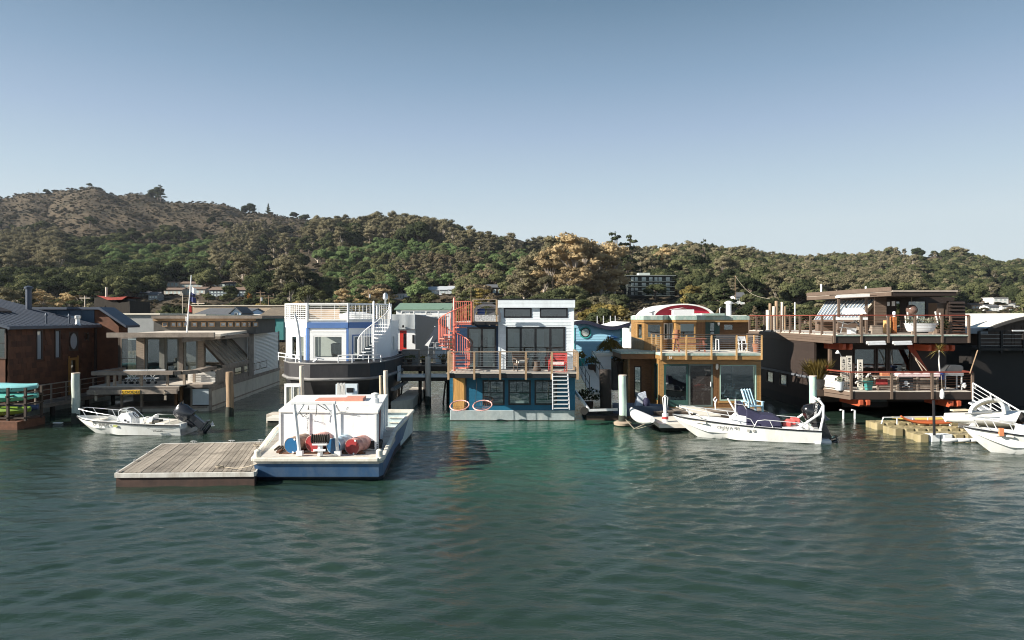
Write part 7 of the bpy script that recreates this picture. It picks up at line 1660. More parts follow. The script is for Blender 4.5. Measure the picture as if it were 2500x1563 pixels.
    for k in range(46):
        a = random.uniform(0,6.28); el = random.uniform(-.5,1.2); d = Vector((math.cos(a)*math.cos(el),math.sin(a)*math.cos(el)*.8,math.sin(el))); o = Vector((sx+.02,Y,zz+2.1)); L = random.uniform(.45,.75); s = d.cross(Vector((0,0,1))).normalized()*.028; dr = Vector((0,0,-.18*L))
        b.add([tuple(o),tuple(o+d*L*.5+s),tuple(o+d*L+dr),tuple(o+d*L*.5-s)],[(0,1,2,3)])
    b.build('leaves', LM['yellow'], yu, kind='stuff')
    # bench with skull cloth, towels, crate rail boards
    be = thing('deck_bench', 'long slatted grey bench behind the lower deck railing', 'bench', (pt(2200,35.9),35.9,zz)); xs0, xs1 = pt(2140,35.8), pt(2290,35.8)
    for k in range(4): MB().box(xs0,xs1,35.78,35.82,zz+.1+.15*k,zz+.22+.15*k).build('slat', wood_g, be)
    for f in (.0,.33,.66,1): MB().box(xs0+(xs1-xs0-.1)*f,xs0+(xs1-xs0-.1)*f+.1,35.74,35.78,zz,zz+.72).build('leg', wood_g, be)
    MB().box(xs0,xs1,35.8,36.3,zz+.70,zz+.75).build('seat', wood_g, be)
    cl = thing('skull_flag', 'black cloth with white skull and crossbones hung on the bench', 'flag', (pt(2208,35.6),35.7,zz)); x0, x1 = pt(2196,35.7), pt(2229,35.7)
    MB().box(x0,x1,35.69,35.71,zz+.05,zz+.72).build('cloth', mat('charcoal_cloth',(.035,.04,.045),.9), cl)
    cx_, cz_ = (x0+x1)/2-.02, zz+.42; y_ = 35.68
    sk = MB().lathe([(.11,-.004),(.11,.004)], Tf(cx_,y_,cz_) @ Matrix.Rotation(R(90),4,'X'), 16).box(cx_-.06,cx_+.06,y_-.004,y_+.004,cz_-.16,cz_-.08)
    for s in (-1,1): sk.beam((cx_-.17*s,y_-.006,cz_-.22),(cx_+.17*s,y_-.006,cz_-.02),.012,.035,(0,1,0)); sk.lathe([(.03,-.004),(.03,.004)], Tf(cx_+.18*s,y_,cz_-.22) @ Matrix.Rotation(R(90),4,'X'), 8)
    sk = sk.build('skull_emblem', whitec, cl); e_ = MB()
    for s in (-.045,.045): e_.lathe([(.028,-.008),(.028,-.005)], Tf(cx_+s,y_,cz_+.01) @ Matrix.Rotation(R(90),4,'X'), 8)
    e_.build('eye_socket', black_p, sk)
    tw = thing('towel', 'pink and white towels heaped on the long bench', 'towel', (pt(2230,36),36,zz+.75)); pk = mat('pink_towel',(.70,.55,.56),.9,.2,6)
    rg = []
    for k in range(14): x = pt(2185,36)+.17*k; hh = .05+.09*abs(math.sin(k*1.1)); rg.append([(x,35.72,zz+.74),(x,35.72,zz+.78+hh),(x,36.2,zz+.78+hh),(x,36.2,zz+.74)])
    MB().loft(rg).build('cloth', pk, tw)
    tag(MB().box(pt(2150,36.1),pt(2172,36.1),35.95,36.2,zz+.76,zz+.95).build('basket', mat('orange_basket',(.55,.20,.10),.8,.3,6)), 'orange basket standing on the left end of the long bench', 'basket')
    tag(MB().box(pt(2138,35.7),pt(2166,35.7),35.66,35.7,zz+.3,zz+.62).build('striped_cloth', mat('red_striped_cloth',(.35,.04,.04),.9,.3,5)), 'red cloth draped over the left end of the long bench', 'cloth')
    fd = thing('fender_buoy', 'small white fender hanging below the lower deck rail', 'fender', (pt(2300,35.3),35.3,1.4)); MB().lathe([(.02,1.62),(.05,1.58),(.10,1.42),(.11,1.2),(.06,1.1)], Tf(pt(2300,35.2),35.2), 12).build('fender', whitec, fd); MB().tube([(pt(2300,35.2),35.2,1.6),(pt(2300,35.2),35.25,2.3)],.01,4).build('cord', rope_m, fd)
    lp = thing('reading_lamp', 'white adjustable lamp on a thin arm at the left of the lower deck', 'lamp', (pt(2062,36.4),36.4,zz)); MB().tube([at(2062,905,36.4),at(2058,880,36.4),at(2050,862,36.4)],.018,5).build('arm', steel, lp); MB().lathe([(.03,.1),(.12,-.06)], Tf(*at(2045,860,36.4)), 12).build('shade', whitec, lp)
    gb = thing('gear_basket', 'tangle of white bottles and gear by the right corner post', 'gear', (pt(2350,35.8),35.8,zz)); b = MB()
    for k in range(9): b.ball((pt(2348,35.8)+random.uniform(-.15,.15),35.8+random.uniform(-.1,.1),zz+.15+random.uniform(0,.35)),random.uniform(.05,.09),6)
    b.build('bottles', whitec, gb)
    gd = MB()
    for k in range(26): gd.ball((pt(2090,36.2)+random.uniform(0,1.15),36.3+random.uniform(-.1,.1),zz+.25+random.uniform(0,.75)),random.uniform(.04,.09),6)
    tag(gd.build('shelf_clutter', curtain_m, kind='stuff'), 'clutter of shells, bottles and driftwood beside the upright boards', 'clutter')
    for k,(a_,b_) in enumerate((((2225,862),(2262,905)),((2232,872),(2252,905)))):
        tag(MB().tube([at(*a_,36.6),at(*b_,36.4)],.025,5).build('fishing_rod', rope_m), ['longer pale fishing rod leaning behind the bench','shorter pale fishing rod leaning behind the bench'][k], 'fishing rod')
    tag(MB().tube([at(2368,912,35.3),at(2387,855,35.3)],.03,6).build('tiller_pole', pil_b), 'brown pole leaning out from the right end of the lower deck rail', 'pole')
brown_house()

# ------------------------------------------------------------------ dark house with curved white roof, right edge
def curved_roof_house():
    Y0 = 41.; t = thing('curved_roof_house', 'dark house with curved white roof and glazed gable at the right edge', 'houseboat', (gx(2480,Y0),Y0,0))
    dk = mat('near_black_paint', (.014,.012,.011), .6, .15); x0 = gx(2372,Y0); x1 = x0+9
    MB().box(x0, x1, Y0, Y0+9, -.5, 3.6).build('lower_body', dk, t)
    xm = gx(2415,Y0); W = (xm+.3, x0+8, 3.9, gz(800,Y0))
    N = 14; arc = [(x0+.8+(x1-x0-.8)*k/N, gz(818,Y0)+1.05*math.sin(math.pi*min(1,(k/N)*.9+.02))**.8) for k in range(N+1)]
    MB().xz([(x0+.8,3.6)]+[(x1,3.6)]+arc[::-1], Y0+.5, Y0+9).build('gable', mat('dark_brown_gable',(.07,.048,.035),.6), t)
    for (a,b) in ((2429,2449),(2453,2473),(2477,2497),(2500,2522)): window(t, Tf(0,Y0+.5), gx(a,Y0+.5), gx(b,Y0+.5), gz(848,Y0), gz(806 if a < 2450 else 792,Y0), MATS['dark_brown_gable'], .08, g=mat('warm_glass',(.22,.16,.11),.15,.3,1))
    rf = MB(); 
    top = [(p[0],p[1]+.12) for p in arc]; e0 = [(x0-.9, gz(812,Y0)+.1)]
    for (p,q) in zip(top[:-1],top[1:]): rf.add([(p[0],Y0-.3,p[1]),(q[0],Y0-.3,q[1]),(q[0],Y0+9.5,q[1]),(p[0],Y0+9.5,p[1]),(p[0],Y0-.3,p[1]+.16),(q[0],Y0-.3,q[1]+.16),(q[0],Y0+9.5,q[1]+.16),(p[0],Y0+9.5,p[1]+.16)],[(0,3,2,1),(4,5,6,7),(0,1,5,4),(2,3,7,6)])
    rf.build('roof', mat('dark_roof_edge',(.06,.055,.05),.6), t); w2 = MB()
    for (p,q) in zip(top[:-1],top[1:]): w2.add([(p[0],Y0-.1,p[1]+.165),(q[0],Y0-.1,q[1]+.165),(q[0]-.0,Y0+9.5,q[1]+.165),(p[0],Y0+9.5,p[1]+.165)],[(0,1,2,3)])
    w2.build('roof_membrane', cream_i, t)
    MB().box(gx(2368,46),x1,45,52,4.25,gz(776,48)).build('rear_roof_block', cream_i, t); MB().box(x0-.4,x0+1.2,Y0+.3,Y0+9,gz(815,Y0),gz(808,Y0)+.15).build('side_roof', mat('blue_grey_roof',(.30,.34,.38),.6), t)
    MB().box(gx(2388,Y0-.8),x1,Y0-1.0,Y0,3.35,3.5).build('balcony', dk, t)
    railing(t, [(gx(2390,Y0-.9),Y0-.9,3.5),(x1,Y0-.9,3.5)], 1.0, dk, dk, .12, 1.3, 4, .3); MB().beam((gx(2470,Y0-.9),Y0-.95,4.52),(x1,Y0-.95,4.52),.1,.08).build('handrail', alu, t)
curved_roof_house()

# ------------------------------------------------------------------ floating cube dock, gangway, dinghy, paddle craft (right foreground)
def cube_dock():
    cm = mat('yellowed_cube_plastic', (.29,.24,.13), .6, .15, 2, .1, dirt=(.20,.17,.09), dirtamt=.6, dscale=2, rnd=.12); cw = mat('grey_cube_plastic', (.66,.68,.68), .5, .08, rnd=.06)
    t = thing('cube_dock', 'floating dock of yellowed plastic cubes stepping back from the skiff', 'dock', (gx(2300,30),30,0), None)
    rng = random.Random(2)
    def cube(x, y, m, c=.5):
        h = .30; k = .09
        b = MB().prism([(x+k,y+.01),(x+c-k,y+.01),(x+c-.01,y+k),(x+c-.01,y+c-k),(x+c-k,y+c-.01),(x+k,y+c-.01),(x+.01,y+c-k),(x+.01,y+k)], -.15, h)
        b.lathe([(.12,h),(.12,h+.012)], Tf(x+c/2,y+c/2), 8); b.build('cube', m, t)
    rows = [(gx(2243,29.0), 29.0, 12), (gx(2243,29)-.0, 29.5, 12), (gx(2185,30.5), 30.6, 13), (gx(2185,30.5), 31.1, 13), (gx(2132,32.4), 32.2, 9), (gx(2132,32.4), 32.7, 14)]
    for x, y, n in rows:
        for k in range(n): cube(x+.505*k, y+.03*(k % 2), cw if (y < 29.4 and k in (1,2)) else cm)
    rl = MB()
    for (p0, p1) in (((2150,2300)),): 
        Y = 31.9; rl.tube([(gx(2152,Y),Y,.32),(gx(2156,Y),Y,.62),(gx(p1,Y),Y,.66),(gx(p1+18,Y-.5),Y-.6,.3)],.035,6)
        for px in (2190,2228,2265): rl.tube([(gx(px,Y),Y,.3),(gx(px,Y),Y,.64)],.03,6)
    tag(rl.build('cradle_rail', alu), 'low curved metal rail along the cube dock', 'rail')
    for i, px in enumerate((2300, 2332, 2360)):
        Y = 28.8; x = gx(px,Y); tag(MB().lathe([(.03,0),(.09,.08),(.09,.62),(.03,.7)], Tf(x,Y,.12) @ Matrix.Rotation(R(90),4,'Y'), 10).build('fender', whitec), ['leftmost grey fender hung along the cube dock','middle grey fender hung along the cube dock','rightmost grey fender hung along the cube dock'][i], 'fender')
    def craft(px0, px1, Y, z, lab, name, cols, w_=.38, tip=.1):
        x0, x1 = gx(px0,Y), gx(px1,Y); o = thing(name, lab, name.replace('_',' '), ((x0+x1)/2,Y,z)); n = 15
        for j,(f0,f1,m_) in enumerate(cols):
            rg = []
            for i in range(n+1):
                u = f0+(f1-f0)*i/n; ww = w_*math.sin(math.pi*min(.98,max(.02,u)))**.6; lift = tip*(2*u-1)**4
                rg.append([(x0+(x1-x0)*u, Y+ww*math.cos(a), z+.1+lift+.09*math.sin(a)*(.5+.5*math.sin(math.pi*u))) for a in [6.2832*q/12 for q in range(12)]])
            MB().loft(rg).build('hull' if j == 0 else 'deck_panel', m_, o)
    yb = mat('yellow_board',(.66,.48,.12),.4); gb = mat('grey_board',(.30,.31,.34),.4); orr = mat('orange_hull',(.42,.10,.03),.4,.12)
    craft(2178, 2330, 32.9, .33, 'yellow and grey paddle board lying on the cube dock', 'paddle_board', ((0,.18,yb),(.18,.3,gb),(.3,1,yb)), .4, .05)
    craft(2200, 2345, 31.7, .33, 'long orange kayak on the cube dock behind the black pole', 'kayak', ((0,1,orr),), .40, .28)
    # grey white dinghy with hooped canopy raised on the dock
    Yd = 30.6; d = thing('dinghy', 'white rigid dinghy with moulded hoop lying on the cube dock', 'dinghy', (gx(2400,Yd),Yd,.4))
    x0 = gx(2308,Yd); rg = []
    for i in range(18):
        u = i/17; x = x0+4.4*u; ww = .78*(1-(1-u)**3)**.5*(1-.18*u); zt = 1.02+.14*u; zb = .62-.22*min(1,u*2.2)
        if i == 0: ww = .12
        c = (zt+zb)/2; rg.append([(x-(.0), Yd+ww*math.cos(a), c+(zt-c)*math.sin(a)*(1 if math.sin(a) > 0 else 1.0)) for a in [6.2832*q/16 for q in range(16)]])
    MB().loft(rg).build('hull', gelcoat, d)
    hp = []
    for k in range(15): a = math.pi*k/14; hp.append((gx(2385,Yd)-.75*math.cos(a)*1.0+ .15, Yd-.45, 1.05+.62*math.sin(a)**.8*(1+.25*math.cos(a)*-1)))
    MB().tube(hp, .085, 8).build('hoop', gelcoat, d); MB().loft([[(p[0],p[1]+.05,p[2]) for p in hp], [(p[0]+.9,p[1]+.9,1.1+(p[2]-1.1)*.55) for p in hp]], close=False, cap=False).build('canopy', gelcoat, d)
    MB().tube([(x0+.5,Yd-.55,1.05),(x0+1.6,Yd-.72,1.12)],.03,6).tube([(x0+.9,Yd-.4,1.12),(x0+1.9,Yd-.2,1.12)],.05,6).build('oar', steel, d)
    MB().beam((x0+.35,Yd+.1,1.12),(x0+1.05,Yd+.1,1.14),.25,.07).build('seat_pad', mat('tan_pad',(.55,.48,.34),.8), d)
    for s in (.9,3.2): MB().box(x0+s,x0+s+.12,Yd-.5,Yd+.5,.3,.62).build('cradle', whitec, d)
    # black pole
    tag(MB().tube([(gx(2281,28.95),28.95,.3),(gx(2279,28.95),28.95,gz(978,28.95))],.055,8).build('mooring_pole', mat('black_pole',(.03,.03,.034),.35,.1,metal=.4)), 'straight black pole standing on the front of the cube dock', 'pole')
    # aluminium gangway going down to the right
    g = thing('gangway', 'aluminium gangway with long handrails sloping down at the right edge', 'gangway', (gx(2440,34),34,1))
    for dy in (0, 1.0):
        A_, B_ = at(2375,935,35.2+dy), at(2560,1045,32.5+dy); gg = MB()
        for k in range(5): gg.beam(A_+Vector((0,0,-.22*k)), B_+Vector((0,0,-.22*k)), .04, .06 if k in (0,4) else .02)
        gg.build('handrail', alu, g)
        for k in range(5): p = A_.lerp(B_,k/4); MB().beam(p, p+Vector((0,0,-.95)), .05, .05).build('post', alu, g)
    A_, B_ = at(2375,935,35.7), at(2560,1045,33.)
    MB().beam(A_+Vector((0,0,-1)), B_+Vector((0,0,-1)), 1.0, .08).build('walkway', alu, g)
cube_dock()
for i,(px,lab) in enumerate(((2055,'left white L-shaped pipe end rising from the water under the brown house'),(2083,'right white L-shaped pipe end rising from the water under the brown house'))):
    Y = 35.8; tag(MB().tube([(gx(px+4,Y),Y,-.2),(gx(px+4,Y),Y,.42),(gx(px-4,Y),Y,.45)],.05,6).build('standpipe', whitec), lab, 'pipe')
# ------------------------------------------------------------------ pilings
def piling(px, ytop, r, Y, m, label, ybase=None, cap=None, kind='piling'):
    x, z = gx(px,Y), gz(ytop,Y); o = thing(kind, label, 'piling', (x,Y,0)); n = 14; rg = []
    for zz in (-1.2, -.1, .25, .6, z*.5, z*.8, z-.03, z):
        rg.append([(x+r*(1+.05*math.sin(3*a+zz*5)+.03*math.sin(5*a+zz))*math.cos(a)*(.93 if zz == z else 1)+.015*math.sin(zz*2), Y+r*(1+.05*math.sin(3*a+zz*5))*math.sin(a)*(.93 if zz == z else 1), zz) for a in [6.2832*k/n for k in range(n)]])
    MB().loft(rg).build('shaft', m, o)
    MB().lathe([(r*1.08,-.3),(r*1.12,.0),(r*1.09,.38),(r*1.03,.52)], Tf(x,Y), 14, cap=False).build('growth_band', weed, o)
    if cap: MB().lathe([(r*1.05,z),(r*1.05,z+.05)], Tf(x,Y), 12).build('cap', cap, o)
    return o
piling(185, 913, .185, 34.2, pil_g, 'grey green piling standing before the red cedar house walkway', cap=pil_w)
piling(561, 908, .19, 36.5, pil_b, 'rough brown wooden piling beside the grey timber houseboat')
piling(737, 893, .11, 35.0, pil_w, 'thin pale piling before the left side of the black ship hull')
piling(942, 905, .12, 35.6, pil_w, 'thicker pale piling at the right corner of the black ship hull'); piling(930, 917, .08, 35.3, mat('tan_piling',(.50,.40,.28),.85,.2,3,.3), 'thin tan piling touching the piling at the ship hull corner')
piling(1045, 871, .17, 41.5, pil_w, 'pale piling under the pier left of the two-tone house')
p_ = piling(1520, 918, .185, 33.4, mat('mint_piling',(.42,.55,.48),.8,.22,2.2,.4,stretch=(3,3,.5),dirt=(.72,.66,.56),dirtamt=.9,dscale=1.3), 'mint green painted piling with round collar before the golden house', cap=pil_w)
MB().lathe([(.30,.02),(.42,.05),(.44,.16),(.34,.22),(.26,.23)], Tf(gx(1520,33.4),33.4), 18).build('collar', mat('worn_collar',(.30,.24,.18),.9,.3,4,.4), p_)
piling(1478, 902, .30, 36.0, pil_d, 'thick black tarred piling beside the narrow gangway')
piling(1985, 920, .17, 33.2, mat('teal_painted_piling',(.33,.50,.45),.8,.22,2.2,.4,stretch=(3,3,.5),dirt=(.62,.52,.40),dirtamt=.8,dscale=1.2), 'teal and tan piling at the stern of the skiff with the arch', cap=pil_w)

# ------------------------------------------------------------------ middle ground between the houses
def simple_block(name, label, cat, px0, px1, y0, y1, Y, depth, wm, rm, roof='flat', wins=(), over=.2, rise=.8, z0=None, g=None, fm=None, group=None):
    """a house-like block: front wall with built windows, side walls, roof"""
    x0, x1 = gx(px0,Y), gx(px1,Y); zt = gz(y0,Y); zb = gz(y1,Y) if z0 is None else z0
    t = thing(name, label, cat, ((x0+x1)/2,Y,zb), group); W = [(gx(a,Y),gx(b,Y),gz(d,Y),gz(c,Y)) for a,b,c,d in wins]
    zt2 = zt - (rise if roof in ('gable','shed','gable_front') else .12)
    wall('wall', t, Tf(0,Y), x0, x1, zb, zt2, wm, W)
    for q in W: window(t, Tf(0,Y), *q, fm or white, min(.06,(q[1]-q[0])*.12), g=g or glass_d)
    MB().box(x0,x0+.1,Y+.12,Y+depth,zb,zt2).box(x1-.1,x1,Y+.12,Y+depth,zb,zt2).box(x0,x1,Y+depth-.1,Y+depth,zb,zt2).build('side_wall', wm, t)
    MB().box(x0+.1,x1-.1,Y+min(2.5,depth*.5),Y+min(2.5,depth*.5)+.1,zb,zt2-.02).build('partition', room_d, t)
    if roof == 'flat': MB().box(x0-over,x1+over,Y-over,Y+depth+over,zt2+.002,zt).build('roof', rm, t)
    elif roof == 'gable':                                     # ridge parallel to the front
        ym = Y+depth/2; MB().add([(x0-over,Y-over,zt2-.02),(x1+over,Y-over,zt2-.02),(x1+over,ym,zt),(x0-over,ym,zt),(x0-over,Y+depth+over,zt2-.02),(x1+over,Y+depth+over,zt2-.02),(x0-over,Y-over,zt2+.1),(x1+over,Y-over,zt2+.1),(x1+over,ym,zt+.12),(x0-over,ym,zt+.12),(x0-over,Y+depth+over,zt2+.1),(x1+over,Y+depth+over,zt2+.1)],
            [(6,7,8,9),(9,8,11,10),(0,1,7,6),(1,2,8,7),(2,5,11,8),(0,6,9,3),(3,9,10,4),(3,2,1,0),(4,5,2,3)]).build('roof', rm, t)
        MB().add([(x0,Y,zt2),(x0,Y+depth,zt2),(x0,ym,zt),(x1,Y,zt2),(x1,Y+depth,zt2),(x1,ym,zt)],[(0,2,1),(3,4,5)]).build('gable', wm, t)
    elif roof == 'gable_front':
        xm = (x0+x1)/2; MB().add([(x0,Y,zt2),(x1,Y,zt2),(xm,Y,zt),(x0,Y+.1,zt2),(x1,Y+.1,zt2),(xm,Y+.1,zt)],[(0,1,2),(3,5,4)]).build('gable', wm, t)
        MB().add([(x0-over,Y-over,zt2-.1),(xm,Y-over,zt+.02),(x1+over,Y-over,zt2-.1),(x0-over,Y+depth,zt2-.1),(xm,Y+depth,zt+.02),(x1+over,Y+depth,zt2-.1),(x0-over,Y-over,zt2+.03),(xm,Y-over,zt+.16),(x1+over,Y-over,zt2+.03),(x0-over,Y+depth,zt2+.03),(xm,Y+depth,zt+.16),(x1+over,Y+depth,zt2+.03)],
            [(6,7,10,9),(7,8,11,10),(0,1,7,6),(1,2,8,7),(0,6,9,3),(2,5,11,8)]).build('roof', rm, t)
    elif roof == 'shed':
        MB().add([(x0-over,Y-over,zt2+.0),(x1+over,Y-over,zt2+.0),(x1+over,Y+depth,zt),(x0-over,Y+depth,zt),(x0-over,Y-over,zt2+.14),(x1+over,Y-over,zt2+.14),(x1+over,Y+depth,zt+.14),(x0-over,Y+depth,zt+.14)],[(0,3,2,1),(4,5,6,7),(0,1,5,4),(1,2,6,5),(2,3,7,6),(3,0,4,7)]).build('roof', rm, t)
    return t
grey_mt = mat('pale_grey_metal', (.50,.53,.54), .45, .06, 3); char_m = mat('charcoal_metal', (.055,.065,.085), .45, .1, 3)
def metal_house():
    Y = 47.; t = thing('metal_house', 'pale grey corrugated metal house with red door and slanting charcoal side', 'house', (gx(1000,Y),Y,1))
    x0, x1, x2 = gx(955,Y), gx(1014,Y), gx(1060,Y+1); zt, zb = gz(768,Y), gz(866,Y)
    D = (gx(975,Y),gx(992,Y),zb+.1,gz(807,Y))
    wall('front_wall', t, Tf(0,Y), x0, x1, gz(804,Y), zt, grey_mt); wall('front_wall', t, Tf(0,Y+.15), x0-.6, x1, zb-.4, gz(804,Y), whitec, [D])
    for k in range(22): a = x0+(x1-x0)*k/22; MB().add([(a,Y,gz(804,Y)),(a+.03,Y-.03,gz(804,Y)),(a+.06,Y,gz(804,Y)),(a,Y,zt),(a+.03,Y-.03,zt),(a+.06,Y,zt)],[(0,1,4,3),(1,2,5,4)]).build('corrugation', grey_mt, t)
    rd = mat('red_door', (.55,.04,.03), .4, .08); d = MB().box(D[0],D[1],Y+.16,Y+.22,D[2],D[3]).build('door', rd, t); MB().box(D[0]+.25,D[1]-.06,Y+.13,Y+.158,D[2]+.4,D[3]-.2).build('pane', glass_d, d)
    MB().box(gx(1006,Y),gx(1011,Y),Y+.1,Y+.148,gz(838,Y),gz(818,Y)).build('side_light', black_p, t); MB().ball(tuple(at(984,797,Y-.15)), .09, 6).build('porch_light', black_p, t)
    MB().add([(x1,Y,zb-.4),(x2+.6,Y+4,zb-.4),(x2+.6,Y+4,gz(782,Y+4)),(x1,Y,zt),(x1-.0,Y+4,zt-.02),(x0,Y+4,zt)],[(0,1,2,3),(3,2,4)]).build('slanting_side', char_m, t); MB().box(x0,x1-.01,Y+.13,Y+6,zt-.1,zt-.01).build('roof', grey_mt, t)
    MB().add([(gx(1034,46),46,gz(846,46)),(gx(1095,46),46,gz(846,46)),(gx(1095,46),46,gz(798,46)),(gx(1065,46),46,gz(793,46)),(gx(1050,46),46,gz(820,46))],[(0,1,2,3,4)]).build('charcoal_panel', char_m, t)
    MB().add([tuple(at(1037,843,45.9)),tuple(at(1046,846,45.9)),tuple(at(1058,819,45.9))],[(0,1,2)]).build('white_trim', whitec, t)
    for k in range(4): MB().box(gx(1060,46.3),gx(1072,46.3),46.3,46.35,gz(790-8*k+ 0,46.3)-.9,gz(790-8*k,46.3)-.84).build('louvre', whitec, t)
metal_house()
def pier(px0, px1, Y, depth, z, label, posts=True, clutter=True):
    t = thing('pier', label, 'pier', (gx((px0+px1)/2,Y),Y,0)); x0, x1 = gx(px0,Y), gx(px1,Y); n = max(3,int(depth/.3))
    for k in range(n): MB().box(x0,x1,Y+depth*k/n,Y+depth*(k+1)/n-.015,z-.06,z).build('plank', wood_g, t)
    MB().box(x0,x1,Y-.05,Y+.08,z-.36,z-.062).build('stringer', wood_d, t); MB().box(x0,x1,Y+.3,Y+.45,z-.9,z-.62).build('cross_beam', wood_d, t)
    m = max(2,int((x1-x0)/1.7))
    for k in range(m+1): x = x0+.1+(x1-x0-.2)*k/m; MB().lathe([(.11,-1),(.11,z-.06)], Tf(x,Y+.5), 8).build('pile', pil_d, t); MB().lathe([(.11,-1),(.11,z-.06)], Tf(x,Y+depth-.3), 8).build('pile', pil_d, t)
    if posts: railing(t, [(x0,Y,z),(x1,Y,z)], .95, wood_g, wood_g, .1, 1.5, 3, .3, cm=wood_g, cw=.03)
    return t
pier(950, 1096, 42.5, 3.2, gz(892,42.5), 'weathered timber pier with rails between the ship hull and the two-tone house')
t_ = thing('gangplank', 'white edged low landing stage under the timber pier', 'landing stage', (gx(1020,42),42,1)); MB().box(gx(955,41.9),gx(1095,41.9),41.7,42.4,gz(921,41.9),gz(914,41.9)).build('deck', whitec, t_); MB().box(gx(955,41.9),gx(1095,41.9),41.75,42.4,gz(930,41.9),gz(921,41.9)-.01).build('frame', wood_d, t_)
for px in (975,1020,1080): MB().beam((gx(px,42.1),42.1,-.5),(gx(px+8,42.1),42.1,gz(930,41.9)),.1,.1).build('leg', wood_d, t_)
gr_ = mat('grey_crate',(.30,.29,.27),.8,.2,3)
for (a,b,h,m_,lab,cat) in ((966,981,.75,mat('navy_box',(.03,.04,.08),.5),'dark navy bin on the pier beside the planter box','bin'),(983,1022,.85,gr_,'grey wooden planter box with a framed front on the pier','planter'),(1064,1088,.9,mat('pale_cover',(.55,.60,.62),.5),'pale barbecue under its cover at the pier rail','barbecue')):
    o = thing({'bin':'storage_bin','planter':'planter_box','barbecue':'covered_grill'}[cat], lab, cat, (gx(a,44),44,gz(892,42.5))); z_ = gz(892,42.5); MB().box(gx(a,44),gx(b,44),43.8,44.5,z_,z_+h).build('body', m_, o); MB().box(gx(a,44)-.03,gx(b,44)+.03,43.76,44.54,z_+h,z_+h+.06).build('lid', m_, o)
for i,px in enumerate((1052,1070,1086)):
    o = thing('bar_stool', ['leftmost white wire bar stool before the charcoal panel','middle white wire bar stool before the charcoal panel','rightmost white wire bar stool by the coral stair'][i], 'stool', (gx(px,44.2),44.2,gz(892,42.5)), 'white bar stools on the pier'); z_ = gz(892,42.5); x = gx(px,44.2)
    MB().box(x-.18,x+.18,44.05,44.4,z_+1.0,z_+1.04).build('seat', whitec, o); MB().tube([(x-.18,44.4,z_+1.04),(x-.18,44.42,z_+1.35),(x+.18,44.42,z_+1.35),(x+.18,44.4,z_+1.04)],.015,5).build('backrest', whitec, o)
    for s in (-.2,.2):
        for q in (44.02,44.44): MB().beam((x+s,q,z_),(x+s*.8,q,z_+1),.02,.02).build('leg', whitec, o)
for i,(px,Y,sz,cl) in enumerate(((1000,43.2,.35,'mid'),(1035,43.1,.3,'yellow'),(965,43.2,.3,'amber'),(1083,43.4,.4,'yellow'))):
    o = thing('pier_plant', ['leafy green plant on the pier behind the rail','small yellow plant on the pier near the pale piling','small orange flowers on the pier by the ship hull','yellow green plant at the end of the pier by the coral stair'][i], 'plant', (gx(px,Y),Y,gz(892,42.5))); MB().lathe([(.12,gz(892,42.5)),(.17,gz(892,42.5)+.3)], Tf(gx(px,Y),Y), 10).build('pot', wood_d, o); plant_clump(o, Vector((gx(px,Y),Y,gz(892,42.5)+.25)), sz, sz*1.2, 120, .1, LM[cl])

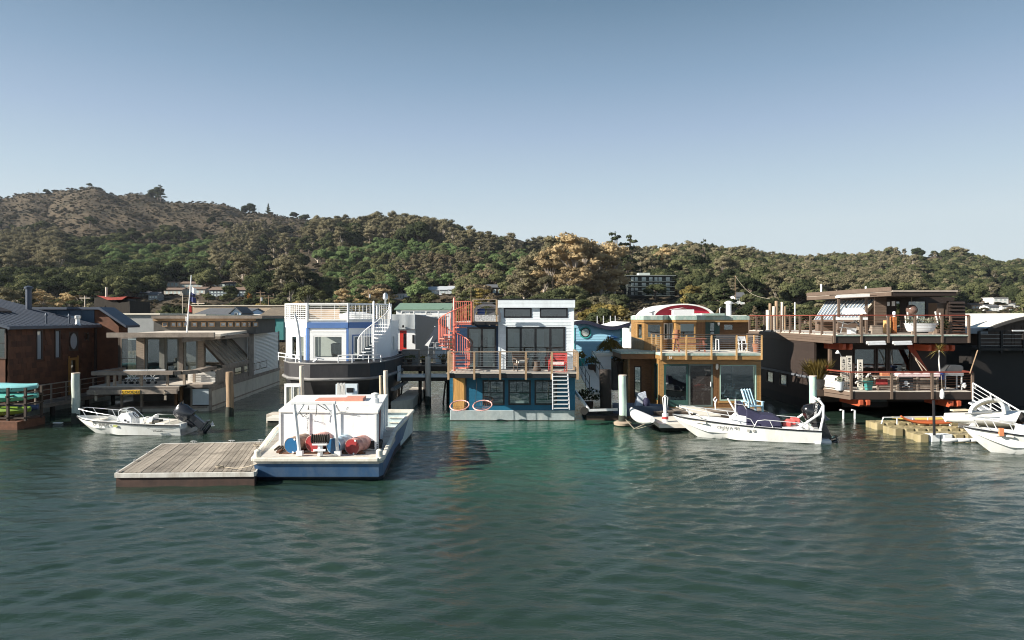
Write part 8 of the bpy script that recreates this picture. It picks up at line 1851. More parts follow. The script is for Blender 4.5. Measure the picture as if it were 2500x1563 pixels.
# blue house with wavy roof
def wavy_house():
    Y = 46.; t = thing('wavy_roof_house', 'sky blue boarded house with wavy dark roof edge and round porthole', 'house', (gx(1460,Y),Y,1))
    bm = mat('sky_blue_boards', (.33,.62,.80), .5, .06, 3, rnd=.05); tm = mat('turquoise_trim', (.06,.42,.40), .5)
    x0, x1 = gx(1400,Y), gx(1518,Y); zb = 1.6; zt = gz(800,Y)
    cx, cz, r = gx(1429,Y), gz(812,Y), .33
    hole = (cx-r,cx+r,cz-r,cz+r); wall('front_wall', t, Tf(0,Y), x0, x1, zb, zt, bm, [hole]); siding(t, Tf(0,Y), x0, x1, zb, zt-.1, .17, bm, [hole])
    MB().box(x0-.02,x0+.08,Y-.04,Y-.0,zb,zt).build('corner_trim', tm, t); MB().box(x1-.08,x1+.02,Y-.04,Y-.0,zb,zt).build('corner_trim', tm, t); MB().box(x1-.1,x1,Y+.1,Y+8,zb,zt+.0).build('side_wall', bm, t); MB().box(x0,x1,Y+3,Y+3.1,zb,zt).build('partition', room_m, t)
    pw = MB(Tf(cx,Y-.03,cz) @ Matrix.Rotation(R(90),4,'X')); 
    w_ = MB().add([],[]); M = Tf(cx,Y-.03,cz) @ Matrix.Rotation(R(90),4,'X')
    w_ = MB().lathe([(r*1.22,-.05),(r*1.22,.03),(r*.98,.03),(r*.98,-.05)], M, 28, cap=False).build('porthole', tm, t)
    MB().lathe([(r*.98,-.05),(r*.98,.035),(r*.78,.035),(r*.78,-.05)], M, 28, cap=False).build('ring', black_f, w_); MB().lathe([(.001,0),(r*.8,0)], M, 28, cap=False).build('pane', glass_mat('light_pane',(.8,.85,.85),1.8,.5,(.5,.55,.56)), w_)
    # infill between square hole and ring
    f_ = MB()
    for k in range(28):
        a, b = 6.2832*k/28, 6.2832*(k+1)/28; m_ = (a+b)/2; c_ = (cx+math.copysign(r*1.0,math.cos(m_)), Y-.005, cz+math.copysign(r*1.0,math.sin(m_))); f_.add([(cx+r*math.cos(a),Y-.005,cz+r*math.sin(a)),(cx+r*math.cos(b),Y-.005,cz+r*math.sin(b)),c_],[(0,1,2)])
    f_.build('wall_infill', bm, t)
    N = 26; xa, xb = gx(1393,Y), gx(1537,Y); wv = lambda f: gz(789,Y)+ .20*math.sin(f*6.4+.35)-.02 - .0*f
    rf = MB()
    pts = [(xa+(xb-xa)*k/N, wv(k/N)) for k in range(N+1)]
    rf.xz([(p[0],p[1]-.24) for p in pts]+[(p[0],p[1]) for p in pts][::-1], Y-.45, Y-.2); rf.build('wavy_fascia', mat('navy_fascia',(.02,.022,.045),.5), t)
    r2 = MB()
    for p,q in zip(pts[:-1],pts[1:]): r2.add([(p[0],Y-.4,p[1]+.01),(q[0],Y-.4,q[1]+.01),(q[0],Y+8,q[1]+.01),(p[0],Y+8,p[1]+.01)],[(0,1,2,3)])
    r2.build('roof', white, t); top = MB()
    for p,q in zip(pts[:-1],pts[1:]): top.add([(p[0],Y-.02,zt-.02),(q[0],Y-.02,zt-.02),(q[0],Y-.02,max(zt,q[1]-.1)),(p[0],Y-.02,max(zt,p[1]-.1))],[(0,1,2,3)])
    top.build('wall_top', bm, t)
    MB().tube([at(1484,824,45.9),at(1495,821,45.9),at(1508,824,45.9),at(1495,826,45.9),at(1484,824,45.9)],.05,5).build('fish_plaque', mat('plaque_blue',(.02,.10,.30),.5), t)
    for px in (1458,1473,1490,1502): MB().tube([(gx(px,50),50,wv(.5)-.1),(gx(px,50),50,wv(.5)+.6)],.025,5).build('vent_pipe', alu, t)
wavy_house()
sh = thing('side_landing', 'white boxed landing with planter between the wavy roof house and the golden house', 'landing', (gx(1490,41),41,0)); Yl=41.
MB().box(gx(1458,Yl),gx(1492,Yl),Yl,Yl+2,.5,gz(870,Yl)).build('white_box', whitec, sh); MB().box(gx(1454,Yl),gx(1500,Yl),Yl-.1,Yl+2.1,gz(870,Yl)+.002,gz(862,Yl)).build('lid', cream_i, sh); MB().box(gx(1496,42),gx(1530,42),42,44,.8,gz(880,42)).build('back_box', gr_, sh)
MB().box(gx(1495,41.5),gx(1530,41.5),41.2,41.8,gz(868,41.5),gz(852,41.5)).build('trough', gr_, sh)
wp = thing('weeping_plant', 'large weeping pale green plant in a grey trough before the wavy roof house', 'plant', (gx(1488,41.5),41.5,gz(862,41.5))); b = MB()
for k in range(220):
    a = random.uniform(0,6.28); o = Vector((gx(1488,41.5),41.5,gz(858,41.5)+.25)); rr = random.uniform(.2,.95); zt_ = random.uniform(.3,.8)*(1.1-rr*.5); pts_ = [o+Vector((rr*f*math.cos(a),rr*f*math.sin(a)*.6,zt_*math.sin(min(1,f*1.3)*2.2)-.55*f*f*rr)) for f in (0,.25,.5,.75,1)]
    b.tube(pts_, .012, 3, False)
b.build('fronds', LM['yellow'], wp, kind='stuff'); plant_clump(wp, Vector((gx(1488,41.5),41.5,gz(860,41.5))), .35, .8, 160, .14, LM['yellow'])
for i,(px,Y,zz_,s,cl,lab) in enumerate(((1419,41.5,gz(875,41.5),.3,'yellow','small spiky plant in a tall turquoise pot by the right deck corner'),(1445,40.5,gz(890,40.5),.35,'mid','leafy green plant between the turquoise pot and the white box'),(1515,40.8,gz(885,40.8),.5,'tan','tangled tan plants below the grey trough'),(1438,36.9,.75,.62,'dark','round dark bush standing on the low barrow float'))):
    o = thing('potted_plant', lab, 'plant', (gx(px,Y),Y,zz_)); MB().lathe([(.16,zz_-.9),(.24,zz_)], Tf(gx(px,Y),Y), 12).build('pot', tm_ if False else (mat('turquoise_pot',(.05,.42,.38),.3) if i == 0 else wood_d), o); plant_clump(o, Vector((gx(px,Y),Y,zz_)), s, s*1.3, 260 if i > 1 else 120, .14, LM[cl])
gw = thing('narrow_gangway', 'narrow pale gangway with thin rails sloping down beside the two-tone house', 'gangway', (gx(1440,39),39,1)); A_, B_ = at(1425,895,41.), at(1462,962,36.6)
MB().beam(A_,B_,.9,.06).build('walkway', cream_i, gw)
for s in (-.5,.5):
    o_ = Vector((s,0,0)); r_ = MB()
    for h in (.95,.5): r_.tube([A_+o_+Vector((0,0,h)),B_+o_+Vector((0,0,h))],.02,5)
    r_.build('handrail', black_p, gw)
    for k in range(5): p = A_.lerp(B_,k/4)+o_; MB().tube([p,p+Vector((0,0,.95))],.02,5).build('post', black_p, gw)
bf = thing('barrow_float', 'low dark float with a wheeled metal ramp frame at its left corner', 'float', (gx(1470,36),36,0)); MB().box(gx(1428,36),gx(1520,36),35.2,37.6,-.1,.22).build('deck', wood_d, bf)
MB().beam(at(1404,955,35.6),at(1437,1000,34.6),.08,.14).beam(at(1437,1002,34.6),at(1508,1000,34.6),.07,.12).build('metal_frame', alu, bf); MB().lathe([(.2,-.05),(.2,.05)], Tf(*at(1426,1003,34.6)) @ Matrix.Rotation(R(90),4,'X'), 16).build('wheel', rubber, bf)
dk = thing('rowing_skiff', 'small grey skiff with covered gear lying beside the golden house entrance', 'boat', (gx(1545,36.3),36.3,0)); rg=[]
for i in range(12):
    u=i/11; w_=.62*math.sin(math.pi*min(.92,u*.9+.04))**.5; x=gx(1497,36.2)+2.9*u; rg.append([(x,36.3-w_,.62+.1*(1-u)),(x,36.3-w_*.8,.12),(x,36.3+w_*.8,.12),(x,36.3+w_,.62+.1*(1-u)),(x,36.3+w_*.85,.55),(x,36.3-w_*.85,.55)])
MB().loft(rg).build('hull', mat('grey_blue_skiff',(.10,.13,.18),.5), dk); MB().loft([[(gx(1565,36.2)-.3,36.1,.6),(gx(1565,36.2)+.35,36.1,.6),(gx(1565,36.2)+.35,36.6,.6),(gx(1565,36.2)-.3,36.6,.6)],[(gx(1565,36.2)-.15,36.2,1.25),(gx(1565,36.2)+.25,36.2,1.35),(gx(1565,36.2)+.25,36.5,1.35),(gx(1565,36.2)-.15,36.5,1.25)]]).build('cover', mat('white_blue_cover',(.50,.55,.62),.7,.4,3), dk)
MB().lathe([(.02,.5),(.17,.55),(.2,.8),(.1,.95)], Tf(gx(1578,36),36.,.1), 12).build('fender', navy_c, dk)
cn = thing('canoe', 'white upturned kayak end tied between the mint piling and the skiff', 'kayak', (gx(1578,31.5),31.5,.2)); rg=[]
for i in range(14):
    u=i/13; w_=.36*math.sin(math.pi*min(.97,u*.93+.05))**.6; y=30.7+3.3*u; x=gx(1590,30.9)-.35*u; z=.55+.15*abs(2*u-1)**2; rg.append([(x+w_*math.cos(a),y,z+.26*math.sin(a)*(.4+.6*math.sin(math.pi*min(.97,u*.9+.08)))) for a in [6.2832*k/14 for k in range(14)]])
MB().loft(rg).build('hull', whitec, cn)
fl2 = thing('small_float', 'small white float with weedy underside between the upturned kayak and the skiff', 'float', (gx(1630,32),32,0)); MB().box(gx(1605,32),gx(1690,32),31.6,34.2,.18,.36).build('deck', cream_i, fl2); MB().box(gx(1612,32),gx(1680,32),31.9,34,-.3,.178).build('pontoon', weed, fl2)
bt = thing('paint_bucket', 'red and white striped bucket holding white poles on the small float', 'bucket', (gx(1624,32.3),32.3,.36)); xb_ = gx(1624,32.3)
for k,m_ in enumerate((whitec, mat('stripe_red',(.45,.05,.05),.5), whitec)): MB().lathe([(.15,.36+.13*k),(.15,.36+.13*(k+1))], Tf(xb_,32.3), 14).build('band', m_, bt)
MB().tube([(xb_-.05,32.3,.75),(xb_-.12,32.3,1.5)],.02,5).tube([(xb_+.05,32.3,.75),(xb_+.13,32.3,1.5)],.02,5).tube([(xb_-.12,32.3,1.5),(xb_,32.3,1.62),(xb_+.13,32.3,1.5)],.02,5).tube([(xb_,32.3,.75),(xb_,32.3,1.55)],.05,6).build('poles', whitec, bt)
ml = MB(); ml.tube([Vector((gx(1530,33),33.1,.3)),Vector((gx(1550,32),32.2,.05)),Vector((gx(1575,31.3),31.4,.4))],.014,4).tube([Vector((gx(1528,33),33.1,.35)),Vector((gx(1548,32.6),32.4,-.02)),Vector((gx(1600,32),32,.3))],.012,4); tag(ml.build('mooring_line', rope_m), 'thin mooring line from the mint piling to the small float', 'rope')
ac = thing('deck_chair', 'pale blue deck chair on the porch float behind the navy boat cover', 'chair', (gx(1835,35.4),35.4,.4)); pb = mat('pale_blue_paint2',(.42,.62,.74),.5)
T_ = Tf(gx(1832,35.4),35.4,.4,R(15))
for k in range(4): MB(T_).beam((-.3+.16*k,-.1,.35),(-.3+.16*k,.35,1.15),.13,.03,(1,0,0)).build('slat', pb, ac)
MB(T_).box(-.32,.32,-.55,-.05,.33,.37).build('seat', pb, ac)
for s in (-.4,.4): MB(T_).box(s-.06,s+.06,-.55,.2,.55,.58).build('armrest', pb, ac); MB(T_).box(s-.04,s+.04,-.5,-.42,0,.55).build('leg', pb, ac); MB(T_).box(s-.04,s+.04,.1,.18,0,.55).build('leg', pb, ac)
ds = thing('dock_step', 'small floating deck with dark stained side left of the white box cabin', 'float', (gx(660,33.5),33.5,0)); MB().box(gx(650,33.3),gx(690,33.3),33.3,35.6,.25,.40).build('deck', cream_i, ds); MB().box(gx(652,33.3),gx(690,33.3),33.36,35.5,-.3,.248).build('pontoon', weed, ds)
tag(MB().box(gx(132,34),gx(153,34),33.9,34.05,.03,.08).build('drift_plank', whitec), 'pale plank floating at the foot of the grey green piling', 'plank')

# ------------------------------------------------------------------ second row of houseboats
tanw = mat('tan_wall',(.42,.33,.24),.7,.12,2); greyw = mat('grey_wall',(.26,.27,.27),.7,.1,2); palebl = mat('pale_blue_wall',(.36,.50,.66),.6,.06,2); dkroof = mat('dark_grey_roof',(.10,.105,.115),.8,.15,2); teal = mat('teal_wall',(.04,.20,.20),.6,.1); shr = mat('brown_shingle_roof',(.16,.13,.095),.9,.3,3); grnr = mat('green_metal_roof',(.16,.25,.18),.5,.12,2); creamr = mat('cream_flat_roof',(.66,.60,.50),.8,.1,2); redr = mat('red_roof_paint',(.42,.02,.045),.45,.08)
simple_block('flat_house', 'long grey house with cream flat roof behind the grey timber houseboat', 'house', 272, 388, 765, 830, 56, 10, greyw, creamr)
simple_block('flat_house', 'second flat roofed house with dark fascia behind the clerestory', 'house', 388, 500, 768, 830, 60, 9, greyw, creamr)
simple_block('blue_house', 'pale blue house with dark grey roof and small gabled dormer', 'house', 470, 588, 754, 830, 72, 9, palebl, dkroof, 'gable', wins=((478,486,772,780),))
simple_block('dormer_house', 'small pale blue gabled front with square window beside the blue house', 'house', 564, 588, 753, 830, 70, 3, palebl, dkroof, 'gable_front', wins=((572,581,763,772),), rise=.5)
simple_block('teal_house', 'low teal house with white roof edge beyond the corrugated end wall', 'house', 588, 640, 767, 830, 74, 8, teal, white)
simple_block('shingle_house', 'dark house with brown shingle roof left of the white lattice', 'house', 636, 700, 752, 830, 68, 8, wood_d, shr, 'gable', rise=.9, wins=((650,690,772,784),))
simple_block('porch_house', 'low teal porch house with white awning left of the lattice house', 'house', 612, 692, 774, 830, 62, 5, teal, white, wins=((620,640,784,796),(650,672,784,796)))
simple_block('long_roof', 'very long low cream roofed building along the shore', 'building', 470, 700, 745, 815, 112, 8, tanw, creamr, 'flat')
simple_block('green_roof_house', 'white house with pale green corrugated metal roof', 'house', 967, 1098, 741, 830, 78, 8, whitec, grnr, 'gable', rise=.75, wins=((978,990,760,768),(1000,1012,760,768),(1040,1052,760,768)))
simple_block('white_terrace', 'low white terrace block beneath the green metal roof', 'house', 985, 1075, 770, 830, 60, 6, whitec, white)
wr = thing('white_railing', 'white railing on the low terrace block behind the coral stair', 'railing', (gx(1030,59),59,gz(770,60))); railing(wr, [(gx(980,59),59,gz(775,59)),(gx(1100,59),59,gz(775,59))], .55, white, white, .09, 1.1, 2, .1, cm=white, cw=.04, name='rail')
def red_arch_house():
    Y = 58.; t = thing('red_arch_house', 'house with arched crimson gable and white trim behind the golden house', 'house', (gx(1665,Y),Y,1))
    x0, x1 = gx(1592,Y), gx(1742,Y); zb, zt = gz(776,Y), gz(743,Y); N = 20
    arc = lambda s, dz=0: [((x0+x1)/2-(x1-x0)/2*s*math.cos(math.pi*k/N), zb+dz+(zt-zb)*s*math.sin(math.pi*k/N)**1.0) for k in range(N+1)]
    MB().xz(arc(.97), Y, Y+7).build('gable', redr, t)
    o, i_ = arc(1.04), arc(.95); b = MB()
    for k in range(N): b.add([(i_[k][0],Y-.3,i_[k][1]),(i_[k+1][0],Y-.3,i_[k+1][1]),(o[k+1][0],Y-.3,o[k+1][1]),(o[k][0],Y-.3,o[k][1]),(i_[k][0],Y+7.2,i_[k][1]),(i_[k+1][0],Y+7.2,i_[k+1][1]),(o[k+1][0],Y+7.2,o[k+1][1]),(o[k][0],Y+7.2,o[k][1])],[(0,1,2,3),(3,2,6,7),(0,4,5,1)])
    b.build('arched_roof', white, t); MB().box(x0-.4,x1+.6,Y-.9,Y+7,1.5,zb-.02).build('lower_storey', white, t); MB().box(gx(1640,Y-1),gx(1690,Y-1),Y-1.6,Y-.95,zb-.3,gz(756,Y-1)).build('skylight_box', whitec, t)
    MB().add([(gx(1637,Y-1.2),Y-1.6,gz(756,Y-1)),(gx(1668,Y-1.2),Y-1.6,gz(752,Y-1)),(gx(1698,Y-1.2),Y-1.6,gz(768,Y-1)),(gx(1637,Y-1.2),Y-.6,gz(756,Y-1)+.02),(gx(1668,Y-1.2),Y-.6,gz(752,Y-1)+.02),(gx(1698,Y-1.2),Y-.6,gz(768,Y-1)+.02)],[(0,1,4,3),(1,2,5,4),(0,3,5,2)]).build('white_hood', white, t)
    chimney(t, gx(1590,Y-1), Y-1, zb-.4, gz(762,Y-1), .22, whitec)
red_arch_house()
simple_block('far_white_house', 'low white houseboat roof seen past the wavy roof house', 'house', 1525, 1575, 792, 850, 62, 6, whitec, white, wins=((1535,1550,800,812),))
for i,(px,y0,Y,r) in enumerate(((1880,741,95,.2),(1889,748,95,.25),(1896,735,95,.24),(1909,738,95,.2),(1916,748,95,.22),(1875,757,92,.25))):
    piling(px, y0, r, Y, pil_w if i % 2 else pil_b, ['thin brown','pale','tall brown','thin pale','short brown','lowest pale'][i]+' far piling rising behind the brown house side railing')
tag(MB().tube([(gx(1941,90),90,1),(gx(1941,90),90,gz(738,90))],.07,6).build('mast', whitec), 'lone thin white mast behind the sloping greenhouse glazing', 'mast')
def shipwreck():
    Y = 88.; t = thing('derelict_ship', 'derelict timber ship with torn red roof rising behind the cedar house', 'ship', (gx(275,Y),Y,1)); dw = mat('black_timber',(.035,.028,.022),.9,.3,2,.3,stretch=(2,2,.4))
    MB().add([(gx(226,Y),Y,1),(gx(322,Y),Y,1),(gx(316,Y),Y,gz(735,Y)),(gx(290,Y),Y,gz(740,Y)),(gx(262,Y),Y,gz(725,Y)),(gx(230,Y),Y,gz(727,Y))]+[(gx(226,Y),Y+5,1),(gx(322,Y),Y+5,1),(gx(316,Y),Y+5,gz(735,Y)),(gx(290,Y),Y+5,gz(740,Y)),(gx(262,Y),Y+5,gz(725,Y)),(gx(230,Y),Y+5,gz(727,Y))],[(0,1,2,3,4,5),(2,1,7,8),(3,2,8,9),(4,3,9,10),(5,4,10,11),(0,5,11,6)]).build('hull', dw, t)
    MB().add([(gx(238,Y),Y-.2,gz(722,Y)),(gx(272,Y),Y-.2,gz(727,Y)),(gx(312,Y),Y-.2,gz(724,Y)),(gx(300,Y),Y-.2,gz(732,Y)),(gx(265,Y),Y-.2,gz(733,Y)),(gx(240,Y),Y+4,gz(724,Y)),(gx(275,Y),Y+4,gz(728,Y)),(gx(310,Y),Y+4,gz(726,Y))],[(0,1,4),(1,2,3,4),(0,5,6,1),(1,6,7,2)]).build('red_roof', mat('torn_red_roof',(.40,.07,.05),.8,.3), t)
    MB().tube([(gx(260,Y),Y,gz(725,Y)),(gx(260,Y),Y,gz(701,Y))],.12,6).build('mast', pil_w, t); MB().beam((gx(228,Y),Y-.4,gz(748,Y)),(gx(262,Y),Y-.4,gz(748,Y)),.15,.15).build('rail', dw, t)
    for k in range(6): MB().beam((gx(229+6.5*k,Y),Y-.4,gz(748,Y)),(gx(229+6.5*k,Y),Y-.4,gz(757,Y)),.1,.1).build('baluster', dw, t)
shipwreck()

# ------------------------------------------------------------------ buildings on the slopes
br_roof = mat('brown_tile_roof',(.17,.115,.085),.85,.15,1); slate = mat('blue_grey_wall',(.10,.13,.155),.7,.12,.5); creamw = mat('cream_wall',(.50,.46,.40),.7,.1,.5); apt = mat('dark_apartment_wall',(.030,.038,.036),.7,.15,.5); aptg = mat('bright_window_glass',(.50,.60,.60),.08,.3,.3,spec=.9)
def winrow(px0, px1, n, y0, y1, gap=.4):
    w_ = (px1-px0)/n; return [(px0+w_*k+w_*gap/2, px0+w_*(k+1)-w_*gap/2, y0, y1) for k in range(n)]
def slope_block(lab, px0, px1, y0, y1, Y_, wm, rm, roof='gable', rows=1, n=3, rise=None, name='apartment_building', g=None, depth=10):
    Y = solve((px0+px1)/2, y1, Y_); depth = min(depth, (px1-px0)/F*Y*1.2); h = y1-y0; r_ = (min(rise,h*.45/F*Y) if rise else h*.3/F*Y)
    ws = []; top = y0+(r_*F/Y if roof != 'flat' else 2)+2; hh = (y1-top-1)/rows
    for k in range(rows): ws += winrow(px0+2, px1-2, n, top+hh*k+hh*.12, top+hh*k+hh*.68)
    t = simple_block(name, lab, 'building', px0, px1, y0, y1, Y, depth, wm, rm, roof, wins=ws, rise=r_, over=.5, z0=gz(y1,Y)-4, g=g or aptg)
    return t
slope_block('cream terraced apartments, upper left block with brown roof and chimneys',405,437,682,702,335,creamw,br_roof,n=3)
slope_block('cream terraced apartments, upper right block with brown roof',440,494,687,706,330,creamw,br_roof,n=5)
slope_block('cream terraced apartments, lower left block',400,444,702,722,315,creamw,br_roof,n=4)
slope_block('cream terraced apartments, lower right block',452,500,700,720,312,creamw,br_roof,n=4)
slope_block('narrow cream tower house at the left end of the terraced apartments',378,396,687,706,340,creamw,br_roof,n=2)
slope_block('blue grey apartments, upper block under brown roof',518,582,686,703,330,slate,br_roof,n=6)
slope_block('blue grey apartments, lower left block under brown roof',511,556,701,726,310,slate,br_roof,rows=2,n=5)
slope_block('blue grey apartments, lower right block under brown roof',566,612,701,726,308,slate,br_roof,rows=2,n=5)
slope_block('grey villas below the cream apartments, left',335,362,712,726,280,greyw,dkroof,n=3,name='villa'); slope_block('grey villas below the cream apartments, right',362,386,713,738,275,greyw,dkroof,rows=2,n=3,name='villa')
slope_block('small blue gabled house among trees at the far left',18,40,697,712,300,palebl,dkroof,'gable_front',n=2,name='cottage',rise=1.8,depth=8); slope_block('brown gabled cottage under the left eucalyptus trees',160,178,712,724,280,tanw,br_roof,'gable_front',n=1,name='cottage',rise=1.6,depth=7)
slope_block('white modern villa half hidden behind eucalyptus trunks on the left',47,96,650,662,420,whitec,white,'flat',n=5,name='villa')
for i in range(4): slope_block(['leftmost','second','third','rightmost'][i]+' of the stepped grey townhouses with slanting roofs',1028+22*i,1049+22*i,700-i*.8,720,330,mat('pale_grey_townhouse',(.52,.55,.57),.6),mat('pale_grey_roof',(.42,.45,.48),.7),'shed',n=2,name='townhouse',rise=2.4)
slope_block('white villas strung below the treed hill, left',960,990,716,732,270,whitec,dkroof,'flat',n=4,name='villa'); slope_block('white villas strung below the treed hill, right',990,1012,712,726,285,creamw,dkroof,'flat',n=3,name='villa')
slope_block('brown cabin with grey roof on the knoll behind the two-tone house',1186,1228,694,722,235,wood_d,dkroof,'gable',n=3,name='cabin'); slope_block('cream house with pale roof on the knoll, left',1228,1245,672,688,260,creamw,br_roof,'gable_front',n=1,name='house',rise=1.3,depth=7); slope_block('cream house with pale roof on the knoll, right',1272,1292,668,690,265,creamw,br_roof,'gable',n=2,name='house')
def hillside_flats():
    Y = FLATS_Y; t = thing('balcony_flats', 'large dark green block of flats with five rows of glazed balconies', 'building', (gx(1590,Y),Y,gz(730,Y)))
    x0, x1 = gx(1533,Y), gx(1641,Y); rows = [(675,687),(689,699),(701,711),(712,721)]
    W = []
    for (a,b) in rows: W += [(gx(p0,Y),gx(p1,Y),gz(b-1,Y),gz(a+1,Y)) for (p0,p1) in ((1540,1548),(1549,1558),(1566,1578),(1584,1594),(1597,1606),(1607,1617),(1625,1636))]
    wall('wall', t, Tf(0,Y), x0, x1, gz(735,Y), gz(674,Y), apt, W)
    for q in W: window(t, Tf(0,Y), *q, apt, .15, g=aptg)
    MB().box(x0,x1,Y+.12,Y+12,gz(735,Y),gz(674,Y)).build('body', apt, t)
    MB().box(x0-1.5,x1+1.5,Y-2,Y+12,gz(674,Y)+.01,gz(672.5,Y)).build('roof', mat('flat_roof_grey',(.20,.22,.21),.8), t); MB().box(gx(1560,Y),gx(1588,Y),Y+1,Y+6,gz(672.5,Y)+.01,gz(666,Y)).build('roof_house', mat('pale_roof_house',(.45,.50,.48),.7), t)
    for (a,b) in rows:
        z = gz(b+.5,Y); MB().box(x0-.8,x1+.8,Y-1.8,Y-.02,z-.35,z).build('balcony', mat('green_grey_slab',(.07,.09,.085),.7), t)
        MB().box(x0-.8,x1+.8,Y-1.8,Y-1.72,z+.9,z+1.0).build('balcony_rail', apt, t)
hillside_flats()
gg = mat('sage_green_wall',(.13,.19,.17),.7,.1,.5)
for i,(a,b,y0,y1,Y) in enumerate(((1546,1566,643,664,450),(1560,1580,645,668,440),(1583,1603,644,666,445),(1618,1637,644,666,440))): slope_block(['leftmost sage green house','second sage green house','third sage green house','rightmost sage green house'][i]+' above the block of flats',a,b,y0,y1,Y,gg,mat('olive_roof',(.16,.19,.16),.7),'gable',n=2,name='hillside_house')
slope_block('sage green house hidden in trees right of the flats, left part',1722,1733,658,672,420,gg,MATS['olive_roof'],'gable',n=1,name='hillside_house'); slope_block('sage green house hidden in trees right of the flats, right part',1734,1750,655,678,410,gg,MATS['olive_roof'],'gable',rows=2,n=2,name='hillside_house')
slope_block('white two storey house with grey gable right of the flats',1793,1818,714,745,215,whitec,dkroof,'gable',rows=2,n=2,name='house',rise=2)
for i,(a,b,y0,y1,Y) in enumerate(((2356,2378,727,738,350),(2425,2462,726,745,330),(2392,2415,733,741,330),(2413,2440,744,760,300),(2446,2474,746,758,300),(2372,2400,741,756,290),(2478,2500,740,752,300),(2344,2362,744,756,280))):
    slope_block(['small white cube house, leftmost of the far right group','largest white house of the far right group','low tan house between the white ones','white lower house with balcony under the largest','white low villa right of the balcony house','brown roofed bungalow of the far right group','dark roofed house at the right picture edge','tiny grey house beside the brown porch'][i],a,b,y0,y1,Y,[whitec,whitec,tanw,whitec,whitec,tanw,greyw,greyw][i],[white,white,br_roof,dkroof,white,br_roof,dkroof,dkroof][i],'flat' if i in (0,1,4) else 'gable',rows=2 if i in (1,3) else 1,n=3,name='hillside_house')
rd = MB()
for pts_ in (((284,672),(300,674),(330,676),(372,678)),((683,699),(710,701),(750,705)),):
    P = [at(px,y,solve(px,y)) for px, y in pts_]
    for a,b in zip(P[:-1],P[1:]): rd.beam(a+Vector((0,0,.3)),b+Vector((0,0,.3)),4,.9)
tag(rd.build('hillside_road', mat('pale_road_cut',(.42,.39,.34),.9,.1)), kind='structure')

# ------------------------------------------------------------------ trees one can tell apart
REG = [(70,'cedar house skylight'),(140,'black flue'),(225,'cedar house roof'),(330,'derelict ship'),(450,'grey flat roof'),(520,'signal flags'),(600,'blue dormer house'),(700,'brown shingle roof'),(780,'left end of the white lattice'),(860,'middle of the white lattice'),(960,'roof ventilator'),(1060,'green metal roof'),(1150,'coral stair'),(1230,'roof terrace'),(1320,'white parapet'),(1420,'right end of the white parapet'),(1540,'wavy roof house'),(1640,'left half of the red arch'),(1750,'right half of the red arch'),(1830,'white flue'),(1960,'far pilings'),(2080,'sloping greenhouse glazing'),(2200,'brown roof corner'),(2340,'brown roof'),(9999,'curved white roof')]
CN = {'olive':'olive green','rust':'rust brown','dark':'dark green','mid':'mid green','bright':'bright green','yellow':'yellow green','tan':'tan brown','amber':'amber orange'}
KN = {'euc':'eucalyptus tree','oak':'round oak','shrub':'bushy shrub','pine':'conical pine','cypress':'layered cypress','poplar':'upright poplar'}
def auto(kind, colour, px, Y, h, v=0, wide=1., where='behind'):
    reg = next(n for l, n in REG if px < l); size = 'large' if h > 14 else 'tall' if h > 9 else 'small' if h < 4 else 'medium'
    band = 'on the shore' if Y < 160 else 'on the slope' if Y < 240 else 'up the slope'
    lab = '%s %s %s %s behind the %s' % (size, CN[colour], KN[kind], band, reg)
    return tree(kind, colour, px, Y, h, lab, '%s %ss near the shore' % (CN[colour], KN[kind]), 'bush' if kind == 'shrub' else 'tree', v, wide)
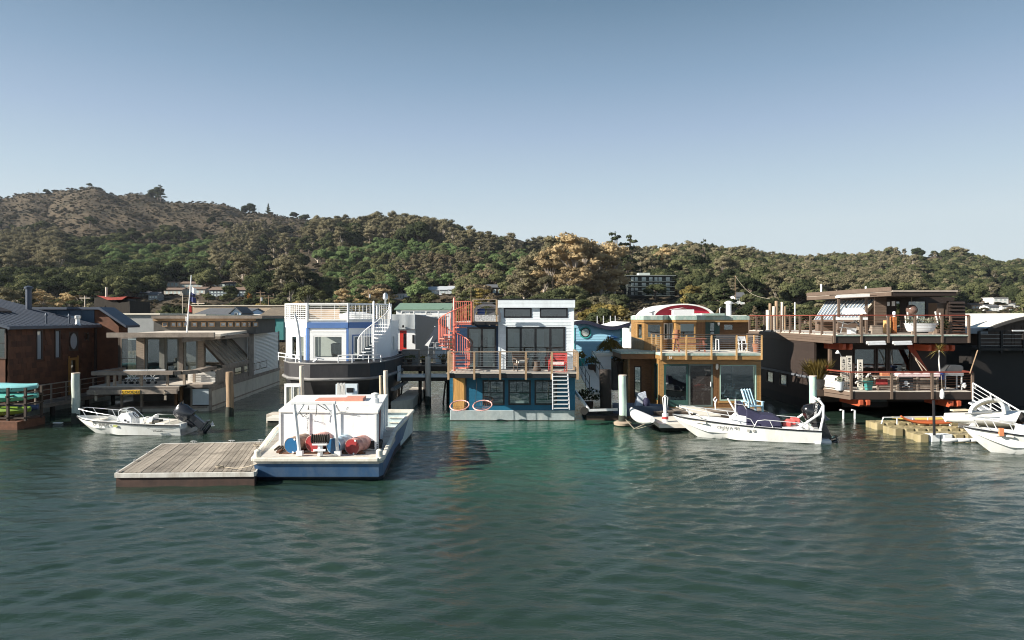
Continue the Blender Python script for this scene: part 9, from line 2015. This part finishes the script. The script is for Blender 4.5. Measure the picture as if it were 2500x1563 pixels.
HAND = [('euc','olive',1298,300,25,0,1.0),('euc','olive',1322,306,31,1,.95),('euc','olive',1350,312,35,2,1.0),('euc','rust',1345,285,26,1,.9),('euc','rust',1402,290,34,0,1.1),('euc','rust',1430,300,33,2,1.0),('euc','rust',1470,305,31,1,1.1),('euc','rust',1500,310,31,0,1.05),('euc','olive',1280,300,20,2,1.1),
 ('euc','rust',1385,270,18,2,1.2),('euc','olive',1330,268,14,0,1.2),('cypress','dark',1502,400,36,0,.8),('cypress','dark',1540,405,34,0,.75),('cypress','dark',1530,380,20,0,.9),
 ('euc','rust',1600,470,22,1,1.3),('euc','rust',1632,470,25,0,1.3),('euc','olive',1575,480,20,2,1.3),('oak','dark',1665,440,19,1,1.2),('oak','dark',1695,430,18,0,1.2),('euc','olive',1800,520,27,1,1.2),('cypress','dark',1718,470,30,0,.5),
 ('oak','bright',1610,378,9,0,1.0),('pine','dark',1768,250,12,0,1.9),('oak','mid',1755,270,11,1,1.3),('oak','mid',1600,330,9,1,1.4),('oak','yellow',1690,300,8,0,1.5),('shrub','tan',1680,320,6,0,1.6),
 ('euc','yellow',1175,270,11.5,0,1.5),('oak','dark',1141,285,9.5,0,.95),('oak','dark',1219,265,6,1,1.3),('oak','mid',1395,250,10,1,1.3),('oak','dark',1350,240,9,0,1.4),
 ('shrub','yellow',1462,155,6.2,1,1.05),('shrub','yellow',1502,150,6.0,0,1.15),('shrub','yellow',1440,158,4.5,0,1.2),('oak','tan',1905,165,5.6,0,1.1),('shrub','tan',1900,150,4.6,1,1.0),('oak','dark',1975,180,6,1,1.5),('oak','mid',2010,190,6.5,0,1.4),('oak','dark',1840,200,7,1,1.4),('oak','mid',1865,220,8,0,1.3),
 ('shrub','amber',70,140,4.6,0,1.3),('shrub','amber',100,150,5,1,1.3),('shrub','amber',145,150,4.2,0,1.2),('oak','dark',120,185,6.5,0,1.4),('euc','rust',100,235,13,1,1.6),('euc','rust',170,235,12,0,1.4),('euc','tan',205,240,13,2,1.5),('oak','tan',195,180,6,0,1.4),
 ('oak','yellow',330,130,4.3,1,1.4),('oak','tan',385,140,4.8,0,1.4),('oak','dark',425,125,4.6,1,1.2),('shrub','yellow',650,140,4.5,0,1.8),('oak','dark',690,150,4.8,1,1.5),('shrub','amber',560,160,4.2,0,2.0),('poplar','amber',609,290,7,0,1.0),
 ('oak','mid',740,190,7,0,1.5),('oak','dark',790,200,8,1,1.5),('euc','rust',920,260,13,0,1.9),('euc','rust',890,250,12,1,1.7),('oak','mid',850,190,7,0,1.4),('oak','yellow',1050,125,4.3,0,1.4),('oak','yellow',1110,160,5,1,1.5),('oak','dark',1000,170,6,0,1.4),('shrub','yellow',1060,98,2.4,0,1.3)]
for k in HAND: auto(k[0], k[1], k[2], k[3], k[4]*(.92 if k[0] in ('euc','cypress') else 1), v=k[5], wide=k[6]*(1.18 if k[0] == 'euc' else 1))
rng = random.Random(21); cnt = 0
for Y in (140, 165, 195, 228, 262, 296):
    px = -60+rng.uniform(0,30)
    while px < 2560:
        px += rng.uniform(56, 84)
        if any(a-8 < px < b+8 and Y < Yb+5 and Yb-Y < 150 and Y > 150 for a, b, Yb, lo in CLEAR): continue
        if 1185 < px < 1245 and Y > 215: continue
        if 1270 < px < 1530 and Y > 240: continue
        if 1280 < px < 1345 and Y > 175 and rng.random() < .7: continue
        if 1790 < px < 1820 and 160 < Y < 220: continue
        if cnt > 225: break
        far = Y > 215
        if px < 260: c = rng.choice(['dark','rust','olive','dark','tan']); k = rng.choice(['oak','euc','oak'])
        elif px < 700: c = rng.choice(['dark','mid','yellow','tan','mid']); k = rng.choice(['oak','shrub','oak'])
        elif px < 1250: c = rng.choice(['mid','rust','yellow','dark','mid','olive']); k = rng.choice(['oak','oak','euc','shrub'])
        elif px < 1420: c = rng.choice(['tan','dark','yellow']); k = 'shrub'
        else: c = rng.choice(['dark','mid','yellow','dark','olive','tan']); k = rng.choice(['oak','oak','shrub','pine'])
        h = {'oak': rng.uniform(4.2,7), 'euc': rng.uniform(8,12), 'shrub': rng.uniform(2.5,4.5), 'pine': rng.uniform(6,10)}[k]*(1.2 if far else .85)
        if 270 < px < 640 and far: h = min(h, 5.5)
        if px > 2250 and far: h = min(h, 4.5)
        auto(k, c, px, Y, h, rng.choice([0,1]), rng.uniform(1.1,1.5) if k != 'euc' else 1.3); cnt += 1
for (px, Y, h, k, c, lab) in ((392,1330,38,'cypress','dark','clump of dark cypress on the second hilltop'),(385,1340,28,'oak','dark','round dark tree beside the cypress clump on the second hilltop'),(610,1330,26,'oak','dark','lone dark tree on the ridge left of the twin masts'),(655,1320,22,'pine','dark','small dark pine on the ridge right of the twin masts'),(718,1350,14,'oak','dark','tiny dark tree on the ridge above the treed hill'),(2338,985,21,'oak','olive','broad spreading tree on the right ridge'),(2388,985,17,'cypress','dark','dark layered tree on the right ridge'),(113,1340,10,'oak','dark','small dark bush on the highest ridge, left'),(218,1340,9,'oak','dark','small dark bush on the summit')):
    o = tree(k, c, px, Y, h, lab, None, 'tree', 0, 1.3 if k == 'oak' else .8)
tag(MB().tube([at(777,668,560),at(776,640,560),at(777,616,560)],[.8,.5,.15],6).tube([at(777,640,560),at(768,630,560)],.3,4).tube([at(777,635,560),at(788,622,560)],.3,4).tube([at(777,648,560),at(764,644,560)],.3,4).tube([at(777,628,560),at(770,620,560)],.2,4).build('dead_tree', pil_w), 'bare white dead tree on the wooded hill', 'tree')
# poles, lamps and skyline masts
def pole(px, y0, Y, r, lab, arms=1, name='utility_pole', cat='pole', m=None):
    t = thing(name, lab, cat, (gx(px,Y),Y,ground(px,Y))); m = m or pil_b; zt = gz(y0,Y); MB().tube([(gx(px,Y),Y,ground(px,Y)-1),(gx(px,Y),Y,zt)],[r,r*.7],6).build('shaft', m, t)
    for k in range(arms): MB().beam((gx(px,Y)-1.1,Y,zt-.5-.8*k),(gx(px,Y)+1.1,Y,zt-.5-.8*k),.14,.14).build('crossarm', m, t)
    if arms > 1: MB().lathe([(.25,zt-2.6),(.25,zt-1.7)], Tf(gx(px,Y)+.4,Y-.3), 8).build('transformer', steel, t)
pole(636,710,170,.17,'utility pole with transformer behind the apartments, tallest on the left',2); pole(207,722,140,.13,'white topped pole behind the cedar house roof',1,m=pil_w); pole(446,716,130,.08,'thin pale pole left of the signal flags',0,m=pil_w); pole(900,704,190,.17,'utility pole left of the lattice house ventilator',2); pole(656,722,150,.12,'short pole right of the tall utility pole',1); pole(484,734,120,.12,'low pale pole right of the signal flags',1,m=pil_w); pole(1350,655,240,.16,'slim dark pole before the big eucalyptus trees',0,m=wood_d); pole(950,722,110,.09,'thin pole right of the lattice house',0); pole(1795,672,300,.2,'utility pole on the wooded slope above the white house',1); pole(1150,690,230,.14,'thin pole beside the yellow eucalyptus',0)
for i,(px,y0) in enumerate(((94,461),(218,452),(625,502),(632,504),(518,487),(1910,611),(2050,611),(2062,610),(2228,601),(2239,601))):
    Y = 1340. if px < 1000 else 985.; o = MB().tube([(gx(px,Y),Y,ground(px,Y)-3),(gx(px,Y),Y,gz(y0,Y))],[.45,.25],5).build('radio_mast', steel)
    tag(o, ['thin mast on the highest ridge, left of the summit','short mast on the summit','left of the twin masts on the left ridge','right of the twin masts on the left ridge','faint mast on the falling left ridge','faint mast above the wooded right ridge, left','left of the paired masts above the brown house','right of the paired masts above the brown house','left of the twin masts on the right ridge','right of the twin masts on the right ridge'][i], 'mast')
def wire(a, ya, b, yb, sag, r=.02):
    P0, P1 = at(*a,ya), at(*b,yb); return [P0.lerp(P1,k/10)-Vector((0,0,sag*math.sin(math.pi*k/10))) for k in range(11)]
for i,(a,ya,b,yb,sg,lab) in enumerate((((207,724),140,(446,718),130,1.2,'power line from the white topped pole to the thin pale pole'),((446,718),130,(636,713),170,1.4,'power line from the thin pale pole to the tall utility pole'),((636,713),170,(900,707),190,2.2,'power line from the tall utility pole past the white lattice'),((636,717),170,(900,711),190,2.6,'lower power line from the tall utility pole past the white lattice'),((900,707),190,(1150,692),230,2.2,'power line from the pole by the ventilator to the knoll'),((1028,764),60,(1084,752),60,.2,'short wire above the white terrace'))):
    tag(MB().tube(wire(a,ya,b,yb,sg),.022,3).build('power_line', black_p), lab, 'cable')
pl_ = MB(); 
for (a,b) in (((1795,674),(1880,730)),):
    P0, P1 = at(*a,300), at(*b,190); pl_.tube([P0.lerp(P1,k/8)-Vector((0,0,2.5*math.sin(math.pi*k/8))) for k in range(9)],.035,4)
tag(pl_.build('power_line', pil_w), 'pale power line sagging down the slope above the brown house', 'cable')
# ------------------------------------------------------------------ thin autumn haze over the bay and hills
hz = MB().box(-3500, 3500, -3300, 3000, -5, 340).build('haze', None, None, kind='stuff')
hm = bpy.data.materials.new('haze_air'); hm.use_nodes = True; n_ = hm.node_tree; n_.nodes.clear()
o_ = n_.nodes.new('ShaderNodeOutputMaterial'); v_ = n_.nodes.new('ShaderNodeVolumePrincipled'); v_.inputs['Density'].default_value = .000045; v_.inputs['Color'].default_value = (.80,.88,1,1); v_.inputs['Anisotropy'].default_value = .2
n_.links.new(v_.outputs[0], o_.inputs['Volume']); hz.data.materials.append(hm)
